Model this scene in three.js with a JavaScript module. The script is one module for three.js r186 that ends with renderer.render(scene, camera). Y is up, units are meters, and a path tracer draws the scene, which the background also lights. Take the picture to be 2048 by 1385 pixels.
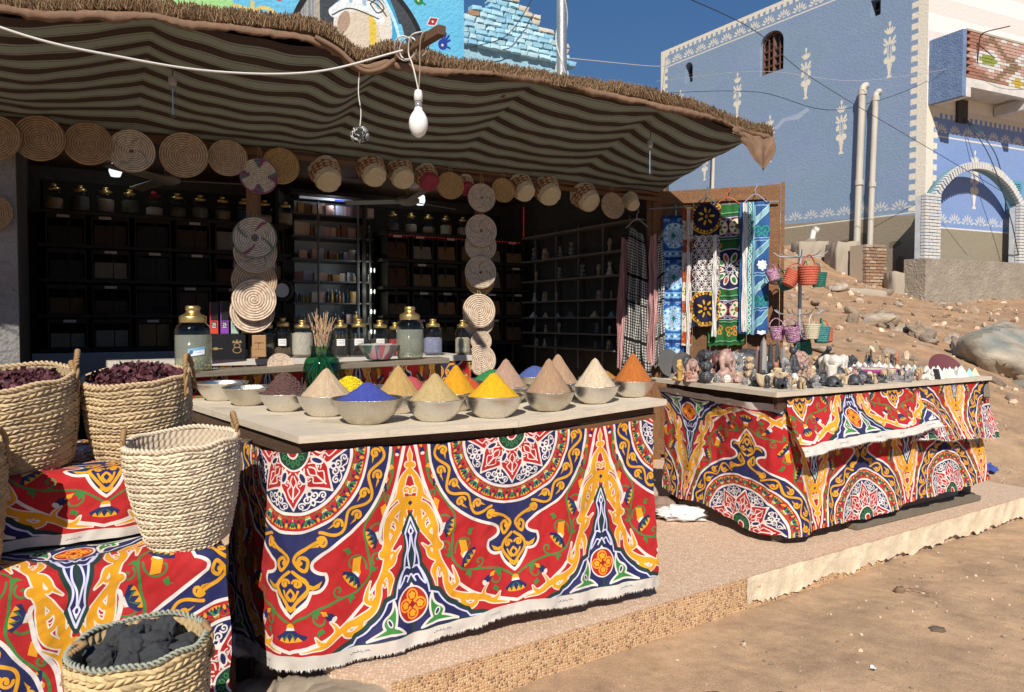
import * as THREE from 'three';
import { mergeGeometries, mergeVertices, toCreasedNormals } from 'three/addons/utils/BufferGeometryUtils.js';
import { MarchingCubes } from 'three/addons/objects/MarchingCubes.js';
import { RoundedBoxGeometry } from 'three/addons/geometries/RoundedBoxGeometry.js';
import { createNoise2D, createNoise3D } from 'simplex-noise';

// ------------------------------------------------------------------ camera, sky, sun, exposure
const scene = new THREE.Scene();
const camera = new THREE.PerspectiveCamera(49.56, 1024 / 692, 0.05, 400);
camera.position.set(0, 1.39, 0);
camera.rotation.x = THREE.MathUtils.degToRad(-2.005);

function skyTexture() {                       // clear desert sky: the same all round, paler towards the horizon
  const w = 256, h = 128, d = new Float32Array(w * h * 4);
  for (let j = 0; j < h; j++) {
    const el = ((j + 0.5) / h - 0.5) * Math.PI, s = Math.max(0, Math.sin(el)), k = Math.pow(1 - s, 4.2);
    const c = el < 0 ? [0.12, 0.1, 0.08] : [0.024 + 0.19 * k, 0.092 + 0.25 * k, 0.245 + 0.27 * k];
    for (let i = 0; i < w; i++) d.set([c[0], c[1], c[2], 1], (j * w + i) * 4);
  }
  const t = new THREE.DataTexture(d, w, h, THREE.RGBAFormat, THREE.FloatType);
  t.mapping = THREE.EquirectangularReflectionMapping; t.magFilter = t.minFilter = THREE.LinearFilter; t.needsUpdate = true;
  return t;
}
scene.background = scene.environment = skyTexture();

const sun = new THREE.DirectionalLight(new THREE.Color(1, 0.93, 0.83), 4.8);
const SUN = new THREE.Vector3(-0.056, 0.656, 0.753).normalize();
sun.position.copy(SUN).multiplyScalar(40).add(new THREE.Vector3(1, 0, -6));
sun.target.position.set(1, 0, -6); scene.add(sun, sun.target);
sun.castShadow = true; sun.shadow.mapSize.set(4096, 4096);
Object.assign(sun.shadow.camera, { left: -22, right: 22, top: 22, bottom: -22, near: 1, far: 90 });

const renderer = new THREE.WebGLRenderer({ antialias: true });
renderer.setSize(1024, 692);
renderer.toneMapping = THREE.LinearToneMapping;
renderer.toneMappingExposure = 1.22;
renderer.shadowMap.enabled = true;

// ------------------------------------------------------------------ helpers
function rng(seed) { return () => { seed = (seed + 0x6d2b79f5) | 0; let t = Math.imul(seed ^ (seed >>> 15), 1 | seed); t = (t + Math.imul(t ^ (t >>> 7), 61 | t)) ^ t; return ((t ^ (t >>> 14)) >>> 0) / 4294967296; }; }
const R0 = rng(11), n2 = createNoise2D(rng(5)), n3 = createNoise3D(rng(7));
const V = (x, y, z) => new THREE.Vector3(x, y, z), V2 = (x, y) => new THREE.Vector2(x, y), TAU = Math.PI * 2;
const lerp = THREE.MathUtils.lerp, clamp = THREE.MathUtils.clamp, smooth = THREE.MathUtils.smoothstep;
const fbm = (x, y, o = 4) => { let s = 0, a = 0.5, f = 1; for (let i = 0; i < o; i++) { s += a * n2(x * f, y * f); a *= 0.5; f *= 2.03; } return s; };
// The stall's own axes: a runs along the shop front (to the right and away), b from the shop front out to the street.
const UX = 0.857, UZ = -0.515, NX = 0.515, NZ = 0.857, LX = -1.68, LZ = -4.9;
const S = (a, y, b) => V(LX + a * UX + b * NX, y, LZ + a * UZ + b * NZ);
const TURN = Math.atan2(-UZ, UX);             // rotation.y that lays a thing's x axis along the shop front
const NTH = ['first', 'second', 'third', 'fourth', 'fifth', 'sixth', 'seventh', 'eighth', 'ninth', 'tenth', 'eleventh', 'twelfth', 'thirteenth', 'fourteenth', 'fifteenth', 'sixteenth', 'seventeenth', 'eighteenth', 'nineteenth', 'twentieth', 'twenty first', 'twenty second'];
const usedNames = new Map();
function numbered(n) { const k = usedNames.get(n) || 0; usedNames.set(n, k + 1); return k ? n + '_' + String(k).padStart(3, '0') : n; }
function merge(list) {
  const keys = ['position', 'normal', 'uv'], color = list.some((g) => g.attributes.color);
  const gs = list.map((g) => {
    const q = g.index ? g.toNonIndexed() : g.clone();
    if (!q.attributes.normal) q.computeVertexNormals();
    const n = q.attributes.position.count;
    if (!q.attributes.uv) q.setAttribute('uv', new THREE.BufferAttribute(new Float32Array(n * 2), 2));
    if (color && !q.attributes.color) q.setAttribute('color', new THREE.BufferAttribute(new Float32Array(n * 3).fill(1), 3));
    for (const k of Object.keys(q.attributes)) if (!keys.includes(k) && !(color && k === 'color')) q.deleteAttribute(k);
    return q;
  });
  return mergeGeometries(gs);
}
function mesh(name, geo, material, parent) {
  const m = new THREE.Mesh(Array.isArray(geo) ? (geo.length > 1 ? merge(geo) : geo[0]) : geo, material);
  m.name = parent ? name : numbered(name); m.castShadow = m.receiveShadow = true; (parent || scene).add(m);
  return m;
}
function tag(o, label, category, group, kind) { o.userData.label = label; if (category) o.userData.category = category; if (group) o.userData.group = group; if (kind) o.userData.kind = kind; return o; }
function struct(name, geo, material, label) { const m = mesh(name, geo, material); m.userData.kind = 'structure'; if (label) m.userData.label = label; return m; }
function thing(name, label, category, p, turn = 0, group) {
  const o = new THREE.Group(); o.name = numbered(name); scene.add(o);
  if (p) o.position.copy(p); o.rotation.y = turn; tag(o, label, category, group); return o;
}
function dup(o, p, turn, label) { const r = o.clone(); r.name = numbered(o.name.replace(/_\d\d\d$/, '')); r.userData = { ...o.userData }; scene.add(r); if (p) r.position.copy(p); if (turn !== undefined) r.rotation.y = turn; if (label) r.userData.label = label; return r; }
// geometry
const bx = (w, h, d, x = 0, y = 0, z = 0, r = 0) => (r ? new RoundedBoxGeometry(w, h, d, 2, r) : new THREE.BoxGeometry(w, h, d)).translate(x, y, z);
const cyl = (r0, r1, h, s = 16) => new THREE.CylinderGeometry(r0, r1, h, s);
const tube = (pts, r, seg = 24, rad = 6) => new THREE.TubeGeometry(new THREE.CatmullRomCurve3(pts), seg, r, rad);
const lathe = (pts, s = 40) => new THREE.LatheGeometry(pts.map((p) => V2(p[0], p[1])), s);
function bar(p, q, w, h, r = 0) {             // a straight squared timber from p to q
  const d = q.clone().sub(p), g = bx(w, h, d.length(), 0, 0, 0, r);
  const m = new THREE.Matrix4().lookAt(V(0, 0, 0), d, V(0, 1, 0)); m.setPosition(p.clone().add(q).multiplyScalar(0.5)); return g.applyMatrix4(m);
}
function grid(fn, nu, nv) {                   // fn(u, v) -> [x, y, z, s, t]
  const p = [], uv = [], ix = [];
  for (let j = 0; j <= nv; j++) for (let i = 0; i <= nu; i++) { const q = fn(i / nu, j / nv); p.push(q[0], q[1], q[2]); uv.push(q[3] ?? i / nu, q[4] ?? j / nv); }
  for (let j = 0; j < nv; j++) for (let i = 0; i < nu; i++) { const a = j * (nu + 1) + i, b = a + 1, c = a + nu + 1, d = c + 1; ix.push(a, c, b, b, c, d); }
  const g = new THREE.BufferGeometry(); g.setAttribute('position', new THREE.Float32BufferAttribute(p, 3)); g.setAttribute('uv', new THREE.Float32BufferAttribute(uv, 2)); g.setIndex(ix); g.computeVertexNormals();
  return g;
}
function prism(pts, y0, y1, uvk = 1) {        // plan polygon [[x, z] ...] (counter-clockwise seen from above) extruded from y0 to y1; heights may be per corner
  const hi = (i) => (Array.isArray(y1) ? y1[i] : y1), lo = (i) => (Array.isArray(y0) ? y0[i] : y0), n = pts.length, p = [], uv = [];
  const tri = (A, B, C, f) => { for (const q of [A, B, C]) { p.push(...q); uv.push(...f(q)); } };
  const flat = (q) => [q[0] * uvk, -q[2] * uvk];
  for (const t of THREE.ShapeUtils.triangulateShape(pts.map((q) => V2(q[0], -q[1])), [])) {
    const T = t.map((i) => [pts[i][0], hi(i), pts[i][1]]), Bm = t.map((i) => [pts[i][0], lo(i), pts[i][1]]);
    tri(T[0], T[1], T[2], flat); tri(Bm[0], Bm[2], Bm[1], flat);
  }
  let run = 0;
  for (let i = 0; i < n; i++) {
    const j = (i + 1) % n, A = pts[i], B = pts[j], len = Math.hypot(B[0] - A[0], B[1] - A[1]), r0 = run; run += len;
    const a = [A[0], lo(i), A[1]], b = [B[0], lo(j), B[1]], c = [B[0], hi(j), B[1]], d = [A[0], hi(i), A[1]];
    const f = (q) => [(r0 + (q === b || q === c ? len : 0)) * uvk, q[1] * uvk];
    tri(a, b, c, f); tri(a, c, d, f);
  }
  const g = new THREE.BufferGeometry(); g.setAttribute('position', new THREE.Float32BufferAttribute(p, 3)); g.setAttribute('uv', new THREE.Float32BufferAttribute(uv, 2)); g.computeVertexNormals();
  return g;
}
function paint(g, fn) { const P = g.attributes.position, c = new Float32Array(P.count * 3); for (let i = 0; i < P.count; i++) { const q = fn(P.getX(i), P.getY(i), P.getZ(i), i); c[i * 3] = q[0]; c[i * 3 + 1] = q[1]; c[i * 3 + 2] = q[2]; } g.setAttribute('color', new THREE.BufferAttribute(c, 3)); return g; }
function warp(g, fn) { const P = g.attributes.position; for (let i = 0; i < P.count; i++) { const q = fn(P.getX(i), P.getY(i), P.getZ(i)); P.setXYZ(i, q[0], q[1], q[2]); } g.computeVertexNormals(); return g; }
function blob(r, detail, seed, amp = 0.25, freq = 1.4, sx = 1, sy = 1, sz = 1) {   // a lumpy stone
  const g = mergeVertices(new THREE.IcosahedronGeometry(1, detail).deleteAttribute('uv').deleteAttribute('normal'));
  { const P = g.attributes.position, uv = new Float32Array(P.count * 2); for (let i = 0; i < P.count; i++) { uv[i * 2] = Math.atan2(P.getZ(i), P.getX(i)) / TAU * 2; uv[i * 2 + 1] = P.getY(i) * 0.5; } g.setAttribute('uv', new THREE.BufferAttribute(uv, 2)); }
  return warp(g, (x, y, z) => { const k = r * (1 + amp * n3(x * freq + seed, y * freq, z * freq) + amp * 0.4 * n3(x * freq * 2.7, y * freq * 2.7 + seed, z * freq * 2.7)); return [x * k * sx, y * k * sy, z * k * sz]; });
}
// textures
function canvasTex(w, h, draw, srgb = true) {
  const c = document.createElement('canvas'); c.width = w; c.height = h; draw(c.getContext('2d'), w, h);
  const t = new THREE.CanvasTexture(c); t.wrapS = t.wrapT = THREE.RepeatWrapping; t.magFilter = THREE.LinearFilter; if (srgb) t.colorSpace = THREE.SRGBColorSpace; return t;
}
function dataTex(w, h, fn, srgb = true) {     // fn(i, j) -> [r, g, b] 0..1
  const d = new Uint8Array(w * h * 4);
  for (let j = 0; j < h; j++) for (let i = 0; i < w; i++) { const q = fn(i, j), o = (j * w + i) * 4; d[o] = clamp(q[0], 0, 1) * 255; d[o + 1] = clamp(q[1], 0, 1) * 255; d[o + 2] = clamp(q[2], 0, 1) * 255; d[o + 3] = 255; }
  const t = new THREE.DataTexture(d, w, h); t.wrapS = t.wrapT = THREE.RepeatWrapping; t.magFilter = t.minFilter = THREE.LinearFilter; t.needsUpdate = true; if (srgb) t.colorSpace = THREE.SRGBColorSpace; return t;
}
// noise that tiles: a value-noise lattice of n x n cells
function tiling(n, seed) { const r = rng(seed), v = Float32Array.from({ length: n * n }, r); return (x, y) => { x = ((x % 1) + 1) % 1 * n; y = ((y % 1) + 1) % 1 * n; const i = Math.floor(x), j = Math.floor(y), f = x - i, g = y - j, s = f * f * (3 - 2 * f), t = g * g * (3 - 2 * g), at = (a, b) => v[((b % n) * n) + (a % n)]; return lerp(lerp(at(i, j), at(i + 1, j), s), lerp(at(i, j + 1), at(i + 1, j + 1), s), t); }; }
const tn = [4, 8, 16, 32, 64, 128, 256].map((n, i) => tiling(n, 40 + i));
const tfbm = (x, y, a = 1, b = 5) => { let s = 0, w = 0, k = 1; for (let i = a; i <= b; i++) { s += tn[i](x, y) * k; w += k; k *= 0.6; } return s / w; };
const rep = (t, x, y) => { const q = t.clone(); q.repeat.set(x, y ?? x); q.needsUpdate = true; return q; };
const lin = (r, g, b) => new THREE.Color().setRGB(r, g, b);
function M(color, rough = 0.8, extra = {}) { return new THREE.MeshStandardMaterial({ color: Array.isArray(color) ? lin(...color) : color, roughness: rough, side: THREE.DoubleSide, ...extra }); }
const grain = dataTex(512, 512, (i, j) => { const v = 0.25 + 0.5 * tfbm(i / 512, j / 512, 3, 6) + 0.25 * R0(); return [v, v, v]; }, false);   // fine relief for plaster, stone and powder
const speck = dataTex(512, 512, (i, j) => { const v = 0.72 + 0.22 * tfbm(i / 512, j / 512, 1, 6) + 0.12 * R0(); return [v, v, v]; });          // colour mottling
const woodGrain = dataTex(512, 512, (i, j) => { const x = i / 512, y = j / 512, f = tn[1](x, y) * 0.35, g = tn[5](x * 1, (y * 1 + f) % 1) * 0.4 + tn[6](x * 0.25, y * 1) * 0.4 + tn[2](x, y) * 0.25, v = 0.5 + 0.5 * g; return [v, v * 0.97, v * 0.93]; });
const woodMat = (c, rough = 0.75, rx = 1, ry = 1) => M(c, rough, { map: rep(woodGrain, rx, ry), bumpMap: rep(woodGrain, rx, ry), bumpScale: 0.002 });

// ------------------------------------------------------------------ printed tent-maker cotton: the repeat, in centimetres
const INK = { red: '#ad1719', navy: '#171c52', yellow: '#dc9912', white: '#ddd5cc', green: '#2f7d36', dark: '#14342b', orange: '#df5a14' };
const TILE = 86, DROP = 72;
function spline(c, pts, close) {
  c.moveTo(pts[0][0], pts[0][1]); const n = pts.length, at = (i) => (close ? pts[(i + n) % n] : pts[clamp(i, 0, n - 1)]);
  for (let i = 0; i < (close ? n : n - 1); i++) { const a = at(i - 1), b = at(i), d = at(i + 1), e = at(i + 2); c.bezierCurveTo(b[0] + (d[0] - a[0]) / 6, b[1] + (d[1] - a[1]) / 6, d[0] - (e[0] - b[0]) / 6, d[1] - (e[1] - b[1]) / 6, d[0], d[1]); }
}
function stroke(c, pts, w, col, close) { c.beginPath(); spline(c, pts, close); c.lineWidth = w; c.strokeStyle = col; c.lineCap = c.lineJoin = 'round'; c.stroke(); }
function brush(c, pts, w0, w1, w2, col) {     // a stroke whose width changes along it
  const cv = new THREE.CatmullRomCurve3(pts.map((p) => V(p[0], p[1], 0))), N = 28, L = [], Rr = [];
  for (let i = 0; i <= N; i++) { const t = i / N, p = cv.getPoint(t), d = cv.getTangent(t), w = (t < 0.5 ? lerp(w0, w1, smooth(t, 0, 0.5)) : lerp(w1, w2, (t - 0.5) * 2)) / 2; L.push([p.x - d.y * w, p.y + d.x * w]); Rr.push([p.x + d.y * w, p.y - d.x * w]); }
  fillP(c, [...L, ...Rr.reverse()], col); const a = cv.getPoint(0); disc(c, a.x, a.y, w0 / 2, col);
  if (w2 > 0.5) { const b = cv.getPoint(1); disc(c, b.x, b.y, w2 / 2, col); }
}
function fillP(c, pts, col) { c.beginPath(); pts.forEach((p, i) => (i ? c.lineTo(p[0], p[1]) : c.moveTo(p[0], p[1]))); c.closePath(); c.fillStyle = col; c.fill(); }
function disc(c, x, y, r, col, ry) { c.beginPath(); c.ellipse(x, y, r, ry ?? r, 0, 0, TAU); c.fillStyle = col; c.fill(); }
function curlPts(x, y, r, a0, turns) { const p = []; for (let i = 0; i <= 26; i++) { const t = i / 26, a = a0 + turns * TAU * t, q = r * (1 - 0.82 * t); p.push([x + Math.cos(a) * q, y + Math.sin(a) * q]); } return p; }
function curl(c, x, y, r, a0, turns, w, col, rim) { const p = curlPts(x, y, r, a0, turns); if (rim) { stroke(c, p, w + 0.8, rim); disc(c, p[26][0], p[26][1], w * 0.55 + 0.4, rim); } stroke(c, p, w, col); disc(c, p[26][0], p[26][1], w * 0.75, col); }
function lotus(c, x, y, ang, s, leaf) {       // fan of navy petals tipped with yellow, white and yellow cap
  c.save(); c.translate(x, y); c.rotate(ang); c.scale(s, s);
  c.beginPath(); c.moveTo(0, -0.6); c.quadraticCurveTo(2.2, 0.4, 2.9, 2.6); c.quadraticCurveTo(0, 3.8, -2.9, 2.6); c.quadraticCurveTo(-2.2, 0.4, 0, -0.6); c.fillStyle = INK.yellow; c.fill();
  for (const k of [-1, -0.5, 0, 0.5, 1]) fillP(c, [[0, -1], [k * 2.9 - 0.75, 1.5], [k * 3.1, 3.1 - Math.abs(k) * 0.5], [k * 2.9 + 0.75, 1.5]], INK.navy);
  for (const k of [-0.55, 0.55]) fillP(c, [[0, 0.4], [k * 2.4 - 0.25, 1.8], [k * 2.6, 2.8], [k * 2.4 + 0.25, 1.8]], leaf ?? INK.green);
  c.beginPath(); c.moveTo(-1.5, 0); c.quadraticCurveTo(0, -2.6, 1.5, 0); c.closePath(); c.fillStyle = INK.navy; c.fill();
  disc(c, 0, -1, 1.15, INK.yellow, 0.9); fillP(c, [[-1.1, -0.8], [1.1, -0.8], [1.35, 0], [-1.35, 0]], INK.white);
  c.restore();
}
function filigree(c, x, y, ang, s) {          // the white knot of loops between the petals
  c.save(); c.translate(x, y); c.rotate(ang); c.scale(s, s); const w = 0.58, k = INK.white;
  for (const m of [-1, 1]) { stroke(c, curlPts(m * 1.5, 0.2, 1.5, m > 0 ? Math.PI : 0, m * -1.15), w, k); stroke(c, curlPts(m * 4.1, 1.6, 1.35, m > 0 ? Math.PI * 1.1 : -0.1, m * 1.2), w * 0.9, k); stroke(c, [[m * 1.2, 2.4], [m * 2.6, 3.2], [m * 4.2, 2.9]], w * 0.8, k); }
  stroke(c, [[0, -2.2], [-1, -1.1], [0, 0], [1, -1.1], [0, -2.2]], w, k); stroke(c, [[0, 1.2], [-0.8, 2.1], [0, 3.2], [0.8, 2.1], [0, 1.2]], w, k);
  for (const q of [[0, -2.9], [-0.8, -2.4], [0.8, -2.4]]) disc(c, q[0], q[1], 0.55, k);
  c.restore();
}
function halfTile(c) {                        // x from the middle of the medallion (0) to the middle of the spire (43), y from the top
  const K = INK, ring = [], W = K.white;
  for (let i = 0; i <= 20; i++) { const a = (i / 20) * 1.15; ring.push([35.5 * Math.cos(a), 35.5 * Math.sin(a)]); }
  // vines of the red field
  stroke(c, [[35.6, -1], [36.3, 6], [35.4, 13], [31, 19.5], [27.8, 23.5], [25.2, 28.5], [26.3, 35.6], [27, 43.5], [22.2, 49], [14.6, 51.2], [8, 52.4], [3.6, 54.8], [0, 57.6]], 0.75, K.green);
  for (const [x, y, r, a, t] of [[31.5, 11.5, 4.6, -0.2, -0.62], [30.6, 30, 4.4, 2.6, 0.7], [29.8, 39, 2.2, 2.2, 1.0], [21, 40.5, 5, 0.3, -0.6], [15.4, 48.2, 2.1, 1.4, 1.0], [9.6, 56, 4, -2.2, -0.55], [34.5, 18.6, 1.5, 2, 0.9]]) stroke(c, curlPts(x, y, r, a, t), 0.62, K.green);
  for (const [x, y, a] of [[27, 41.5, 0.6], [8.4, 53, 2.2], [21, 50.5, 2.4], [19.6, 36.5, 4.2], [9.8, 59.6, 2.6], [34.4, 4.5, 1]]) { c.save(); c.translate(x, y); c.rotate(a); fillP(c, [[0, -0.9], [1.7, -0.5], [2.8, -1.3], [2.2, 0.8], [0, 0.9]], K.green); c.restore(); }
  lotus(c, 33, 12.6, 0.9, 0.95); lotus(c, 29.6, 31.5, 1.25, 1.15); lotus(c, 21.6, 43.4, 0.75, 1.2);
  for (const [x, y, a, s] of [[13.6, 57, -0.9, 1.1], [38, 3.6, 0.25, 0.75]]) { c.save(); c.translate(x, y); c.rotate(a + Math.PI); c.scale(s, s); fillP(c, [[-1, 0], [-1.2, 2], [-0.4, 3.6], [0.4, 3.6], [1.2, 2], [1, 0]], K.navy); fillP(c, [[0, 2.6], [-0.8, 4], [0, 5.6], [0.8, 4]], K.yellow); disc(c, 0, 0, 1.05, W, 0.8); c.restore(); }
  for (const [x, y, a, s] of [[22.8, 37.4, 1.9, 1.25], [32.4, 20.6, 1.5, 1], [36.8, 7.8, 3, 0.7]]) { c.save(); c.translate(x, y); c.rotate(a); c.scale(s, s); fillP(c, [[0, -1.1], [3.4, -1.7], [4.4, 0.6], [1, 1.1]], K.yellow); c.restore(); }
  // navy ring with its pendant
  c.beginPath(); c.moveTo(0, -3); c.lineTo(35.5, -3); ring.forEach((p) => c.lineTo(p[0], p[1]));
  c.quadraticCurveTo(8.6, 35.2, 6.7, 37); c.quadraticCurveTo(5, 40.2, 10.9, 41.3); c.quadraticCurveTo(12.4, 44.2, 9.8, 46.1); c.quadraticCurveTo(8.4, 47.1, 5.7, 46.7); c.quadraticCurveTo(4.6, 51.2, 0, 55); c.lineTo(0, -3); c.fillStyle = K.navy; c.fill();
  c.beginPath(); c.moveTo(35.5, -3); ring.forEach((p) => c.lineTo(p[0], p[1]));
  c.quadraticCurveTo(8.6, 35.2, 6.7, 37); c.quadraticCurveTo(5, 40.2, 10.9, 41.3); c.quadraticCurveTo(12.4, 44.2, 9.8, 46.1); c.quadraticCurveTo(8.4, 47.1, 5.7, 46.7); c.quadraticCurveTo(4.6, 51.2, 0, 55); c.lineWidth = 1.15; c.strokeStyle = W; c.stroke();
  // yellow scroll in the ring
  const wave = []; for (let i = 0; i <= 48; i++) { const a = (i / 48) * 1.28 - 0.03, r = 31.2 + 2.1 * Math.sin(a * 13.5); wave.push([r * Math.cos(a), r * Math.sin(a)]); }
  stroke(c, wave, 1.05, K.yellow);
  for (let i = 0; i < 6; i++) { const a = 0.1 + i * 0.232, r = i % 2 ? 32.6 : 29.9; curl(c, r * Math.cos(a), r * Math.sin(a), 1.9, a + (i % 2 ? 2.6 : -0.6), i % 2 ? 1.1 : -1.1, 0.95, K.yellow); fillP(c, [[(r + (i % 2 ? 1 : -1)) * Math.cos(a + 0.05), (r + (i % 2 ? 1 : -1)) * Math.sin(a + 0.05)], [r * Math.cos(a + 0.02), r * Math.sin(a + 0.02)], [(r - (i % 2 ? -0.5 : 0.5)) * Math.cos(a + 0.13), (r - (i % 2 ? -0.5 : 0.5)) * Math.sin(a + 0.13)]], K.yellow); }
  // arabesque in the pendant
  stroke(c, [[10.5, 30], [7, 31.4], [3.2, 33.2], [1.1, 36], [4, 39.6], [5, 36.6], [3.4, 35], [2.4, 36.4]], 1.15, K.yellow); disc(c, 2.7, 36.9, 0.95, K.yellow);
  stroke(c, [[0.6, 39.8], [3.4, 42], [4.9, 44.6], [4.2, 47], [1.2, 51.4]], 1.15, K.yellow); curl(c, 2.1, 43.9, 1.6, 3.4, 1.1, 0.85, K.yellow);
  fillP(c, [[4.8, 44], [6.8, 44.7], [9.8, 43.4], [8.6, 45.6], [6.4, 46.1], [4.9, 45.4]], K.yellow); stroke(c, [[0, 45.8], [1.3, 47.6], [0, 49.6]], 0.85, K.yellow); stroke(c, [[2.6, 46.2], [1.9, 48.2], [0.9, 49.6]], 0.7, K.yellow);
  disc(c, 1.15, 51.9, 0.95, K.yellow); disc(c, 0, 52.4, 1, K.yellow); fillP(c, [[0, 39.9], [1.1, 41], [0, 42.2]], K.navy);
  // red ring of lotus flowers
  disc(c, 0, 0, 27.7, W); disc(c, 0, 0, 26.7, K.red);
  for (let i = 0; i < 7; i++) { const a = 0.03 + i * 0.262, r = 23.6; lotus(c, r * Math.cos(a), r * Math.sin(a), a - Math.PI / 2, 0.78, K.navy); c.save(); c.translate(r * Math.cos(a), r * Math.sin(a)); c.rotate(a - Math.PI / 2); for (const m of [-1, 1]) fillP(c, [[0, -0.5], [m * 1.1, 0], [m * 2.3, 2], [m * 0.8, 1.2]], K.green); c.restore(); const b = a + 0.131; c.save(); c.translate(24 * Math.cos(b), 24 * Math.sin(b)); c.rotate(b - Math.PI / 2); fillP(c, [[0, -1.2], [0.6, -0.2], [0, 0.5], [-0.6, -0.2]], K.navy); fillP(c, [[0, 0], [0.7, 1], [0, 2.1], [-0.7, 1]], K.yellow); c.restore(); }
  for (let i = 0; i < 14; i++) { const a = i * 0.131; stroke(c, [[22 * Math.cos(a), 22 * Math.sin(a)], [22.8 * Math.cos(a + 0.065), 22.8 * Math.sin(a + 0.065)], [22 * Math.cos(a + 0.131), 22 * Math.sin(a + 0.131)]], 0.28, K.green); }
  // navy disc, eight petals
  disc(c, 0, 0, 21.6, W); disc(c, 0, 0, 20.5, K.navy);
  for (let i = 0; i < 5; i++) { const a = (i - 1) * Math.PI / 4 + Math.PI / 8 * 0; c.save(); c.rotate(a); filigree(c, 16.6 * Math.cos(Math.PI / 8), 16.6 * Math.sin(Math.PI / 8), Math.PI / 8 + Math.PI / 2 + Math.PI, 0.98); c.restore(); }
  for (let i = -1; i < 6; i++) { c.save(); c.rotate(i * Math.PI / 4); c.beginPath(); c.moveTo(5, -2.2); c.quadraticCurveTo(9, -6.4, 13.2, -4.4); c.quadraticCurveTo(15.4, -2.6, 19.8, 0); c.quadraticCurveTo(15.4, 2.6, 13.2, 4.4); c.quadraticCurveTo(9, 6.4, 5, 2.2); c.closePath(); c.fillStyle = K.red; c.fill(); c.lineWidth = 0.7; c.strokeStyle = W; c.stroke();
    for (const m of [-1, 1]) { stroke(c, [[7, m * 1], [9, m * 2.6], [11.4, m * 1.3], [13, m * 2.4], [15.6, m * 0.5]], 0.46, W); stroke(c, curlPts(10.2, m * 2.5, 1.2, 0, m * 1.1), 0.4, W); stroke(c, [[8, m * 0.4], [10, m * 1.2], [12.2, 0]], 0.5, W); }
    stroke(c, [[12, 0], [16.6, 0]], 0.6, W); c.restore(); }
  for (let i = -1; i < 6; i++) { c.save(); c.rotate(i * Math.PI / 4 + Math.PI / 8); c.beginPath(); c.ellipse(9.4, 0, 2.1, 1.05, 0, 0, TAU); c.fillStyle = K.navy; c.fill(); c.lineWidth = 0.6; c.strokeStyle = W; c.stroke(); c.restore(); }
  disc(c, 0, 0, 6.5, W); disc(c, 0, 0, 5.8, K.dark); for (let i = 0; i < 12; i++) { c.save(); c.rotate(i * TAU / 12); stroke(c, [[2.9, 0], [3.8, 0.6], [4.9, 0], [3.8, -0.6], [2.9, 0]], 0.35, K.green); c.restore(); }
  disc(c, 0, 0, 2.4, W); disc(c, 0, 0, 1.7, K.red);
  // white ogee line round the spire
  stroke(c, [[41.6, -3], [39.1, 8], [36.6, 17], [32.6, 26], [31, 31], [31.3, 34], [33.2, 35.4], [32.6, 39], [31.2, 44], [26, 52], [18.3, 59], [9, 63.6], [0, 66.5]], 1.25, W);
  stroke(c, [[0, 58.6], [0, 58.7]], 0.4, K.green);
}
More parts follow.
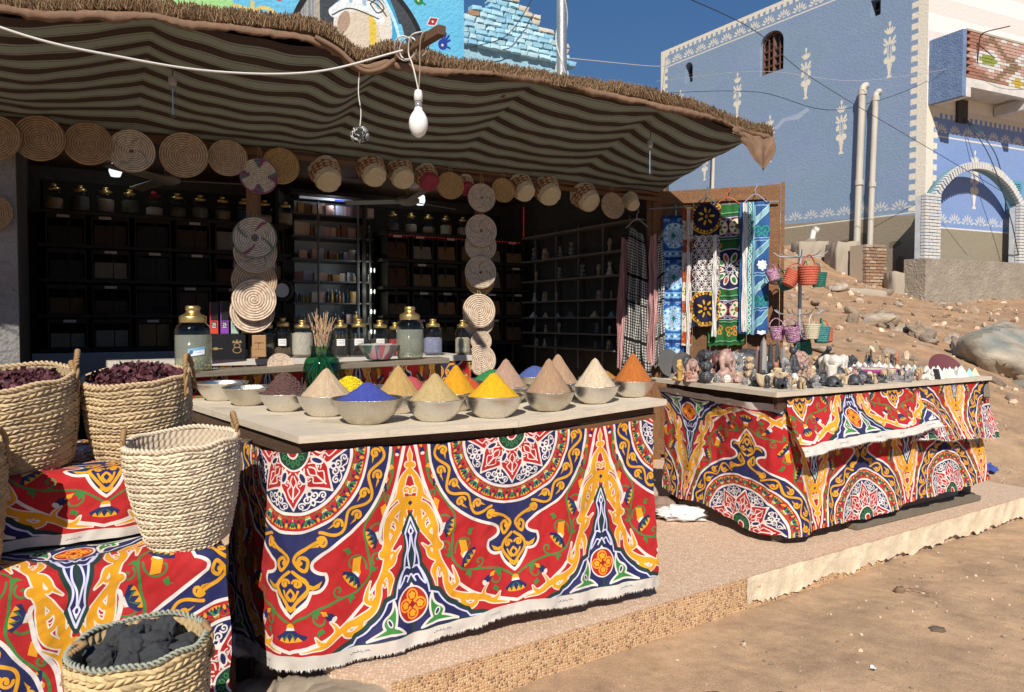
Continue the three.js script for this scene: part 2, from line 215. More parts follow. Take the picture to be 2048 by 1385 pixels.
function halfSpire(c) {                       // x measured from the middle of the spire
  const K = INK, W = K.white, Y = K.yellow;
  const Q = [   // [points, width at start, middle, end]: tapering stems, curls and flame-shaped leaves
    [[[0, 9], [2.2, 12], [3.6, 15.5], [5, 18.6], [8.4, 22]], 1.2, 2.4, 0.1], [[[3.8, 16.6], [3.6, 19], [2.6, 20.6], [0, 22]], 2, 2.4, 2.6],
    [[[1, 21.6], [5, 22.8], [8, 26.4], [9.4, 31], [9.6, 35], [10.9, 38.2]], 2.6, 2.5, 1.6], [[[9, 28.4], [7.4, 26.6], [5.6, 27.6], [5, 30.2], [6.2, 32], [7.6, 30.6]], 1.4, 1.3, 1.5],
    [[[1.6, 22], [3.4, 25.4], [3.9, 29.6], [6.6, 33.4], [9.3, 37.4], [9.4, 41.4]], 2.2, 1.9, 2.3], [[[1.7, 22.4], [2.2, 24.6], [1.7, 26.2], [1, 28.6]], 1.2, 1.6, 0.1],
    [[[9.4, 40.4], [10.6, 44], [12.8, 48], [13.2, 52.6], [15.2, 56.4], [19.4, 59], [25, 60.6]], 2.4, 2, 2.6], [[[24, 60.2], [29.4, 62.4], [33, 64.8], [39.4, 66.4]], 2.2, 2, 0.2],
    [[[9.8, 42.4], [7.6, 41.4], [6.4, 38.8], [4.2, 36.4]], 2.2, 1.7, 0.1], [[[8.6, 41.2], [8.8, 38.8], [7.4, 38], [6.6, 39.2]], 1, 0.9, 1], [[[11.6, 45], [9.6, 45], [8.5, 47.2], [8.8, 49.8], [9.4, 53.2]], 1.7, 2.1, 0.1], [[[11.8, 47.4], [10.8, 47.8], [10.6, 49.2]], 0.9, 0.9, 0.6],
    [[[13.2, 52], [15.4, 54.4], [17.4, 53.2], [17.2, 50.4], [16, 46.6]], 1.5, 1.9, 0.1], [[[16.6, 53.6], [15.6, 52.4], [16, 51.2]], 0.9, 0.9, 0.6], [[[19.6, 59], [20.6, 62.2], [23.4, 63.6], [25.8, 62.6], [25, 61]], 2, 1.8, 1], [[[21.4, 62.6], [19, 62], [17, 60.4]], 1.4, 1.3, 0.1],
    [[[30.4, 63.2], [28.8, 62], [28.8, 60], [30.8, 57.6]], 1.4, 1.6, 0.1], [[[32, 64.4], [34.6, 63.8], [36, 61.8]], 1.2, 1.3, 0.1],
  ];
  const draw = (grow, col) => { for (const [p, a, b, d] of Q) brush(c, p, a + grow, b + grow, d + grow, col); disc(c, 11.1, 38.4, 1.35 + grow / 2, col); disc(c, 1, 7.6, 1 + grow / 2, col); disc(c, 0, 7.6, 1.1 + grow / 2, col); fillP(c, [[0, 1.4 - grow], [0.8 + grow / 2, 3.8], [0.5 + grow / 2, 7], [0, 7]], col); fillP(c, [[0, 8], [1.3 + grow / 2, 9.6], [0, 12]], col); };
  draw(0.9, W); fillP(c, [[0, 18.4], [3, 19], [3, 23], [0, 24]], Y); draw(0, Y);
  curl(c, 1.5, 16.6, 1.4, 2.6, 0.9, 0.7, Y, W); fillP(c, [[0, 20.2], [0.9, 21.2], [0, 22.2]], K.navy);
  stroke(c, curlPts(7.1, 29.6, 1.1, 3, 0.8), 0.35, W); stroke(c, curlPts(15.9, 52.4, 1, 1, -0.8), 0.35, W); stroke(c, curlPts(23.2, 61.6, 1.2, 0, 0.9), 0.35, W);
  // navy spire
  c.beginPath(); c.moveTo(0, 25.3); c.lineTo(2.8, 31.2); c.quadraticCurveTo(1.7, 34, 2.4, 37); c.quadraticCurveTo(3.8, 41, 3.6, 43.6); c.quadraticCurveTo(5.8, 46.5, 6.8, 50.2); c.lineTo(7.3, 53); c.lineTo(10.6, 54); c.quadraticCurveTo(13, 58.6, 17, 60.6); c.quadraticCurveTo(19, 63, 22, 64); c.lineTo(23.4, 65.8); c.quadraticCurveTo(27, 66, 30, 67.8); c.lineTo(0, 67.8); c.closePath();
  c.fillStyle = K.navy; c.fill(); c.lineWidth = 1.3; c.strokeStyle = K.dark; c.stroke(); c.save(); c.clip(); c.translate(0, 1.2); c.beginPath(); c.moveTo(0, 25.3); c.lineTo(2.3, 31.2); c.quadraticCurveTo(1.1, 34, 1.8, 37); c.quadraticCurveTo(3.1, 41, 2.9, 43.6); c.quadraticCurveTo(5, 46.5, 6, 50.2); c.lineTo(6.5, 53); c.lineTo(9.8, 54); c.quadraticCurveTo(12.4, 58.6, 16.2, 60.6); c.quadraticCurveTo(18.4, 63, 21.4, 64); c.lineTo(22.8, 65.8); c.quadraticCurveTo(27, 66, 30, 67.8); c.lineWidth = 0.65; c.strokeStyle = '#c9cbe6'; c.stroke(); c.restore();
  fillP(c, [[0, 28.6], [1.2, 31.4], [0.5, 32.6], [0, 33.4]], '#d6d3e2'); disc(c, 0, 31.2, 0.45, K.navy, 0.8);
  stroke(c, [[0.2, 33], [0.6, 36.4], [1.5, 40], [0.9, 44.6]], 0.6, '#cfd0e8'); stroke(c, [[0.6, 45], [2.2, 44.4], [3.6, 46.6], [5.2, 51], [3.4, 49.2], [2.4, 47.6], [1, 48.2], [1.6, 49.8], [0.2, 47.4]], 0.62, '#cfd0e8');
  disc(c, 0, 57.6, 6, W, 6.3); fillP(c, [[0, 50.2], [1.6, 52.4], [0, 53]], W); disc(c, 0, 57.6, 5.35, '#a51d17', 5.7);
  for (let i = 0; i < 4; i++) { const a = i * Math.PI / 2, x = 2.8 * Math.sin(a), y = 57.6 - 3 * Math.cos(a); disc(c, x, y, 2.25, '#ee9413'); disc(c, x, y, 1.6, '#a51d17'); for (let k = 0; k < 5; k++) disc(c, x + 0.7 * Math.sin(k * TAU / 5), y - 0.7 * Math.cos(k * TAU / 5), 0.6, '#ef9f1a'); }
  fillP(c, [[0, 55.8], [0.6, 57], [1.8, 57.6], [0.6, 58.2], [0, 59.4]], '#8f1418');
  c.beginPath(); c.moveTo(7.6, 54.6); c.quadraticCurveTo(7.4, 58.6, 10.6, 60); c.quadraticCurveTo(13, 61.6, 11.4, 63.6); c.quadraticCurveTo(14.4, 64.6, 18, 66.8); c.quadraticCurveTo(12, 65.4, 8, 66); c.quadraticCurveTo(5.6, 66, 3.4, 66.6); c.quadraticCurveTo(5.4, 64, 7.4, 63.6); c.quadraticCurveTo(5.6, 59, 7.6, 54.6); c.fillStyle = K.green; c.fill(); c.lineWidth = 0.85; c.strokeStyle = W; c.stroke();
  c.save(); c.translate(9.4, 62); c.rotate(0.5); disc(c, 0, 0, 0.95, W, 1.6); disc(c, 0, 0, 0.5, K.navy, 1.1); c.restore();
}
function scribble(c, x, y, s, seed) {         // the maker's line printed on the selvage: "made in Egypt"
  const r = rng(seed); c.save(); c.translate(x, y); c.scale(s, s); c.lineWidth = 0.22; c.strokeStyle = '#23305c'; c.lineCap = 'round';
  const w = (pts) => { c.beginPath(); spline(c, pts); c.stroke(); }, dot = (a, b) => disc(c, a, b, 0.16, '#23305c');
  w([[0, 0], [0.5, 0.5], [1.2, 0.1], [1.5, -0.5], [1.9, 0], [2.6, 0]]); w([[2.8, 0], [3.4, 0.2], [3.8, -0.5], [4.1, 0.1], [4.6, 0]]); dot(3.5, -0.8); w([[5.2, -0.9], [5, 0], [5.6, 0.3], [6.3, -0.1]]); dot(5.9, 0.8);
  w([[6.8, 0], [7.3, -0.5], [7.7, 0], [8.3, 0], [8.5, -0.6], [9, 0.1], [9.6, 0]]); dot(8, -0.7); dot(7.2 + r() * 0.2, 0.7); c.restore();
}
const khayamiya = canvasTex(1376, 1152, (c) => {
  c.scale(16, 16); c.fillStyle = INK.red; c.fillRect(0, 0, TILE, DROP);
  for (const m of [1, -1]) { c.save(); c.translate(43, 0); c.scale(m, 1); c.beginPath(); c.rect(-0.05, -4, 43.2, 80); c.clip(); halfTile(c); c.restore(); }
  c.save(); c.translate(43, 0); lotus(c, 0, 59.2, 0, 1.25); c.restore();
  for (const [x, m] of [[0, 1], [86, -1]]) { c.save(); c.translate(x, 0); c.scale(m, 1); c.beginPath(); c.rect(-0.05, -4, 43, 80); c.clip(); halfSpire(c); c.restore(); }
  c.fillStyle = '#cbc4ba'; c.fillRect(0, 67.6, TILE, 5); scribble(c, 8, 69.6, 0.7, 3); scribble(c, 31, 69.9, 0.5, 5); scribble(c, 62, 69.7, 0.75, 9);
  const r = rng(77); for (let i = 0; i < 5200; i++) { c.globalAlpha = 0.05; c.fillStyle = r() < 0.5 ? '#ffffff' : '#201008'; c.fillRect(r() * 86, r() * 72, 0.05 + r() * 0.5, 0.06); } for (let i = 0; i < 90; i++) { c.globalAlpha = 0.035; c.fillStyle = r() < 0.6 ? '#d8cfc4' : '#2a1c14'; const x = r() * 86, y = r() * 72, q = 2 + r() * 8; c.beginPath(); for (let k = 0; k < 9; k++) c.lineTo(x + Math.cos(k / 9 * TAU) * q * (0.5 + r()), y + Math.sin(k / 9 * TAU) * q * (0.4 + r())); c.fill(); } c.globalAlpha = 1;
});
khayamiya.wrapT = THREE.MirroredRepeatWrapping;
const weave = dataTex(128, 128, (i, j) => { const v = 0.5 + 0.3 * (((i >> 1) + (j >> 1)) % 2 ? 1 : -1) * 0.5 + 0.35 * (R0() - 0.5); return [v, v, v]; }, false);
const khaMat = M([0.95, 0.95, 0.95], 0.9, { map: khayamiya, bumpMap: rep(weave, 40, 40), bumpScale: 0.0006 });

// ------------------------------------------------------------------ surveyed positions, in metres
const BOWLS = [
  [-1.448, 0.99, -3.733, 0.128, 'empty', 0],
  [-1.238, 0.99, -3.517, 0.121, 'empty', 0],
  [-0.999, 0.99, -3.289, 0.113, 'mound', 0.169],
  [-0.777, 0.99, -3.13, 0.126, 'beige', 0.201],
  [-0.562, 0.99, -2.904, 0.139, 'blue', 0.16],
  [-0.307, 0.99, -2.979, 0.123, 'sand', 0.19],
  [-0.076, 0.99, -3.087, 0.128, 'yellow', 0.185],
  [0.158, 1.004, -3.198, 0.116, 'brown', 0.223],
  [0.371, 1.019, -3.344, 0.112, 'cream', 0.203],
  [0.564, 1.033, -3.487, 0.108, 'orange', 0.205],
  [-0.741, 0.99, -3.418, 0.114, 'granules', 0.143],
  [-0.49, 0.99, -3.223, 0.115, 'ochre', 0.206],
  [-0.472, 0.99, -3.49, 0.1, 'pink', 0.138],
  [-0.248, 0.99, -3.309, 0.113, 'gold', 0.203],
  [-0.223, 0.996, -3.579, 0.102, 'red', 0.126],
  [-0.028, 1.003, -3.467, 0.119, 'rose', 0.209],
  [0.216, 1.016, -3.516, 0.116, 'tan', 0.216],
  [0.43, 1.032, -3.661, 0.107, 'amber', 0.106],
  [-0.098, 1.008, -3.767, 0.12, 'green', 0.135],
  [0.119, 1.022, -3.861, 0.113, 'navy', 0.133],
];
const BEAM_TRAYS = [
  [-2.768, 2.366, -4.06, 0.032, 'dark'],
  [-2.6, 2.387, -4.16, 0.129, 'dark'],
  [-2.399, 2.385, -4.281, 0.127, 'dark'],
  [-2.206, 2.366, -4.385, 0.125, 'pale'],
  [-1.965, 2.375, -4.53, 0.138, 'tan'],
  [-1.756, 2.389, -4.668, 0.117, 'tan'],
  [-1.495, 2.379, -4.871, 0.119, 'gold'],
  [-1.585, 2.287, -4.724, 0.116, 'cross'],
  [-0.448, 2.357, -5.454, 0.101, 'gold'],
  [-0.224, 2.285, -5.542, 0.106, 'pale'],
  [-0.068, 2.364, -5.682, 0.094, 'gold'],
  [0.822, 2.322, -6.17, 0.11, 'tan'],
];
const COLUMN_TRAYS = [
  [-1.623, 1.906, -4.748, 0.135, 'star'],
  [-1.629, 1.818, -4.773, 0.133, 'pale'],
  [-1.639, 1.731, -4.797, 0.131, 'cross'],
  [-1.638, 1.637, -4.774, 0.14, 'tan'],
  [-1.633, 1.516, -4.753, 0.136, 'light'],
  [-1.657, 1.441, -4.785, 0.137, 'light'],
  [-0.23, 2.049, -5.585, 0.122, 'pale'],
  [-0.234, 1.94, -5.605, 0.123, 'pale'],
  [-0.234, 1.742, -5.582, 0.122, 'pale'],
  [-0.239, 1.682, -5.626, 0.112, 'gold'],
  [-0.244, 1.456, -5.553, 0.126, 'light'],
  [-0.25, 1.386, -5.596, 0.123, 'light'],
  [-0.23, 1.23, -5.573, 0.082, 'light'],
  [-0.229, 1.091, -5.538, 0.115, 'light'],
];
const BEAM_BASKETS = [
  [-1.233, 2.311, -5.006, 0.093, 'multi'],
  [-0.955, 2.372, -5.172, 0.089, 'multi'],
  [-0.776, 2.375, -5.28, 0.087, 'multi'],
  [-0.602, 2.37, -5.384, 0.078, 'red'],
  [-0.345, 2.35, -5.539, 0.062, 'red'],
  [0.092, 2.369, -5.802, 0.088, 'multi'],
  [0.286, 2.362, -5.918, 0.098, 'multi'],
  [0.625, 2.343, -6.122, 0.097, 'multi'],
  [1.006, 2.357, -6.351, 0.063, 'white'],
];
const LEDGE_JARS = [
  [-1.603, 1.14, -4.921, 0.043, 0.25, 'herb'],
  [-1.515, 1.14, -4.955, 0.056, 0.266, 'brown'],
  [-1.398, 1.14, -4.999, 0.07, 0.25, 'beans'],
  [-1.276, 1.14, -5.045, 0.061, 0.233, 'dark'],
  [-1.162, 1.14, -5.089, 0.061, 0.25, 'black'],
  [-1.048, 1.14, -5.132, 0.069, 0.257, 'black'],
  [-0.913, 1.14, -5.184, 0.062, 0.25, 'grey'],
  [-0.815, 1.14, -5.221, 0.052, 0.233, 'red'],
  [-0.561, 1.14, -5.318, 0.067, 0.257, 'lilac'],
  [-0.356, 1.14, -5.395, 0.054, 0.25, 'cream'],
];
const FIGURES = [
  [1.129, -4.672, 0.15, 'bust', 'pink', 'pinkish brown carved bust beside the terracotta red rounded stone carving'],
  [1.117, -4.691, 0.093, 'lump', 'terra', 'terracotta red rounded stone carving beside the pinkish brown carved bust'],
  [1.071, -4.768, 0.139, 'stand', 'ochre', 'ochre yellow standing figurine beside the pinkish brown carved bust'],
  [1.092, -4.886, 0.077, 'lying', 'pink', 'pinkish brown small reclining animal carving beside the black carved bust'],
  [1.15, -5.041, 0.159, 'stand', 'maroon', 'maroon standing figurine beside the black and white striped seated scribe statuette'],
  [1.164, -4.929, 0.158, 'bust', 'black', 'black carved bust beside the pinkish brown small reclining animal carving'],
  [1.187, -4.575, 0.2, 'totem', 'black', 'black stacked heads carving beside the white seated cat figurine'],
  [1.248, -4.867, 0.203, 'bust', 'black', 'black carved bust beside the tan seated cat figurine'],
  [1.332, -4.943, 0.197, 'lump', 'black', 'black rounded stone carving beside the tan seated cat figurine'],
  [1.256, -4.764, 0.142, 'cat', 'tan', 'tan seated cat figurine beside the maroon carved bust'],
  [1.306, -4.789, 0.182, 'bust', 'maroon', 'maroon carved bust beside the maroon seated cat figurine'],
  [1.349, -4.681, 0.212, 'bust', 'pink', 'pinkish brown carved bust beside the white rounded stone carving'],
  [1.461, -5.16, 0.161, 'bust', 'black', 'black carved bust beside the black and white striped carved bust'],
  [1.481, -4.962, 0.184, 'bust', 'grey', 'mottled grey carved bust beside the bright green seated cat figurine'],
  [1.57, -5.117, 0.166, 'bust', 'zebra', 'black and white striped carved bust beside the pinkish brown slim obelisk'],
  [1.701, -5.356, 0.164, 'bust', 'zebra', 'black and white striped carved bust beside the ochre yellow camel figurine'],
  [1.651, -5.207, 0.191, 'turtle', 'black', 'black tortoise carving beside the black slim obelisk'],
  [1.68, -5.003, 0.277, 'obelisk', 'grey', 'mottled grey slim obelisk beside the tan stacked heads carving'],
  [1.673, -5.096, 0.214, 'obelisk', 'pink', 'pinkish brown slim obelisk beside the black and white striped carved bust'],
  [1.797, -5.205, 0.235, 'obelisk', 'black', 'black slim obelisk beside the mottled grey slim obelisk'],
  [1.88, -5.307, 0.243, 'obelisk', 'black', 'black slim obelisk beside the cream small reclining animal carving'],
  [1.883, -5.204, 0.214, 'obelisk', 'grey', 'mottled grey slim obelisk beside the black slim obelisk'],
  [1.786, -5.408, 0.154, 'camel', 'ochre', 'ochre yellow camel figurine beside the black and white striped carved bust'],
  [1.872, -5.46, 0.147, 'camel', 'cream', 'cream camel figurine beside the cream small reclining animal carving'],
  [2.056, -5.469, 0.215, 'cat', 'black', 'black seated cat figurine beside the black small reclining animal carving'],
  [2.143, -5.569, 0.169, 'lump', 'pink', 'pinkish brown rounded stone carving beside the turquoise carved bust'],
  [2.235, -5.415, 0.208, 'stretch', 'black', 'black stretching cat figurine beside the tan stacked heads carving'],
  [1.198, -4.789, 0.085, 'cat', 'amber', 'amber seated cat figurine beside the tan seated cat figurine'],
  [1.266, -4.913, 0.077, 'cat', 'tan', 'tan seated cat figurine beside the black carved bust'],
  [1.249, -4.706, 0.097, 'cat', 'white', 'white seated cat figurine beside the tan seated cat figurine'],
  [1.322, -4.842, 0.079, 'cat', 'maroon', 'maroon seated cat figurine beside the maroon carved bust'],
  [1.373, -4.883, 0.073, 'cat', 'green', 'bright green seated cat figurine beside the maroon seated cat figurine'],
  [1.447, -4.888, 0.07, 'cat', 'green', 'bright green seated cat figurine beside the mottled grey carved bust'],
  [1.332, -4.629, 0.054, 'lump', 'white', 'white rounded stone carving beside the pinkish brown carved bust'],
  [1.394, -4.618, 0.047, 'turtle', 'pink', 'pinkish brown tortoise carving beside the white rounded stone carving'],
  [1.58, -4.985, 0.147, 'totem', 'tan', 'tan stacked heads carving beside the mottled grey slim obelisk'],
  [1.401, -4.5, 0.046, 'lump', 'grey', 'mottled grey rounded stone carving beside the black rounded stone carving'],
  [1.453, -4.466, 0.059, 'lump', 'black', 'black rounded stone carving beside the mottled grey rounded stone carving'],
  [1.465, -4.324, 0.075, 'boat', 'cream', 'cream shallow boat shaped dish beside the black ram head carving lying flat'],
  [1.524, -4.237, 0.068, 'ramhead', 'black', 'black ram head carving lying flat beside the white crouching sphinx carving'],
  [1.639, -4.291, 0.086, 'sphinx', 'white', 'white crouching sphinx carving beside the black ram head carving lying flat'],
  [1.912, -4.822, 0.09, 'stand', 'pink', 'pinkish brown standing figurine beside the white small cup'],
  [1.85, -4.436, 0.095, 'scribe', 'black', 'black seated scribe statuette beside the tan rounded stone carving'],
  [2.142, -5.008, 0.086, 'cup', 'white', 'white small cup beside the white little elephant figurine'],
  [1.802, -5.102, 0.118, 'lying', 'terra', 'terracotta red small reclining animal carving beside the mottled grey carved bust'],
  [1.926, -5.414, 0.055, 'lying', 'cream', 'cream small reclining animal carving beside the black small reclining animal carving'],
  [2.148, -5.637, 0.096, 'bust', 'turq', 'turquoise carved bust beside the pinkish brown rounded stone carving'],
  [2.041, -5.408, 0.062, 'lying', 'black', 'black small reclining animal carving beside the black seated cat figurine'],
  [2.232, -5.268, 0.145, 'elephant', 'white', 'white little elephant figurine beside the black stretching cat figurine'],
  [1.759, -4.463, 0.028, 'lump', 'tan', 'tan rounded stone carving beside the black seated scribe statuette'],
  [1.075, -4.981, 0.048, 'pyr', 'grey', 'mottled grey tiny pyramid beside the black and white striped seated scribe statuette'],
  [1.152, -5.004, 0.054, 'scribe', 'zebra', 'black and white striped seated scribe statuette beside the maroon standing figurine'],
  [1.193, -5.021, 0.058, 'lying', 'grey', 'mottled grey small reclining animal carving beside the black and white striped seated scribe statuette'],
  [2.237, -5.522, 0.125, 'totem', 'tan', 'tan stacked heads carving beside the pinkish brown rounded stone carving'],
  [1.885, -5.152, 0.138, 'bust', 'grey', 'mottled grey carved bust beside the mottled grey slim obelisk'],
  [1.454, -4.749, 0.068, 'stand', 'pink', 'pinkish brown standing figurine beside the pinkish brown carved bust'],
  [2.207, -5.162, 0.151, 'elephant', 'white', 'white little elephant figurine beside the white small cup'],
  [2.288, -5.2, 0.148, 'elephant', 'white', 'white little elephant figurine beside the mottled grey small reclining animal carving'],
  [2.663, -5.87, 0.118, 'lump', 'black', 'black rounded stone carving beside the mottled grey tiny pyramid'],
  [2.88, -6.037, 0.16, 'cluster', 'black', 'black spiky cluster of carved birds beside the tan seated cat figurine'],
  [3.028, -6.153, 0.099, 'stand', 'tan', 'tan standing figurine beside the black standing figurine'],
  [3.051, -6.094, 0.13, 'cat', 'tan', 'tan seated cat figurine beside the black standing figurine'],
  [3.124, -6.152, 0.107, 'stand', 'black', 'black standing figurine beside the terracotta red standing figurine'],
  [3.165, -6.152, 0.123, 'stand', 'terra', 'terracotta red standing figurine beside the black standing figurine'],
  [2.156, -5.048, 0.082, 'cup', 'white', 'white small cup, further one beside the white little elephant figurine'],
  [2.656, -5.66, 0.055, 'pyr', 'grey', 'mottled grey tiny pyramid beside the tan rounded stone carving'],
  [2.775, -5.815, 0.052, 'pyr', 'grey', 'mottled grey tiny pyramid beside the black rounded stone carving'],
  [2.309, -5.088, 0.035, 'turtle', 'black', 'black tortoise carving beside the white small cup'],
  [2.414, -5.196, 0.03, 'lying', 'grey', 'mottled grey small reclining animal carving beside the white little elephant figurine'],
  [2.158, -4.572, 0.029, 'lying', 'maroon', 'maroon small reclining animal carving beside the white rounded stone carving'],
  [2.541, -4.851, 0.042, 'sphinx', 'black', 'black crouching sphinx carving beside the pinkish brown rounded stone carving'],
  [2.439, -4.8, 0.035, 'lump', 'pink', 'pinkish brown rounded stone carving beside the black crouching sphinx carving'],
  [2.1, -4.626, 0.058, 'lump', 'white', 'white rounded stone carving beside the maroon small reclining animal carving'],
  [1.981, -4.495, 0.068, 'totem', 'cream', 'cream stacked heads carving beside the black seated scribe statuette'],
  [2.365, -5.651, 0.103, 'lump', 'tan', 'tan rounded stone carving beside the turquoise carved bust'],
  [2.788, -4.894, 0.071, 'block', 'black', 'black square stone tablet beside the black crouching sphinx carving'],
];
const PYRAMIDS = [
  [2.785, -5.972, 0.047, 1, 1.161],
  [2.725, -5.932, 0.065, 0, 1.496],
  [2.654, -5.901, 0.052, 5, 0.484],
  [2.594, -5.87, 0.068, 0, 1.211],
  [2.525, -5.818, 0.047, 0, 1.035],
  [2.833, -5.888, 0.056, 3, 1.326],
  [2.755, -5.85, 0.061, 0, 0.47],
  [2.689, -5.815, 0.07, 5, 0.385],
  [2.634, -5.769, 0.053, 0, 0.141],
  [2.579, -5.736, 0.052, 3, 0.807],
  [2.857, -5.821, 0.069, 5, 0.567],
  [2.804, -5.787, 0.055, 1, 1.237],
  [2.747, -5.747, 0.053, 3, 0.278],
  [2.687, -5.699, 0.055, 2, 1.421],
  [2.617, -5.676, 0.051, 3, 1.458],
  [2.914, -5.74, 0.046, 0, 0.509],
  [2.851, -5.701, 0.055, 2, 1.133],
  [2.789, -5.664, 0.051, 4, 0.352],
  [2.729, -5.639, 0.059, 0, 0.038],
  [2.664, -5.592, 0.048, 0, 1.431],
  [2.96, -5.665, 0.046, 5, 0.136],
  [2.901, -5.636, 0.058, 0, 0.439],
  [2.834, -5.599, 0.068, 4, 1.105],
  [2.769, -5.561, 0.069, 0, 1.106],
  [2.717, -5.523, 0.066, 0, 0.27],
  [3.009, -5.597, 0.056, 0, 1.497],
  [2.939, -5.551, 0.066, 5, 0.348],
  [2.889, -5.514, 0.048, 5, 0.294],
  [2.815, -5.488, 0.056, 2, 0.275],
  [2.755, -5.448, 0.067, 1, 0.248],
  [3.05, -5.514, 0.052, 5, 0.235],
  [2.98, -5.473, 0.07, 3, 0.481],
  [2.92, -5.436, 0.058, 4, 0.948],
  [2.864, -5.398, 0.058, 0, 0.576],
  [2.79, -5.369, 0.049, 3, 0.891],
  [3.099, -5.435, 0.046, 1, 0.915],
  [3.035, -5.398, 0.051, 0, 1.298],
  [2.975, -5.359, 0.063, 1, 0.876],
  [2.908, -5.337, 0.056, 5, 0.299],
  [2.848, -5.284, 0.056, 0, 0.103],
  [3.138, -5.366, 0.054, 0, 1.4],
  [3.079, -5.33, 0.05, 0, 1.322],
  [3.011, -5.29, 0.069, 1, 1.29],
  [2.957, -5.246, 0.066, 0, 0.758],
  [2.902, -5.219, 0.046, 3, 1.262],
  [2.826, -5.171, 0.066, 4, 1.41],
  [2.775, -5.138, 0.065, 0, 0.85],
  [3.177, -5.295, 0.069, 0, 0.479],
  [3.121, -5.26, 0.063, 5, 0.074],
  [3.069, -5.213, 0.05, 5, 0.543],
  [3.002, -5.169, 0.056, 5, 1.086],
  [2.937, -5.13, 0.053, 0, 1.422],
  [2.878, -5.099, 0.067, 0, 0.796],
  [2.823, -5.061, 0.045, 5, 0.537],
  [3.233, -5.227, 0.058, 2, 1.061],
  [3.16, -5.171, 0.058, 4, 1.146],
  [3.1, -5.132, 0.046, 1, 0.618],
  [3.047, -5.1, 0.07, 1, 0.108],
  [2.98, -5.069, 0.058, 0, 0.987],
  [2.931, -5.029, 0.057, 0, 0.648],
  [2.847, -4.993, 0.067, 1, 1.102],
  [1.921, -5.417, 0.066, 5, 0.301],
  [2, -5.442, 0.07, 0, 0.843],
  [2.075, -5.48, 0.066, 0, 0.833],
  [2.146, -5.54, 0.054, 1, 0.428],
  [2.207, -5.583, 0.062, 3, 0.367],
  [2.302, -5.613, 0.065, 3, 1.484],
  [2.345, -5.679, 0.067, 5, 0.781],
  [2.444, -5.706, 0.064, 0, 0.111],
];
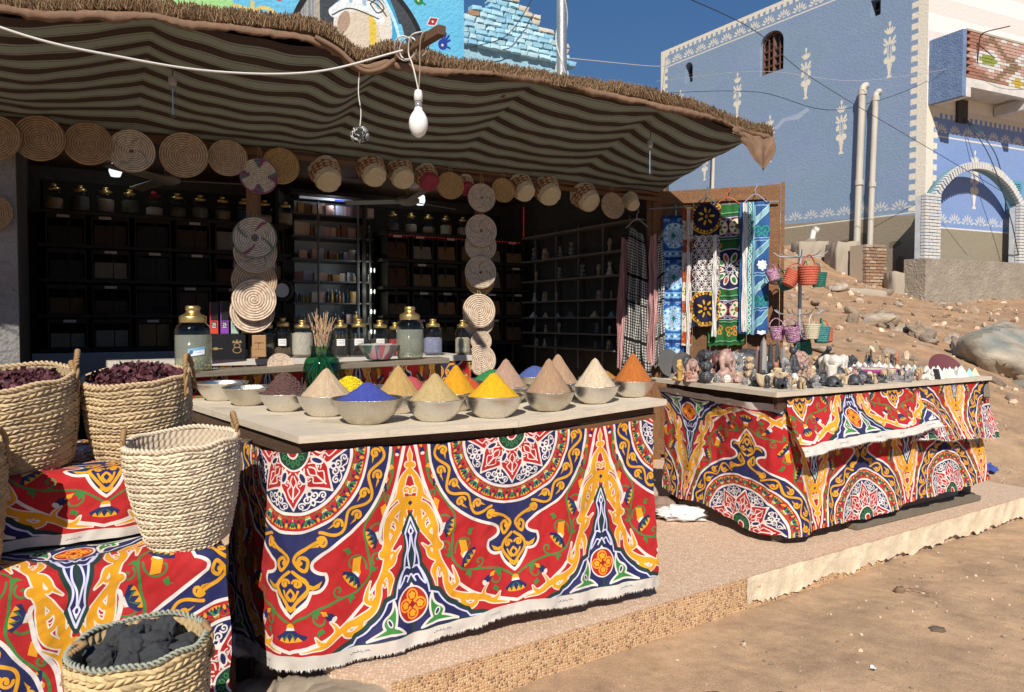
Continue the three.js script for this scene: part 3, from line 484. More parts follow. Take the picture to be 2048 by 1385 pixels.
const CROWD = [
  [1.842, -5.092, 0.062, 'bust', 'black', 'small black carved bust next to the terracotta red small reclining animal carving'],
  [1.801, -4.913, 0.055, 'totem', 'white', 'small white stacked heads carving next to the pinkish brown standing figurine'],
  [1.943, -4.921, 0.067, 'cat', 'tan', 'small tan seated cat figurine next to the pinkish brown standing figurine'],
  [2.762, -5.074, 0.073, 'lump', 'tan', 'small tan rounded stone carving next to the black square stone tablet'],
  [2.283, -4.908, 0.074, 'bust', 'black', 'small black carved bust next to the white small cup'],
  [2.236, -4.865, 0.057, 'scribe', 'grey', 'small mottled grey seated scribe statuette next to the white small cup'],
  [2.756, -4.996, 0.044, 'cat', 'black', 'small black seated cat figurine next to the black square stone tablet'],
  [2.693, -4.846, 0.065, 'lying', 'white', 'small white small reclining animal carving next to the black square stone tablet'],
  [2.246, -4.696, 0.068, 'bust', 'cream', 'small cream carved bust next to the maroon small reclining animal carving'],
  [1.798, -4.689, 0.058, 'bust', 'pink', 'small pinkish brown carved bust next to the pinkish brown standing figurine'],
  [1.972, -4.82, 0.076, 'cat', 'black', 'small black seated cat figurine next to the pinkish brown standing figurine'],
  [1.663, -4.346, 0.045, 'stand', 'terra', 'small terracotta red standing figurine next to the white crouching sphinx carving'],
  [1.557, -4.207, 0.053, 'scribe', 'grey', 'small mottled grey seated scribe statuette next to the black ram head carving lying flat'],
  [1.949, -4.749, 0.052, 'lying', 'white', 'small white small reclining animal carving next to the pinkish brown standing figurine'],
  [2.171, -4.622, 0.056, 'lump', 'grey', 'small mottled grey rounded stone carving next to the maroon small reclining animal carving'],
  [2.382, -4.96, 0.046, 'bust', 'cream', 'small cream carved bust next to the black tortoise carving'],
  [1.42, -4.381, 0.066, 'lying', 'black', 'small black small reclining animal carving next to the cream shallow boat shaped dish'],
  [2.531, -4.893, 0.07, 'stand', 'terra', 'small terracotta red standing figurine next to the black crouching sphinx carving'],
  [1.597, -4.273, 0.057, 'sphinx', 'tan', 'small tan crouching sphinx carving next to the white crouching sphinx carving'],
  [2.477, -4.884, 0.069, 'cup', 'cream', 'small cream small cup next to the black crouching sphinx carving'],
  [2.171, -4.536, 0.042, 'lying', 'black', 'small black small reclining animal carving next to the maroon small reclining animal carving'],
  [2.499, -4.836, 0.068, 'scribe', 'black', 'small black seated scribe statuette next to the black crouching sphinx carving'],
  [2.421, -4.716, 0.058, 'scribe', 'grey', 'small mottled grey seated scribe statuette next to the pinkish brown rounded stone carving'],
  [1.636, -4.222, 0.067, 'elephant', 'tan', 'small tan little elephant figurine next to the white crouching sphinx carving'],
  [2.393, -4.835, 0.043, 'bust', 'black', 'small black carved bust next to the pinkish brown rounded stone carving'],
  [1.873, -4.359, 0.064, 'turtle', 'black', 'small black tortoise carving next to the black seated scribe statuette'],
  [2.033, -5.185, 0.06, 'bust', 'black', 'small black carved bust next to the mottled grey slim obelisk'],
  [2.352, -5.493, 0.073, 'bust', 'grey', 'small mottled grey carved bust next to the tan stacked heads carving'],
  [1.945, -5.055, 0.053, 'bust', 'pink', 'small pinkish brown carved bust next to the mottled grey carved bust'],
  [1.607, -4.465, 0.053, 'lying', 'black', 'small black small reclining animal carving next to the tan rounded stone carving'],
  [2.096, -5.197, 0.074, 'bust', 'cream', 'small cream carved bust next to the white little elephant figurine'],
  [1.767, -5.044, 0.053, 'sphinx', 'tan', 'small tan crouching sphinx carving next to the terracotta red small reclining animal carving'],
  [1.716, -4.803, 0.066, 'sphinx', 'tan', 'small tan crouching sphinx carving next to the pinkish brown standing figurine'],
  [2.605, -4.785, 0.047, 'stand', 'terra', 'small terracotta red standing figurine next to the pinkish brown rounded stone carving'],
  [2.139, -5.452, 0.077, 'bust', 'grey', 'small mottled grey carved bust next to the black seated cat figurine'],
  [2.084, -4.549, 0.051, 'scribe', 'black', 'small black seated scribe statuette next to the maroon small reclining animal carving'],
  [1.704, -4.284, 0.065, 'lying', 'black', 'small black small reclining animal carving next to the white crouching sphinx carving'],
  [1.737, -4.725, 0.069, 'cat', 'black', 'small black seated cat figurine next to the tan rounded stone carving'],
  [1.704, -4.383, 0.045, 'lump', 'white', 'small white rounded stone carving next to the tan rounded stone carving'],
  [1.606, -4.793, 0.071, 'bust', 'black', 'small black carved bust next to the pinkish brown standing figurine'],
  [1.562, -4.338, 0.054, 'elephant', 'tan', 'small tan little elephant figurine next to the cream shallow boat shaped dish'],
  [2.561, -4.797, 0.076, 'bust', 'grey', 'small mottled grey carved bust next to the black crouching sphinx carving'],
  [1.626, -4.407, 0.065, 'stand', 'terra', 'small terracotta red standing figurine next to the tan rounded stone carving'],
  [1.63, -4.707, 0.071, 'lying', 'black', 'small black small reclining animal carving next to the pinkish brown standing figurine'],
  [1.933, -4.421, 0.075, 'elephant', 'tan', 'small tan little elephant figurine next to the black seated scribe statuette'],
  [1.693, -4.347, 0.053, 'bust', 'black', 'small black carved bust next to the white crouching sphinx carving'],
  [1.475, -4.503, 0.06, 'lying', 'cream', 'small cream small reclining animal carving next to the black rounded stone carving'],
  [2.724, -5.19, 0.066, 'cat', 'black', 'small black seated cat figurine next to the mottled grey small reclining animal carving'],
  [2.598, -4.822, 0.046, 'sphinx', 'tan', 'small tan crouching sphinx carving next to the black crouching sphinx carving'],
  [2.407, -5.514, 0.097, 'bust', 'pink', 'small pinkish brown carved bust next to the tan rounded stone carving'],
  [1.935, -4.533, 0.052, 'bust', 'maroon', 'small maroon carved bust next to the cream stacked heads carving'],
  [2.18, -4.695, 0.053, 'bust', 'black', 'small black carved bust next to the white rounded stone carving'],
  [1.548, -4.623, 0.053, 'lump', 'black', 'small black rounded stone carving next to the pinkish brown tortoise carving'],
  [2.552, -5.033, 0.067, 'bust', 'maroon', 'small maroon carved bust next to the black crouching sphinx carving'],
  [1.305, -4.885, 0.061, 'lump', 'tan', 'small tan rounded stone carving next to the maroon seated cat figurine'],
  [2.402, -4.769, 0.055, 'sphinx', 'grey', 'small mottled grey crouching sphinx carving next to the pinkish brown rounded stone carving'],
  [2.348, -5.184, 0.064, 'lump', 'white', 'small white rounded stone carving next to the white little elephant figurine'],
  [2.747, -5.165, 0.057, 'stand', 'terra', 'small terracotta red standing figurine next to the black square stone tablet'],
  [1.56, -4.574, 0.066, 'turtle', 'black', 'small black tortoise carving next to the black rounded stone carving'],
  [2.286, -4.622, 0.054, 'lying', 'black', 'small black small reclining animal carving next to the white rounded stone carving'],
  [1.414, -4.671, 0.071, 'lump', 'tan', 'small tan rounded stone carving next to the pinkish brown tortoise carving'],
  [1.907, -4.676, 0.057, 'scribe', 'black', 'small black seated scribe statuette next to the pinkish brown standing figurine'],
  [1.816, -4.942, 0.051, 'scribe', 'grey', 'small mottled grey seated scribe statuette next to the mottled grey slim obelisk'],
  [2.501, -5.028, 0.049, 'cup', 'cream', 'small cream small cup next to the mottled grey small reclining animal carving'],
  [2.194, -4.796, 0.073, 'lump', 'pink', 'small pinkish brown rounded stone carving next to the white rounded stone carving'],
  [1.654, -4.55, 0.069, 'cup', 'cream', 'small cream small cup next to the tan rounded stone carving'],
  [2.11, -4.736, 0.042, 'lump', 'black', 'small black rounded stone carving next to the white rounded stone carving'],
  [2.014, -4.51, 0.048, 'cup', 'cream', 'small cream small cup next to the cream stacked heads carving'],
  [1.93, -4.386, 0.047, 'cat', 'black', 'small black seated cat figurine next to the black seated scribe statuette'],
  [2.2, -5.525, 0.067, 'stand', 'terra', 'small terracotta red standing figurine next to the tan stacked heads carving'],
  [1.716, -4.427, 0.057, 'turtle', 'black', 'small black tortoise carving next to the tan rounded stone carving'],
  [2.442, -5.649, 0.094, 'cat', 'black', 'small black seated cat figurine next to the mottled grey tiny pyramid'],
  [1.749, -4.303, 0.075, 'scribe', 'grey', 'small mottled grey seated scribe statuette next to the white crouching sphinx carving'],
  [2.196, -4.901, 0.067, 'lying', 'cream', 'small cream small reclining animal carving next to the white small cup'],
  [2.643, -5.076, 0.047, 'turtle', 'tan', 'small tan tortoise carving next to the black square stone tablet'],
  [2.21, -5.076, 0.074, 'turtle', 'black', 'small black tortoise carving next to the white small cup'],
  [1.922, -4.623, 0.07, 'bust', 'cream', 'small cream carved bust next to the cream stacked heads carving'],
  [2.215, -4.562, 0.069, 'cat', 'tan', 'small tan seated cat figurine next to the maroon small reclining animal carving'],
  [1.759, -4.95, 0.07, 'cup', 'cream', 'small cream small cup next to the mottled grey slim obelisk'],
  [2.267, -4.647, 0.053, 'stand', 'black', 'small black standing figurine next to the maroon small reclining animal carving'],
  [1.833, -4.697, 0.05, 'sphinx', 'tan', 'small tan crouching sphinx carving next to the tan rounded stone carving'],
  [2.412, -4.88, 0.053, 'stand', 'terra', 'small terracotta red standing figurine next to the black tortoise carving'],
  [1.462, -4.276, 0.076, 'bust', 'black', 'small black carved bust next to the cream shallow boat shaped dish'],
  [1.57, -4.444, 0.075, 'lump', 'tan', 'small tan rounded stone carving next to the black rounded stone carving'],
  [2.441, -4.744, 0.043, 'totem', 'white', 'small white stacked heads carving next to the pinkish brown rounded stone carving'],
  [2.327, -5.394, 0.068, 'totem', 'white', 'small white stacked heads carving next to the black stretching cat figurine'],
  [2.056, -4.498, 0.064, 'turtle', 'black', 'small black tortoise carving next to the cream stacked heads carving'],
  [2.492, -5.469, 0.082, 'lying', 'black', 'small black small reclining animal carving next to the mottled grey tiny pyramid'],
  [1.867, -4.514, 0.051, 'lying', 'cream', 'small cream small reclining animal carving next to the black seated scribe statuette'],
  [1.976, -4.965, 0.075, 'turtle', 'tan', 'small tan tortoise carving next to the pinkish brown standing figurine'],
  [1.186, -4.875, 0.069, 'bust', 'black', 'small black carved bust next to the black carved bust'],
  [2.251, -4.818, 0.063, 'turtle', 'black', 'small black tortoise carving next to the pinkish brown rounded stone carving'],
  [1.612, -4.562, 0.047, 'scribe', 'black', 'small black seated scribe statuette next to the tan rounded stone carving'],
  [1.283, -4.658, 0.062, 'lump', 'grey', 'small mottled grey rounded stone carving next to the white rounded stone carving'],
  [2.198, -4.602, 0.057, 'bust', 'black', 'small black carved bust next to the maroon small reclining animal carving'],
  [1.594, -4.933, 0.069, 'bust', 'grey', 'small mottled grey carved bust next to the mottled grey slim obelisk'],
  [1.514, -5.017, 0.07, 'bust', 'black', 'small black carved bust next to the mottled grey carved bust'],
  [1.567, -5.242, 0.077, 'bust', 'cream', 'small cream carved bust next to the black and white striped carved bust'],
  [1.869, -5.378, 0.06, 'bust', 'grey', 'small mottled grey carved bust next to the cream small reclining animal carving'],
  [2.293, -5.012, 0.076, 'bust', 'maroon', 'small maroon carved bust next to the black tortoise carving'],
  [2.286, -5.122, 0.065, 'lump', 'tan', 'small tan rounded stone carving next to the black tortoise carving'],
  [1.974, -4.659, 0.052, 'lying', 'black', 'small black small reclining animal carving next to the cream stacked heads carving'],
  [2.022, -4.958, 0.063, 'bust', 'black', 'small black carved bust next to the white little elephant figurine'],
  [2.457, -4.694, 0.071, 'sphinx', 'grey', 'small mottled grey crouching sphinx carving next to the black crouching sphinx carving'],
  [1.771, -4.808, 0.046, 'bust', 'grey', 'small mottled grey carved bust next to the pinkish brown standing figurine'],
];

// ------------------------------------------------------------------ ground, hill, platform
const KNOTS = [[6.84, -10, 0.49], [4.4, -8.5, 0.8], [5.63, -12.5, 1.39], [6.54, -16.5, 2.27], [9.55, -14, 1.35], [8.03, -21, 3.48], [9.9, -18, 1.87], [11.6, -17, 1.71], [6.14, -10.5, 0.95], [7.8, -21.5, 3.4], [4.73, -6.9, 0.24], [3.2, -7.4, 0.5],
  [0, 0, 0], [-8, -3, 0], [3, -3, 0], [6, -4, 0], [9, -6.5, 0.02], [3.4, -5.2, 0], [0, -5, 0], [-6, -9, 0], [0, -9, 0.3], [2, -9.5, 0.6], [1, -14, 1.4], [-6, -16, 0.6], [14, -10, 0.3], [20, -30, 3], [-30, -40, 2], [40, -15, 0.5], [20, 2, 0], [-30, 4, 0], [0, 18, 0], [3, -24, 3.6], [14, -24, 2.6], [60, -80, 4], [-60, -80, 3]];
const tps = (() => {                          // thin-plate surface through the surveyed heights
  const n = KNOTS.length, N = n + 3, A = [], U = (r2) => (r2 > 1e-9 ? 0.5 * r2 * Math.log(r2) : 0);
  for (let i = 0; i < N; i++) { A.push(new Float64Array(N + 1)); }
  for (let i = 0; i < n; i++) { for (let j = 0; j < n; j++) A[i][j] = U((KNOTS[i][0] - KNOTS[j][0]) ** 2 + (KNOTS[i][1] - KNOTS[j][1]) ** 2) + (i === j ? 0.4 : 0); A[i][n] = A[n][i] = 1; A[i][n + 1] = A[n + 1][i] = KNOTS[i][0]; A[i][n + 2] = A[n + 2][i] = KNOTS[i][1]; A[i][N] = KNOTS[i][2]; }
  for (let c = 0; c < N; c++) { let p = c; for (let r = c + 1; r < N; r++) if (Math.abs(A[r][c]) > Math.abs(A[p][c])) p = r; [A[c], A[p]] = [A[p], A[c]]; for (let r = 0; r < N; r++) if (r !== c) { const f = A[r][c] / A[c][c]; if (f) for (let k = c; k <= N; k++) A[r][k] -= f * A[c][k]; } }
  const w = A.map((r, i) => r[N] / r[i]);
  return (x, z) => { let s = w[n] + w[n + 1] * x + w[n + 2] * z; for (let i = 0; i < n; i++) s += w[i] * U((x - KNOTS[i][0]) ** 2 + (z - KNOTS[i][1]) ** 2); return s; };
})();
function groundY(x, z) {
  const a = (x - LX) * UX + (z - LZ) * UZ, b = (x - LX) * NX + (z - LZ) * NZ;
  let rise = Math.max(0, tps(x, z)) * smooth(-b + Math.max(0, a - 4.4) * 0.9, -2.2, 0.6);
  const near = Math.hypot(x, z);
  rise += 0.008 * fbm(x * 0.9, z * 0.9, 4) + (rise > 0.05 ? 0.07 * Math.min(1, rise * 2) * fbm(x * 0.7 + 9, z * 0.7, 5) : 0);
  if (near < 9) rise += 0.006 * n2(x * 4, z * 4);
  return rise;
}
const sandTex = dataTex(1024, 1024, (i, j) => {
  const x = i / 1024, y = j / 1024, a = tfbm(x, y, 0, 3), b = tfbm(x + 0.31, y + 0.7, 2, 6), g = R0(); let v = 0.7 + 0.06 * (a - 0.5) + 0.26 * (b - 0.5) + 0.12 * (g - 0.5);
  if (g > 0.9935) v += 0.18; else if (g < 0.006) v -= 0.22;
  return [v * 1.03, v * 0.97, v * 0.9];
});
const sandBump = dataTex(1024, 1024, (i, j) => { const x = i / 1024, y = j / 1024, v = 0.5 * tfbm(x, y, 2, 6) + 0.3 * tn[4](x, y) + 0.2 * R0(); return [v, v, v]; }, false);
{
  const N = 300, X = (u) => { const s = u * 2 - 1; return 3 + 9 * s + 150 * s ** 5; }, Z = (v) => { const s = v * 2 - 1; return -7.5 + 11 * s + 150 * s ** 5; };
  const g = grid((u, v) => { const x = X(u), z = Z(v); return [x, groundY(x, z), z, x / 2.6, z / 2.6]; }, N, N);
  paint(g, (x, y, z) => {                     // earth: paler trodden sand on the street, redder soil with grey patches on the slope
    const k = clamp(y * 1.4, 0, 1), p = fbm(x * 0.35 + 3, z * 0.35, 4), q = fbm(x * 1.1, z * 1.1 + 8, 4);
    const c = [0.52, 0.395, 0.28], d = [0.44, 0.3, 0.19], e = [0.4, 0.325, 0.25], t = k * 0.8, m = smooth(q + p, 0.15, 0.7) * (0.12 + 0.4 * k);
    const f = 1 + 0.06 * p + 0.07 * q; return [0, 1, 2].map((i) => lerp(lerp(c[i], d[i], t), e[i], m) * f);
  });
  struct('ground', g, M([1.62, 1.6, 1.58], 0.95, { map: sandTex, bumpMap: sandBump, bumpScale: 0.012, vertexColors: true }), 'sandy brown street and rising slope of bare earth');
}
// pebble terrazzo of the platform
function cells(n, seed) { const r = rng(seed), p = Array.from({ length: n * n }, () => [r(), r(), r()]); return (x, y) => { const X = x * n, Y = y * n, I = Math.floor(X), J = Math.floor(Y); let d1 = 9, d2 = 9, id = 0; for (let j = J - 1; j <= J + 1; j++) for (let i = I - 1; i <= I + 1; i++) { const q = p[(((j % n) + n) % n) * n + (((i % n) + n) % n)], d = Math.hypot(i + 0.15 + 0.7 * q[0] - X, (j + 0.15 + 0.7 * q[1] - Y)); if (d < d1) { d2 = d1; d1 = d; id = q[2]; } else if (d < d2) d2 = d; } return [d1, d2 - d1, id]; }; }
const vor = cells(44, 3), vorCache = new Float32Array(1024 * 1024 * 2);
for (let j = 0; j < 1024; j++) for (let i = 0; i < 1024; i++) { const q = vor(i / 1024, j / 1024); vorCache[(j * 1024 + i) * 2] = q[1]; vorCache[(j * 1024 + i) * 2 + 1] = q[2]; }
const pebble = (pal, grout) => dataTex(1024, 1024, (i, j) => { const e = vorCache[(j * 1024 + i) * 2], id = vorCache[(j * 1024 + i) * 2 + 1], c = pal[Math.floor(id * pal.length)], t = smooth(e, 0.14, 0.32), f = 0.93 + 0.14 * R0() ; return [0, 1, 2].map((k) => lerp(grout[k], c[k], t) * f); });
const pebbleBump = dataTex(1024, 1024, (i, j) => { const v = Math.min(1, vorCache[(j * 1024 + i) * 2] * 2.4); return [v, v, v]; }, false);
const floorPebble = pebble([[0.80, 0.72, 0.64], [0.76, 0.67, 0.59], [0.83, 0.76, 0.69], [0.73, 0.63, 0.55], [0.79, 0.71, 0.63]], [0.7, 0.61, 0.53]);
const riserPebble = pebble([[0.82, 0.69, 0.54], [0.72, 0.55, 0.42], [0.86, 0.76, 0.62], [0.56, 0.42, 0.34], [0.8, 0.65, 0.5], [0.84, 0.71, 0.56], [0.86, 0.74, 0.6], [0.5, 0.38, 0.33], [0.78, 0.62, 0.48]], [0.83, 0.71, 0.56]);
{
  const front = [[-0.14, 2.692], [0.93, 2.638], [1.943, 2.572], [2.9, 2.527], [4.1, 2.47], [5.0, 2.43]], P = (q) => { const v = S(q[0], 0, q[1]); return [v.x, v.z]; };
  const plan = [...front.map(P), P([5.0, 0.02]), P([-0.3, 0.02]), P([-0.36, 1.2]), P([-0.22, 2.1]), P([-0.3, 2.45])];
  struct('platform', prism(plan, -0.2, 0.15, 1 / 0.62), M([1.1, 1.02, 0.94], 0.82, { map: floorPebble, bumpMap: pebbleBump, bumpScale: 0.001 }), 'pebbled terrazzo platform the stall stands on');
  const rise = front.map((q, i) => [q[0], q[1] + 0.012]);
  const skin = (pts, o, y0, y1, n, jag) => grid((u, v) => { const t = u * (pts.length - 1), i = Math.min(pts.length - 2, Math.floor(t)), f = t - i, a = lerp(pts[i][0], pts[i + 1][0], f), b = lerp(pts[i][1], pts[i + 1][1], f) + o + 0.006 * n2(a * 7, v * 3), j = v > 0.5 ? (jag ? jag * (0.6 * n2(a * 4, 4) + 0.4 * n2(a * 23, 9)) : 0) : 0, q = S(a, lerp(y1, y0, v) + j, b); return [q.x, q.y, q.z, a / 0.5, q.y / 0.5]; }, n, 4);
  struct('platform_riser', skin(rise.slice(0, 4), 0.004, -0.05, 0.152, 90, 0), M([0.95, 0.88, 0.8], 0.85, { map: riserPebble, bumpMap: pebbleBump, bumpScale: 0.0025 }), 'step face set with brown pebbles');
  struct('plaster_patch', skin([[1.7, 2.604], [1.943, 2.59], [2.9, 2.545], [4.1, 2.488], [4.9, 2.45]], 0.006, 0.03, 0.156, 160, 0.04), M([1.0, 0.83, 0.59], 0.9, { map: rep(speck, 1), bumpMap: rep(grain, 1.5), bumpScale: 0.006 }), 'cream plaster skin on the far end of the step');
}
{ // loose gravel: nobody could count it
  const r = rng(21), g = new THREE.IcosahedronGeometry(1, 0), m = new THREE.InstancedMesh(g, M([1, 1, 1], 0.9), 7600), o = new THREE.Object3D(), c = new THREE.Color(); m.name = 'gravel'; m.castShadow = m.receiveShadow = true;
  for (let i = 0; i < 7600; i++) {
    let x, z, s; if (i < 6000) { const t = Math.pow(r(), 0.7); z = -1.6 - 7 * t; x = -1 + r() * (4 + 5.5 * t); s = 0.0014 + 0.007 * r() ** 3; } else { x = 3.5 + r() * 9; z = -7 - r() * 13; s = 0.012 + 0.05 * r() ** 4; }
    const v = V(x, 0, z), a = (x - LX) * UX + (z - LZ) * UZ, b = (x - LX) * NX + (z - LZ) * NZ; if (a > -0.4 && a < 5.05 && b < 2.72 && b > -3) x += 3;
    o.position.set(x, groundY(x, z) + s * 0.3, z); o.rotation.set(r() * 6, r() * 6, r() * 6); o.scale.set(s * (0.8 + r()), s * 0.8, s * (0.8 + r())); o.updateMatrix(); m.setMatrixAt(i, o.matrix);
    const k = r() < 0.2 ? 1.5 + r() * 0.5 : 0.5 + r() * 0.8; m.setColorAt(i, c.setRGB(0.36 * k, 0.27 * k, 0.19 * k));
  }
  scene.add(m); tag(m, 'loose grit and small stones strewn over the street and slope', 'gravel', null, 'stuff');
}
// ------------------------------------------------------------------ the blue house on the slope
const HC = [9.858, -18], W1 = [-0.537, -0.8436], N1 = [-0.8436, 0.537], W2 = [0.9023, -0.4311], N2v = [0.4311, 0.9023];
const HL = (s, y, o = 0) => V(HC[0] + W1[0] * s + N1[0] * o, y, HC[1] + W1[1] * s + N1[1] * o);
const HR = (s, y, o = 0) => V(HC[0] + W2[0] * s + N2v[0] * o, y, HC[1] + W2[1] * s + N2v[1] * o);
const stucco = dataTex(512, 512, (i, j) => { const x = i / 512, y = j / 512, v = 0.6 * tfbm(x, y, 4, 6) + 0.3 * tn[3](x, y) + 0.1 * R0(); return [v, v, v]; }, false);
function washes(c, w, h, seed, cols, n) { const r = rng(seed); for (let i = 0; i < n; i++) { const x = r() * w, y = r() * h, q = w * (0.02 + 0.09 * r()); c.globalAlpha = 0.045; c.fillStyle = cols[Math.floor(r() * cols.length)]; c.beginPath(); for (let k = 0; k < 9; k++) c.lineTo(x + Math.cos(k / 9 * TAU) * q * (0.5 + r()), y + Math.sin(k / 9 * TAU) * q * (0.3 + 0.6 * r())); c.fill(); } c.globalAlpha = 1; }
function palmette(c, x, y, s, col) { c.save(); c.translate(x, y); c.scale(s, s); for (let k = -3; k <= 3; k++) { c.save(); c.rotate(k * 0.42); c.beginPath(); c.ellipse(0, -0.62, 0.085, 0.3 - Math.abs(k) * 0.02, 0, 0, TAU); c.fillStyle = col; c.fill(); c.restore(); } disc(c, 0, -0.16, 0.13, col, 0.09); c.restore(); }
function bouquet(c, x, y, h, col) {           // stencilled vase of lotus, base at (x, y), h tall
  c.save(); c.translate(x, y); c.scale(h, h); const e = (a, b, w, q, rot = 0) => { c.save(); c.translate(a, b); c.rotate(rot); disc(c, 0, 0, w, col, q); c.restore(); };
  fillP(c, [[-0.055, 0], [0.055, 0], [0.03, -0.05], [-0.03, -0.05]], col); fillP(c, [[-0.02, -0.05], [0.02, -0.05], [0.04, -0.2], [-0.04, -0.2]], col); e(0, -0.22, 0.05, 0.03);
  e(-0.055, -0.31, 0.055, 0.06); e(0.055, -0.31, 0.055, 0.06); e(0, -0.27, 0.04, 0.05); c.lineWidth = 0.012; c.strokeStyle = col; for (const k of [-0.05, -0.02, 0.02, 0.05]) { c.beginPath(); c.moveTo(k * 0.6, -0.34); c.lineTo(k * 1.3, -0.62); c.stroke(); }
  e(-0.075, -0.49, 0.035, 0.06, 0.3); e(0.075, -0.49, 0.035, 0.06, -0.3); for (const k of [-1, 0, 1]) { e(k * 0.08, -0.67, 0.022, 0.055, k * 0.5); e(k * 0.045, -0.62, 0.02, 0.04, k * 0.3); } e(-0.09, -0.6, 0.04, 0.016, 0.7); e(0.09, -0.6, 0.04, 0.016, -0.7);
  for (const k of [-2, -1, 0, 1, 2]) e(k * 0.03, -0.84 + Math.abs(k) * 0.012, 0.017, 0.065, k * 0.35); e(0, -0.95, 0.022, 0.045); c.restore();
}
const PAINTW = '#ded7c6';
const leftWallTex = canvasTex(1152, 1280, (c) => {          // 9 m long, 10 m high; x = 0 at the corner
  c.scale(128, 128); c.fillStyle = '#8294b4'; c.fillRect(0, 0, 9, 10); washes(c, 9, 10, 5, ['#7388ac', '#96a8c0', '#8398b6', '#a2b1c5', '#6d82a6'], 900);
  const Y = (y) => 10.4 - y;                  // metres above the street to canvas
  c.fillStyle = '#8f8571'; c.beginPath(); c.moveTo(0, Y(3.9)); c.lineTo(2, Y(4.02)); c.lineTo(4.05, Y(4.09)); c.lineTo(9, Y(4.2)); c.lineTo(9, 10); c.lineTo(0, 10); c.fill();
  c.save(); c.beginPath(); c.rect(0, Y(3.98), 9, 5); c.clip(); washes(c, 9, 20, 8, ['#80765f', '#9c927e', '#857c6b'], 700); c.restore();
  c.globalAlpha = 0.5; c.fillStyle = '#574a3b'; for (const [x, y, rx, ry] of [[0.75, 3.25, 0.22, 0.14], [0.55, 2.5, 0.3, 0.55], [1.5, 3.45, 0.3, 0.2], [2.1, 3.4, 0.5, 0.12]]) { c.beginPath(); for (let k = 0; k < 14; k++) { const t = k / 14 * TAU, q = 0.75 + 0.3 * n2(x * 9 + k, y); c.lineTo(x + Math.cos(t) * rx * q, Y(y) + Math.sin(t) * ry * q); } c.fill(); } c.globalAlpha = 1;
  c.fillStyle = PAINTW; c.fillRect(0, 0, 9, 0.1); for (let i = 0; i < 46; i++) c.fillRect(i * 0.2, 0.1, 0.11, 0.1); c.fillRect(0, 0.55, 9, 0.035); for (let i = 0; i < 17; i++) palmette(c, 0.45 + i * 0.52, 0.52, 0.29, PAINTW);
  c.fillRect(0, 0, 0.24, Y(3.95)); for (let i = 0; i < 25; i++) c.fillRect(0.24, 0.1 + i * 0.256, 0.16, 0.14); c.fillRect(8.8, 0, 0.2, 10); for (let i = 0; i < 40; i++) c.fillRect(8.68, 0.1 + i * 0.256, 0.12, 0.14);
  for (const [x, b, t] of [[5.72, 7.49, 8.83], [3.34, 7.45, 8.85], [0.95, 7.39, 8.78], [4.51, 5.93, 7.29], [2.24, 5.75, 7.16], [7, 5.8, 6.95], [8.08, 7.6, 8.92]]) bouquet(c, x, Y(b), t - b, PAINTW);
  for (let i = 0; i < 16; i++) palmette(c, 0.62 + i * 0.5, Y(4.08 + i * 0.012), 0.29, '#c2c2c0'); c.fillRect(0, Y(4.0), 9, 0.03);
  c.globalAlpha = 0.75; c.fillStyle = '#a9b6c6'; c.beginPath(); for (const q of [[3.55, 6.95], [4.0, 7.0], [4.25, 6.82], [4.4, 6.86], [4.1, 7.08], [3.6, 7.1], [3.3, 7.2], [3.2, 7.12]]) c.lineTo(q[0], Y(q[1])); c.fill(); c.globalAlpha = 1;
});
const rightWallTex = canvasTex(1024, 1024, (c) => {         // 6 m long, 9 m high; x = 0 at the corner
  c.scale(1024 / 6, 1024 / 9); const Y = (y) => 10.4 - y; c.fillStyle = '#7a94c4'; c.fillRect(0, 0, 6, 9); washes(c, 6, 9, 9, ['#6c87bd', '#8ea6cf', '#889fca', '#6a84b8'], 600);
  for (let i = 0; i < 8; i++) { c.fillStyle = i % 2 ? '#e9d8d2' : '#f0ebe3'; c.fillRect(0, 0.05 + i * 0.42, 6, 0.42); } c.fillStyle = '#e8e4da'; c.fillRect(0, Y(7.2), 6, 0.75);
  c.fillStyle = PAINTW; c.fillRect(0, Y(6.5), 6, 0.14); for (let i = 0; i < 40; i++) c.fillRect(i * 0.19, Y(6.36), 0.1, 0.12); c.fillRect(0, Y(5.82), 6, 0.035); for (let i = 0; i < 14; i++) palmette(c, 0.55 + i * 0.5, Y(5.87), 0.28, PAINTW);
  c.fillRect(0, Y(6.5), 0.26, 2.65); for (let i = 0; i < 11; i++) c.fillRect(0.26, Y(6.4) + i * 0.256, 0.14, 0.14);
  bouquet(c, 1.84, Y(4.15), 1.46, PAINTW); bouquet(c, 4.4, Y(4.15), 1.46, PAINTW); for (let i = 0; i < 11; i++) palmette(c, 0.6 + i * 0.5, Y(3.72), 0.3, '#c2c4c4'); c.fillRect(0, Y(3.64), 6, 0.035);
  c.fillStyle = '#8f8673'; c.fillRect(0, Y(3.6), 6, 4); c.save(); c.beginPath(); c.rect(0, Y(3.6), 6, 4); c.clip(); washes(c, 6, 18, 14, ['#81785f', '#a09783', '#a9a08c'], 500); c.restore();
});
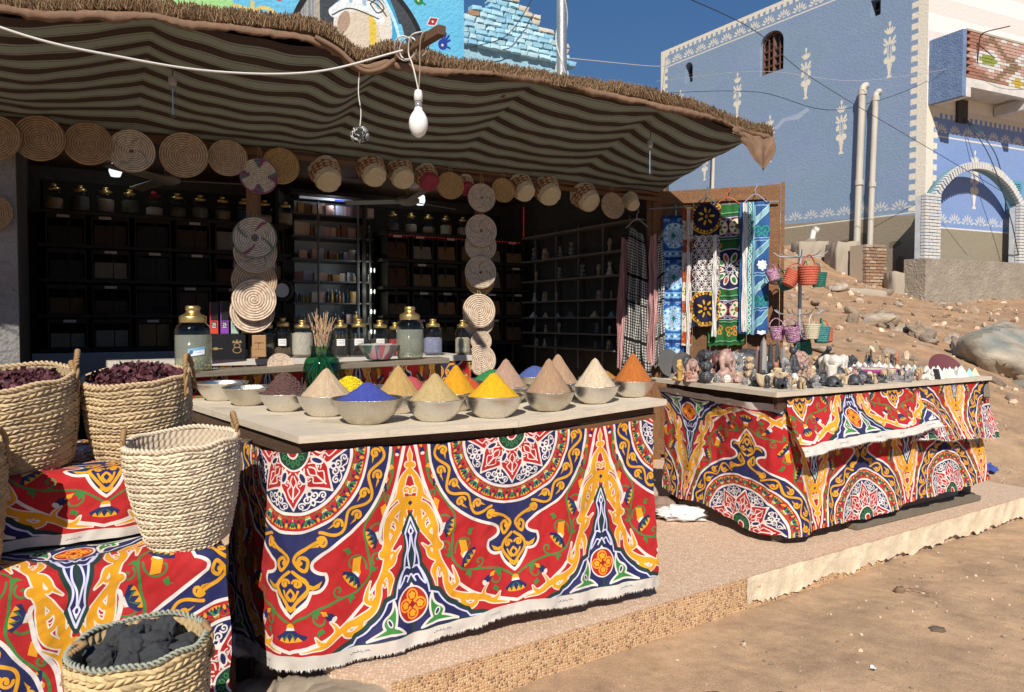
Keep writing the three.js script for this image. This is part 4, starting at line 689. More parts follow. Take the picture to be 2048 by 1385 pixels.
{
  const house = thing('blue_house', 'two storey blue painted house with white stencilled flowers on the slope', 'house', V(0, 0, 0));
  // left wall with its real openings
  const sh = new THREE.Shape([V2(0, 1.4), V2(9, 1.4), V2(9, 10.4), V2(0, 10.4)]);
  const arched = (x0, x1, y0, y1, top) => { const p = new THREE.Path(), r = (x1 - x0) / 2; p.moveTo(x0, y0); p.lineTo(x1, y0); p.lineTo(x1, y1); if (!top) p.lineTo(x0, y1); if (top) p.absellipse((x0 + x1) / 2, y1, r, top, 0, Math.PI, false); p.lineTo(x0, y0); return p; };
  sh.holes.push(arched(4.08, 4.9, 8.48, 9.3, 0.36), arched(7.55, 7.9, 9.05, 9.5, 0.2), arched(1.2, 1.47, 9.02, 9.45, 0), arched(7.1, 7.56, 6.3, 6.75, 0));
  const g = new THREE.ExtrudeGeometry(sh, { depth: 0.3, bevelEnabled: false, curveSegments: 12 });
  const P = g.attributes.position, uv = g.attributes.uv; for (let i = 0; i < P.count; i++) { const s = P.getX(i), y = P.getY(i), q = HL(s, y, -P.getZ(i)); uv.setXY(i, s / 9, (y - 0.4) / 10); P.setXYZ(i, q.x, q.y, q.z); } g.computeVertexNormals();
  mesh('wall', g, M([0.93, 0.93, 0.93], 0.92, { map: leftWallTex, bumpMap: rep(stucco, 6, 6.6), bumpScale: 0.009 }), house).userData.label = 'side wall with flower stencils and arched window';
  const h = grid((u, v) => { const q = HR(u * 6, lerp(1.0, 10.4, v)); return [q.x, q.y, q.z, u, (lerp(1.0, 10.4, v) - 1.4) / 9]; }, 6, 6);
  mesh('wall', h, M([0.93, 0.93, 0.93], 0.92, { map: rightWallTex, bumpMap: rep(stucco, 4, 6), bumpScale: 0.009 }), house).userData.label = 'front wall with pink and white stripes above';
  const back = [HL(9, 0, -0.3), HR(6, 0, -0.3)], far = HR(6, 0, -8);
  mesh('roof', prism([HR(6, 0, -0.02), HL(0.02, 0, -0.02), HL(8.98, 0, -0.02), V(back[0].x + 6, 0, back[0].z - 3)].map((v) => [v.x, v.z]).reverse(), 10.0, 10.15), M([0.4, 0.36, 0.3], 0.9), house);
  mesh('wall', prism([HL(8.9, 0, -0.25), HL(8.9, 0, -0.55), V(back[0].x + 6.2, 0, back[0].z - 3.3), V(back[0].x + 6.2, 0, back[0].z - 3)].map((v) => [v.x, v.z]), 1, 10.3), M([0.25, 0.32, 0.5], 0.9), house);
  mesh('wall', prism([HR(5.9, 0, -0.1), HR(5.9, 0, -0.3), V(back[0].x + 6, 0, back[0].z - 3.1), V(back[0].x + 6.2, 0, back[0].z - 3)].map((v) => [v.x, v.z]), 1, 10.3), M([0.25, 0.32, 0.5], 0.9), house);
  // windows
  const brown = woodMat([0.2, 0.075, 0.04], 0.6), dark = M([0.012, 0.013, 0.016], 0.25);
  const seg = (s0, y0, s1, y1, w, o = -0.14) => bar(HL(s0, y0, o), HL(s1, y1, o), w, 0.05);
  const win = new THREE.Group(); win.name = 'window'; win.userData.label = 'arched window with brown wooden glazing bars'; house.add(win);
  const fr = [seg(4.12, 8.5, 4.12, 9.3, 0.07), seg(4.86, 8.5, 4.86, 9.3, 0.07), seg(4.08, 8.52, 4.9, 8.52, 0.07), seg(4.49, 8.5, 4.49, 9.64, 0.1)], arc = []; for (let i = 0; i <= 12; i++) { const t = i / 12 * Math.PI; arc.push(HL(4.49 + 0.37 * Math.cos(t), 9.3 + 0.33 * Math.sin(t), -0.14)); } fr.push(tube(arc, 0.04, 24, 4));
  mesh('window_frame', fr, brown, win); mesh('glazing_bar', [8.72, 8.94, 9.16].map((y) => seg(4.12, y, 4.86, y, 0.03, -0.13)).concat([4.3, 4.68].map((s) => seg(s, 8.5, s, 9.5, 0.03, -0.13))), brown, win); mesh('pane', grid((u, v) => { const q = HL(4.1 + u * 0.78, 8.5 + v * 1.15, -0.18); return [q.x, q.y, q.z]; }, 1, 1), dark, win);
  for (const [s0, s1, y0, y1] of [[7.5, 7.95, 9, 9.75], [1.15, 1.5, 8.95, 9.5], [7.05, 7.6, 6.25, 6.8]]) { const w = new THREE.Group(); w.name = 'window'; house.add(w); mesh('pane', grid((u, v) => { const q = HL(lerp(s0, s1, u), lerp(y0, y1, v), -0.24); return [q.x, q.y, q.z]; }, 1, 1), dark, w); mesh('window_frame', [seg((s0 + s1) / 2, y0, (s0 + s1) / 2, y1, 0.035, -0.2), seg(s0, (y0 + y1) / 2, s1, (y0 + y1) / 2, 0.035, -0.2)], brown, w); }
  // drain pipes
  const pvc = M([0.66, 0.61, 0.52], 0.55, { map: rep(speck, 1, 6) });
  for (const [s, y1, y0, r] of [[1.56, 7.36, 3.1, 0.085], [1.2, 7.12, 3.1, 0.07], [6.48, 7.4, 4, 0.05]]) { const p = new THREE.Group(); p.name = 'drain_pipe'; house.add(p); mesh('pipe', tube([HL(s, y1, -0.1), HL(s, y1 - 0.02, 0.05), HL(s + 0.01, y1 - 0.12, 0.13), HL(s + 0.02, y1 - 0.5, 0.13), HL(s + 0.06, lerp(y0, y1, 0.5), 0.13), HL(s + 0.1, y0, 0.14)], r, 60, 12), pvc, p); for (const v of [HL(s + 0.01, y1 - 0.2, 0.13), HL(s + 0.06, lerp(y0, y1, 0.42), 0.13)]) mesh('collar', cyl(r * 1.25, r * 1.25, 0.12, 14).translate(v.x, v.y, v.z), pvc, p); }
  // balcony
  const bal = new THREE.Group(); bal.name = 'balcony'; bal.userData.label = 'balcony with painted brick front'; house.add(bal);
  const blue = M([0.2, 0.3, 0.5], 0.9, { map: rep(speck, 1, 1), bumpMap: rep(stucco, 1, 1), bumpScale: 0.02 }), white = M([0.78, 0.75, 0.7], 0.85, { map: rep(speck, 0.5) });
  const slab = (s0, s1, o0, o1, y0, y1) => prism([HR(s0, 0, o0), HR(s0, 0, o1), HR(s1, 0, o1), HR(s1, 0, o0)].map((v) => [v.x, v.z]).reverse(), y0, y1, 1);
  mesh('side_panel', slab(0.04, 0.17, 0.01, 0.83, 6.5, 8), blue, bal); mesh('lintel', slab(0.175, 5.9, 0.68, 0.835, 6.73, 6.93), white, bal); mesh('bracket', slab(0.172, 0.34, 0.03, 0.84, 6.5, 6.728), white, bal); mesh('bracket', slab(2.5, 2.7, 0.03, 0.82, 6.5, 6.728), white, bal); mesh('floor_slab', slab(0.18, 5.9, 0.02, 0.67, 6.8, 6.94), white, bal); mesh('coping', slab(0.172, 5.9, 0.62, 0.845, 7.985, 8.03), M([0.4, 0.34, 0.27], 0.9), bal);
  mesh('backing', slab(0.175, 5.9, 0.64, 0.75, 6.935, 7.98), M([0.24, 0.19, 0.15], 0.95), bal);
  const D = { r: [0.42, 0.2, 0.14], p: [0.6, 0.38, 0.31], b: [0.3, 0.2, 0.12], w: [0.78, 0.76, 0.72], g: [0.3, 0.36, 0.06], y: [0.62, 0.45, 0.06] }, bm = {}; for (const k in D) bm[k] = M(D[k], 0.9, { map: rep(speck, 0.6), bumpMap: rep(grain, 0.4), bumpScale: 0.004 });
  const bg = [0, 1, 2].map((k) => bx(0.212, 0.066, 0.1, 0, 0, 0, 0.006)), rr = rng(31);
  for (let row = 0; row < 14; row++) for (let col = 0; col < 14; col++) {
    const off = row % 2 ? 0.112 : 0, s = 0.29 + col * 0.225 + off, y = 6.972 + row * 0.0745; if (row % 2 && col === 13) continue;
    const cx = (s - 1.05) / 0.26, cy = (row - 6) / 1.9, dd = Math.abs(cx % 5.6) + Math.abs(cy), e2 = Math.abs(((s - 2.15) / 0.26)) + Math.abs((row - 1) / 1.9), e3 = Math.abs(((s - 2.0) / 0.26)) + Math.abs((row - 12) / 1.9);
    let k = 'p'; if (dd < 1.3) k = 'g'; else if (dd < 2.3) k = 'w'; else if (e2 < 1.1) k = 'y'; else if (e2 < 2.1) k = 'w'; else if (s < 0.75) k = row > 10 || row < 2 ? 'r' : rr() < 0.25 ? 'p' : 'r'; else if (dd > 3.1 && dd < 4.2) k = 'b'; else if (row < 1) k = 'r'; else if (rr() < 0.12) k = 'w';
    const b = mesh('brick', bg[(row + col) % 3], bm[k], bal), q = HR(s, y, 0.785 + 0.006 * rr()); b.position.copy(q); b.rotation.y = Math.atan2(-W2[1], W2[0]) + (rr() - 0.5) * 0.02;
  }
  mesh('bracket_arm', [tube([HR(0.55, 7.3, 0.84), HR(0.47, 7.85, 0.95), HR(0.46, 7.9, 1.0), HR(0.9, 8.02, 1.35)], 0.014, 20, 5)], M([0.03, 0.028, 0.026], 0.6), bal);
  // shutter at the right
  const sm = M([0.1, 0.3, 0.42], 0.7), shut = new THREE.Group(); shut.name = 'shutter'; house.add(shut); mesh('frame', [[3.05, 3.12], [3.52, 3.6]].map(([a, b]) => slab(a, b, 0.05, 0.12, 4.1, 4.95)).concat([slab(3.12, 3.52, 0.05, 0.12, 4.1, 4.18), slab(3.12, 3.52, 0.05, 0.12, 4.87, 4.95)]), sm, shut); for (let i = 0; i < 14; i++) mesh('slat', slab(3.12, 3.52, 0.06, 0.11, 4.2 + i * 0.048, 4.23 + i * 0.048), sm, shut);
  mesh('vent', slab(1.05, 1.42, 0.005, 0.07, 6.2, 6.75), M([0.05, 0.045, 0.04], 0.8), house);
}
{ // free-standing white brick arch in front of the house
  const arch = thing('brick_arch', 'white painted brick arch standing before the blue house wall', 'arch', V(0, 0, 0)), turn = Math.atan2(-W2[1], W2[0]), r = rng(44);
  const wm = [[0.74, 0.74, 0.72], [0.66, 0.7, 0.74], [0.78, 0.75, 0.7]].map((c) => M(c, 0.85, { map: rep(speck, 0.6), bumpMap: rep(grain, 0.4), bumpScale: 0.006 })), core = M([0.16, 0.3, 0.34], 0.9), o = 0.45;
  const slab = (s0, s1, o0, o1, y0, y1) => prism([HR(s0, 0, o0), HR(s0, 0, o1), HR(s1, 0, o1), HR(s1, 0, o0)].map((v) => [v.x, v.z]).reverse(), y0, y1, 1);
  for (const [s0, s1] of [[-0.7, -0.14], [2.84, 3.4]]) { mesh('pier_core', slab(s0 + 0.02, s1 - 0.02, o - 0.2, o + 0.02, 2.6, 4.25), wm[1], arch);
    for (let row = 0; row < 20; row++) { let s = s0; const y = 2.83 + row * 0.075; const cut = row % 2 ? [0.26, 0.28] : [0.14, 0.26, 0.14]; cut.forEach((w) => { const b = mesh('brick', bx(w - 0.014, 0.062, 0.12, 0, 0, 0, 0.008), wm[Math.floor(r() * 3)], arch); b.position.copy(HR(s + w / 2, y, o + 0.01 + 0.012 * r())); b.rotation.y = turn + (r() - 0.5) * 0.03; s += w + 0.006; }); } }
  const cs = 1.35, cy = 3.085, Ri = 1.93, a0 = Math.asin(1.56 / Ri), n = 44, ring = [];
  for (let i = 0; i <= 40; i++) { const t = lerp(-a0 - 0.12, a0 + 0.12, i / 40); ring.push([t]); }
  mesh('arch_core', grid((u, v) => { const t = lerp(-a0 - 0.1, a0 + 0.1, u), k = [[Ri, o - 0.22], [Ri, o + 0.03], [Ri + 0.13, o + 0.03], [Ri + 0.13, o - 0.22], [Ri, o - 0.22]][Math.round(v * 4)], q = HR(cs + k[0] * Math.sin(t), cy + k[0] * Math.cos(t), k[1]); return [q.x, q.y, q.z]; }, 40, 4), core, arch);
  for (let i = 0; i < n; i++) { const t = lerp(-a0 - 0.1, a0 + 0.1, (i + 0.5) / n), b = mesh('brick', bx(0.066, 0.17, 0.1, 0, 0, 0, 0.008), wm[Math.floor(r() * 3)], arch); b.position.copy(HR(cs + (Ri + 0.075) * Math.sin(t), cy + (Ri + 0.075) * Math.cos(t), o + 0.012 * r())); b.rotation.order = 'YXZ'; b.rotation.set(0, turn, -t); }
}
const plaster = M([0.4, 0.34, 0.265], 0.95, { map: rep(speck, 0.5), bumpMap: rep(stucco, 0.6), bumpScale: 0.03 });
{
  const w = (s0, s1, o0, o1, y0, y1) => prism([HR(s0, 0, o0), HR(s0, 0, o1), HR(s1, 0, o1), HR(s1, 0, o0)].map((v) => [v.x, v.z]).reverse(), y0, y1, 1);
  tag(mesh('retaining_wall', w(-0.86, 6, 0.12, 0.66, 0.4, 2.79), plaster), 'rough grey plastered retaining wall under the white brick arch', 'wall');
  const rough = (g, amp, seed) => warp(mergeVertices(g.deleteAttribute('normal')), (x, y, z) => [x + amp * n3(x * 3 + seed, y * 3, z * 3), y + amp * n3(x * 3, y * 3 + seed, z * 3), z + amp * n3(x * 3, y * 3, z * 3 + seed)]);
  const lump = (name, label, x0, x1, z0, z1, y0, y1, m, cat, seed, y1b) => { const g = new THREE.BoxGeometry(x1 - x0, 1, z1 - z0, 10, 6, 8); g.deleteAttribute('uv'); const q = warp(rough(g, 0, seed), (x, y, z) => { const t = (x + (x1 - x0) / 2) / (x1 - x0), top = lerp(y1, y1b ?? y1, t), yy = lerp(y0, top, y + 0.5); return [x + (x0 + x1) / 2 + 0.04 * n3(x * 4 + seed, yy * 4, z * 4), yy + 0.03 * n3(x * 4, yy * 4 + seed, z * 4), z + (z0 + z1) / 2 + 0.04 * n3(x * 4, yy * 4, z * 4 + seed)]; }); return tag(mesh(name, q, m), label, cat); };
  lump('concrete_stub', 'broken grey plaster stub carrying a short white pipe', 7.45, 8.2, -20.1, -19.5, 2.2, 3.42, plaster, 'masonry', 1);
  lump('concrete_stub', 'taller grey plaster stub beside the brick pier', 7.98, 8.5, -19.2, -18.5, 1.9, 3.3, plaster, 'masonry', 5);
  lump('plaster_block', 'low plastered block at the foot of the blue house corner', 8.88, 9.7, -18.1, -17.5, 1.4, 2.52, plaster, 'masonry', 9, 2.38);
  lump('concrete_slab', 'cracked grey concrete slab half sunk in the slope', 6.55, 7.7, -16.1, -15.4, 1.3, 2.08, plaster, 'slab', 13, 1.98);
  const cap = thing('vent_pipe', 'short white vent pipe on a broken plaster stub', 'pipe', V(7.82, 3.38, -19.7)); mesh('pipe', cyl(0.07, 0.07, 0.3, 14).rotateZ(-0.2).translate(0.05, 0.2, 0), M([0.7, 0.68, 0.64], 0.5), cap); mesh('elbow', cyl(0.085, 0.085, 0.12, 14).rotateZ(1.1).translate(0.12, 0.36, 0), M([0.6, 0.57, 0.5], 0.6), cap); mesh('rubble_collar', blob(0.14, 2, 4, 0.3, 2, 1.5, 0.7, 1).translate(0, 0.05, 0), plaster, cap);
  const pier = thing('brick_pier', 'red brick pier below the two white drain pipes', 'masonry', V(8.62, 1.6, -18.2), 0.33), r = rng(61), bm = [[0.42, 0.23, 0.14], [0.5, 0.32, 0.2], [0.36, 0.24, 0.16], [0.55, 0.42, 0.3]].map((c) => M(c, 0.95, { map: rep(speck, 0.5), bumpMap: rep(grain, 0.3), bumpScale: 0.01 }));
  mesh('mortar_core', bx(0.6, 1.6, 0.5, 0, 0.78, -0.02), M([0.42, 0.34, 0.25], 0.95), pier);
  for (let row = 0; row < 21; row++) { let x = -0.32; for (const w of row % 2 ? [0.11, 0.21, 0.21, 0.11] : [0.21, 0.22, 0.21]) { const b = mesh('brick', bx(w - 0.012, 0.062, 0.1, 0, 0, 0, 0.012), bm[Math.floor(r() * 4)], pier); b.position.set(x + w / 2, 0.04 + row * 0.075, 0.2 + 0.03 * r()); b.rotation.set(0, (r() - 0.5) * 0.06, (r() - 0.5) * 0.03); x += w; } }
}
{ // boulder and rubble on the slope
  const rockMat = (c) => M(c, 0.9, { map: rep(speck, 2), bumpMap: rep(grain, 2), bumpScale: 0.02, vertexColors: true });
  const crag = (seed, n, detail, sx, sy, sz) => {   // a rock split along flat faces
    const r = rng(seed), pl = Array.from({ length: n }, () => [V(r() - 0.5, r() - 0.5, r() - 0.5).normalize(), 0.68 + 0.3 * r()]), d = V(0, 0, 0);
    return warp(blob(1, detail, seed, 0, 1), (x, y, z) => { d.set(x, y, z).normalize(); let q = 1.15; for (const [nn, h] of pl) { const c = d.dot(nn); if (c > 0.05) q = Math.min(q, h / c); } q *= 1 + 0.04 * n3(x * 3 + seed, y * 3, z * 3) - 0.03 * Math.abs(n3(x * 7, y * 7 + seed, z * 7)) + 0.012 * n3(x * 18, y * 18, z * 18); return [d.x * q * sx, d.y * q * sy, d.z * q * sz]; });
  };
  const b = crag(17, 40, 7, 1.3, 0.66, 1);
  paint(b, (x, y, z) => { const t = smooth(n3(x * 1.3 + 5, y * 1.6, z * 1.3), -0.1, 0.5), f = 1 + 0.22 * n3(x * 5, y * 5, z * 5) + 0.2 * n3(x * 14, y * 14, z * 14); return [lerp(0.52, 0.32, t) * f, lerp(0.44, 0.34, t) * f, lerp(0.34, 0.3, t) * f]; });
  const bo = mesh('boulder', b, rockMat([1, 1, 1])); bo.position.set(7.15, 0.66, -10.7); bo.rotation.set(0.1, 0.5, -0.32); tag(bo, 'large grey green boulder at the foot of the slope', 'boulder');
  const b2 = mesh('boulder', b, rockMat([0.8, 0.8, 0.78])); b2.position.set(6.75, 0.3, -9.5); b2.scale.set(0.5, 0.55, 0.45); b2.rotation.set(0.3, 2, -0.2); tag(b2, 'smaller grey boulder in front of the large one', 'boulder');
  const r = rng(71), protos = [0, 1, 2, 3].map((k) => paint(crag(k * 5 + 3, 14, 3, 1.2, 0.75, 1), (x, y, z) => { const f = 1 + 0.2 * n3(x * 2 + k, y * 2, z * 2); return [0.66 * f, 0.54 * f, 0.42 * f]; })), mats = [[1, 1, 1], [0.8, 0.72, 0.62], [1.15, 1.1, 1.05], [0.65, 0.6, 0.56]].map(rockMat);
  for (let i = 0; i < 70; i++) { const t = r(), x = i < 50 ? 5.2 + 1.7 * t + r() * 0.7 : 3.8 + r() * 5, z = i < 50 ? -13.2 + 3.2 * t + (r() - 0.5) * 1.6 : -8.5 - r() * 8, s = 0.04 + 0.16 * r() ** 2.2; const m = mesh('rubble_stone', protos[i % 4], mats[Math.floor(r() * 4)]); m.position.set(x, groundY(x, z) + s * 0.3, z); m.scale.set(s * (0.8 + r() * 0.8), s * (0.6 + 0.4 * r()), s); m.rotation.set(r(), r() * 6, r()); tag(m, 'loose angular stone lying on the brown slope', 'stone', 'rubble on the slope'); }
  const pl = mesh('basin_lid', lathe([[0, 0], [0.15, 0.005], [0.22, 0.03], [0.225, 0.045], [0.15, 0.02], [0, 0.015]], 30), M([0.12, 0.03, 0.035], 0.6)); pl.position.copy(V(5.15, groundY(5.15, -8.9) + 0.02, -8.9)); pl.rotation.set(0.95, 0, -0.15); tag(pl, 'round maroon basin lid leaning on the slope behind the pyramids', 'lid');
  const rag = mesh('blue_rag', warp(new THREE.PlaneGeometry(0.28, 0.14, 14, 7).rotateX(-1.4), (x, y, z) => [x, y + 0.03 * n2(x * 14, z * 14), z + 0.02 * n2(x * 9, z * 9)]), M([0.03, 0.06, 0.3], 0.8)); rag.position.set(3.95, groundY(3.95, -6.3) + 0.04, -6.3); tag(rag, 'crumpled blue plastic bag on the ground past the souvenir table', 'litter');
}
// ------------------------------------------------------------------ behind the stall: mural house, ruined wall, pole, cables
{
  const mural = canvasTex(1100, 560, (c) => {               // 5.5 m x 2.8 m; x = 0 at a = -1.3, top at y = 6.6
    c.scale(200, 200); c.fillStyle = '#5fb4d8'; c.fillRect(0, 0, 5.5, 2.8); washes(c, 5.5, 2.8, 3, ['#4ea8d2', '#7cc6e2', '#68bce0', '#86cde6'], 400);
    const X = (a) => a + 1.3, Y = (y) => 6.6 - y; c.fillStyle = '#9ccf8a'; c.beginPath(); c.moveTo(0, 0); c.lineTo(X(0.85), 0); c.lineTo(X(0.84), 2.8); c.lineTo(0, 2.8); c.fill();
    // the arch
    c.save(); c.translate(X(2.55), Y(4.85)); c.beginPath(); c.ellipse(0, 0, 1.05, 1.32, 0, 0, TAU); c.fillStyle = '#16181d'; c.fill(); c.beginPath(); c.ellipse(0, 0, 0.98, 1.24, 0, 0, TAU); c.clip(); c.fillStyle = '#3b4148'; c.fillRect(-2, -2, 4, 4); washes(c, 2, 2, 6, ['#565d63', '#2b3036', '#6a6f72'], 60); c.translate(-2, -2); washes(c, 3.4, 3, 6, ['#565d63', '#2b3036', '#777b7d'], 120); c.translate(2, 2);
    c.fillStyle = '#8b8f90'; c.fillRect(-1.05, -1.3, 0.42, 2.4); const r = rng(8); for (let i = 0; i < 40; i++) { c.globalAlpha = 0.35; c.fillStyle = r() < 0.5 ? '#b9b8b0' : '#5d6266'; c.fillRect(-1.05 + r() * 0.4, -1.3, 0.012, 2.4); } c.globalAlpha = 1; c.fillStyle = '#a9a18c'; c.fillRect(-0.64, -1.3, 0.05, 2.4);
    // veiled head
    c.translate(0, -0.4);
    stroke(c, [[0.62, 1.3], [0.5, 0.3], [0.38, -0.35], [0.12, -0.78], [-0.2, -0.84], [-0.34, -0.62]], 0.3, '#3f9cc8'); stroke(c, [[0.66, 1.2], [0.6, 0.2], [0.5, -0.3], [0.26, -0.74]], 0.05, '#bfe0ee'); stroke(c, [[0.54, 1.2], [0.46, 0.2], [0.36, -0.3], [0.14, -0.7]], 0.05, '#1e6f9e'); stroke(c, [[0.74, 1.2], [0.7, 0.3], [0.56, -0.3]], 0.07, '#6fbfe0');
    c.beginPath(); c.ellipse(0.02, -0.18, 0.42, 0.52, 0.2, 0, TAU); c.fillStyle = '#d8d2c6'; c.fill(); c.beginPath(); c.ellipse(-0.02, 0.06, 0.3, 0.46, 0.1, 0, TAU); c.fillStyle = '#cfc2ae'; c.fill(); fillP(c, [[0.1, -0.4], [0.2, -0.4], [0.24, 0.8], [0.12, 0.8]], '#d8bd4a'); c.beginPath(); c.ellipse(-0.26, -0.2, 0.08, 0.16, 0.3, 0, TAU); c.fillStyle = '#a8907c'; c.fill();
    stroke(c, [[-0.4, -0.3], [-0.2, -0.46], [0.1, -0.46], [0.26, -0.34]], 0.14, '#dfe6e8'); for (let k = 0; k < 6; k++) stroke(c, [[-0.3 + k * 0.1, -0.66 + 0.03 * Math.abs(k - 3)], [-0.26 + k * 0.1, -0.5]], 0.05, k % 2 ? '#8fb9d0' : '#e6ebec'); for (const p of [[[-0.38, -0.5], [-0.1, -0.58], [0.2, -0.54], [0.36, -0.4]], [[-0.42, -0.26], [-0.16, -0.4], [0.24, -0.34]], [[0.12, -0.52], [0.22, -0.6], [0.32, -0.5], [0.22, -0.42], [0.12, -0.52]], [[-0.42, -0.2], [-0.42, 0.1], [-0.2, 0.5]]]) stroke(c, p, 0.016, '#22282e'); c.restore();
    // painted hands, eyes, ankh
    const hand = (x, y, s, col, rot) => { c.save(); c.translate(x, y); c.rotate(rot); c.scale(s, s); c.lineCap = 'round'; disc(c, 0, 0, 0.3, col, 0.34); for (const [a, l] of [[-0.55, 0.62], [-0.2, 0.74], [0.12, 0.72], [0.44, 0.6], [1.35, 0.5]]) { c.beginPath(); c.moveTo(Math.sin(a) * 0.2, -Math.cos(a) * 0.2); c.lineTo(Math.sin(a) * l, -Math.cos(a) * l); c.lineWidth = 0.13; c.strokeStyle = col; c.stroke(); } disc(c, 0, 0.04, 0.08, '#e8d9a0'); c.restore(); };
    const eye = (x, y, s, col, rot) => { c.save(); c.translate(x, y); c.rotate(rot); c.scale(s, s); fillP(c, [[-0.5, 0], [0, -0.3], [0.5, 0], [0, 0.3]], '#dfe3e0'); fillP(c, [[-0.42, 0], [0, -0.24], [0.42, 0], [0, 0.24]], col); disc(c, 0, 0, 0.07, '#eae6d8'); c.restore(); };
    hand(X(1.42), Y(5.62), 0.24, '#c8503a', 0.3); eye(X(1.36), Y(5.32), 0.28, '#1d3f8e', 0.2); hand(X(3.4), Y(5.98), 0.22, '#1f7a44', 0.6); eye(X(3.62), Y(5.72), 0.24, '#a3252f', -0.6); hand(X(3.78), Y(5.42), 0.24, '#1d3a96', 0.5); hand(X(3.95), Y(4.98), 0.2, '#d9c37a', 0.9); hand(X(4.0), Y(4.75), 0.18, '#1f7a44', 0.8); eye(X(1.3), Y(5.02), 0.2, '#a3252f', 0.9); hand(X(1.1), Y(5.7), 0.16, '#b04a5a', -0.4);
    c.save(); c.translate(X(1.1), Y(5.35)); c.rotate(1.65); c.lineWidth = 0.05; c.strokeStyle = '#cfbb6e'; c.beginPath(); c.ellipse(0, -0.16, 0.08, 0.12, 0, 0, TAU); c.stroke(); c.beginPath(); c.moveTo(0, -0.04); c.lineTo(0, 0.26); c.moveTo(-0.12, 0.02); c.lineTo(0.12, 0.02); c.stroke(); c.restore();
  });
  const wall = thing('mural_house', 'sky blue house wall with painted arch and hand prints behind the thatch', 'house', V(0, 0, 0));
  mesh('wall', grid((u, v) => { const q = S(lerp(-1.3, 4.13, u), lerp(3.8, 6.6, v), -5); return [q.x, q.y, q.z, u * 5.43 / 5.5, v]; }, 8, 6), M([0.95, 0.95, 0.95], 0.9, { map: mural, bumpMap: rep(stucco, 3, 1.6), bumpScale: 0.012 }), wall).userData.label = 'sky blue wall with a mural of a veiled head in a dark arch';
  const P = (a, b) => { const q = S(a, 0, b); return [q.x, q.z]; }, blueM = M([0.14, 0.45, 0.68], 0.9, { map: rep(speck, 0.5), bumpMap: rep(stucco, 1), bumpScale: 0.012 });
  mesh('block', prism([P(-6, -5.01), P(4.128, -5.01), P(4.128, -8), P(-6, -8)], 0, 6.9), blueM, wall); mesh('block', prism([P(-6, -4.6), P(-1.31, -4.6), P(-1.31, -5.0), P(-6, -5.0)], 0, 6.9), M([0.35, 0.6, 0.28], 0.9), wall); mesh('wall', grid((u, v) => { const q = S(lerp(-1.3, 4.13, u), lerp(0, 3.8, v), -5); return [q.x, q.y, q.z]; }, 2, 2), blueM, wall);
}
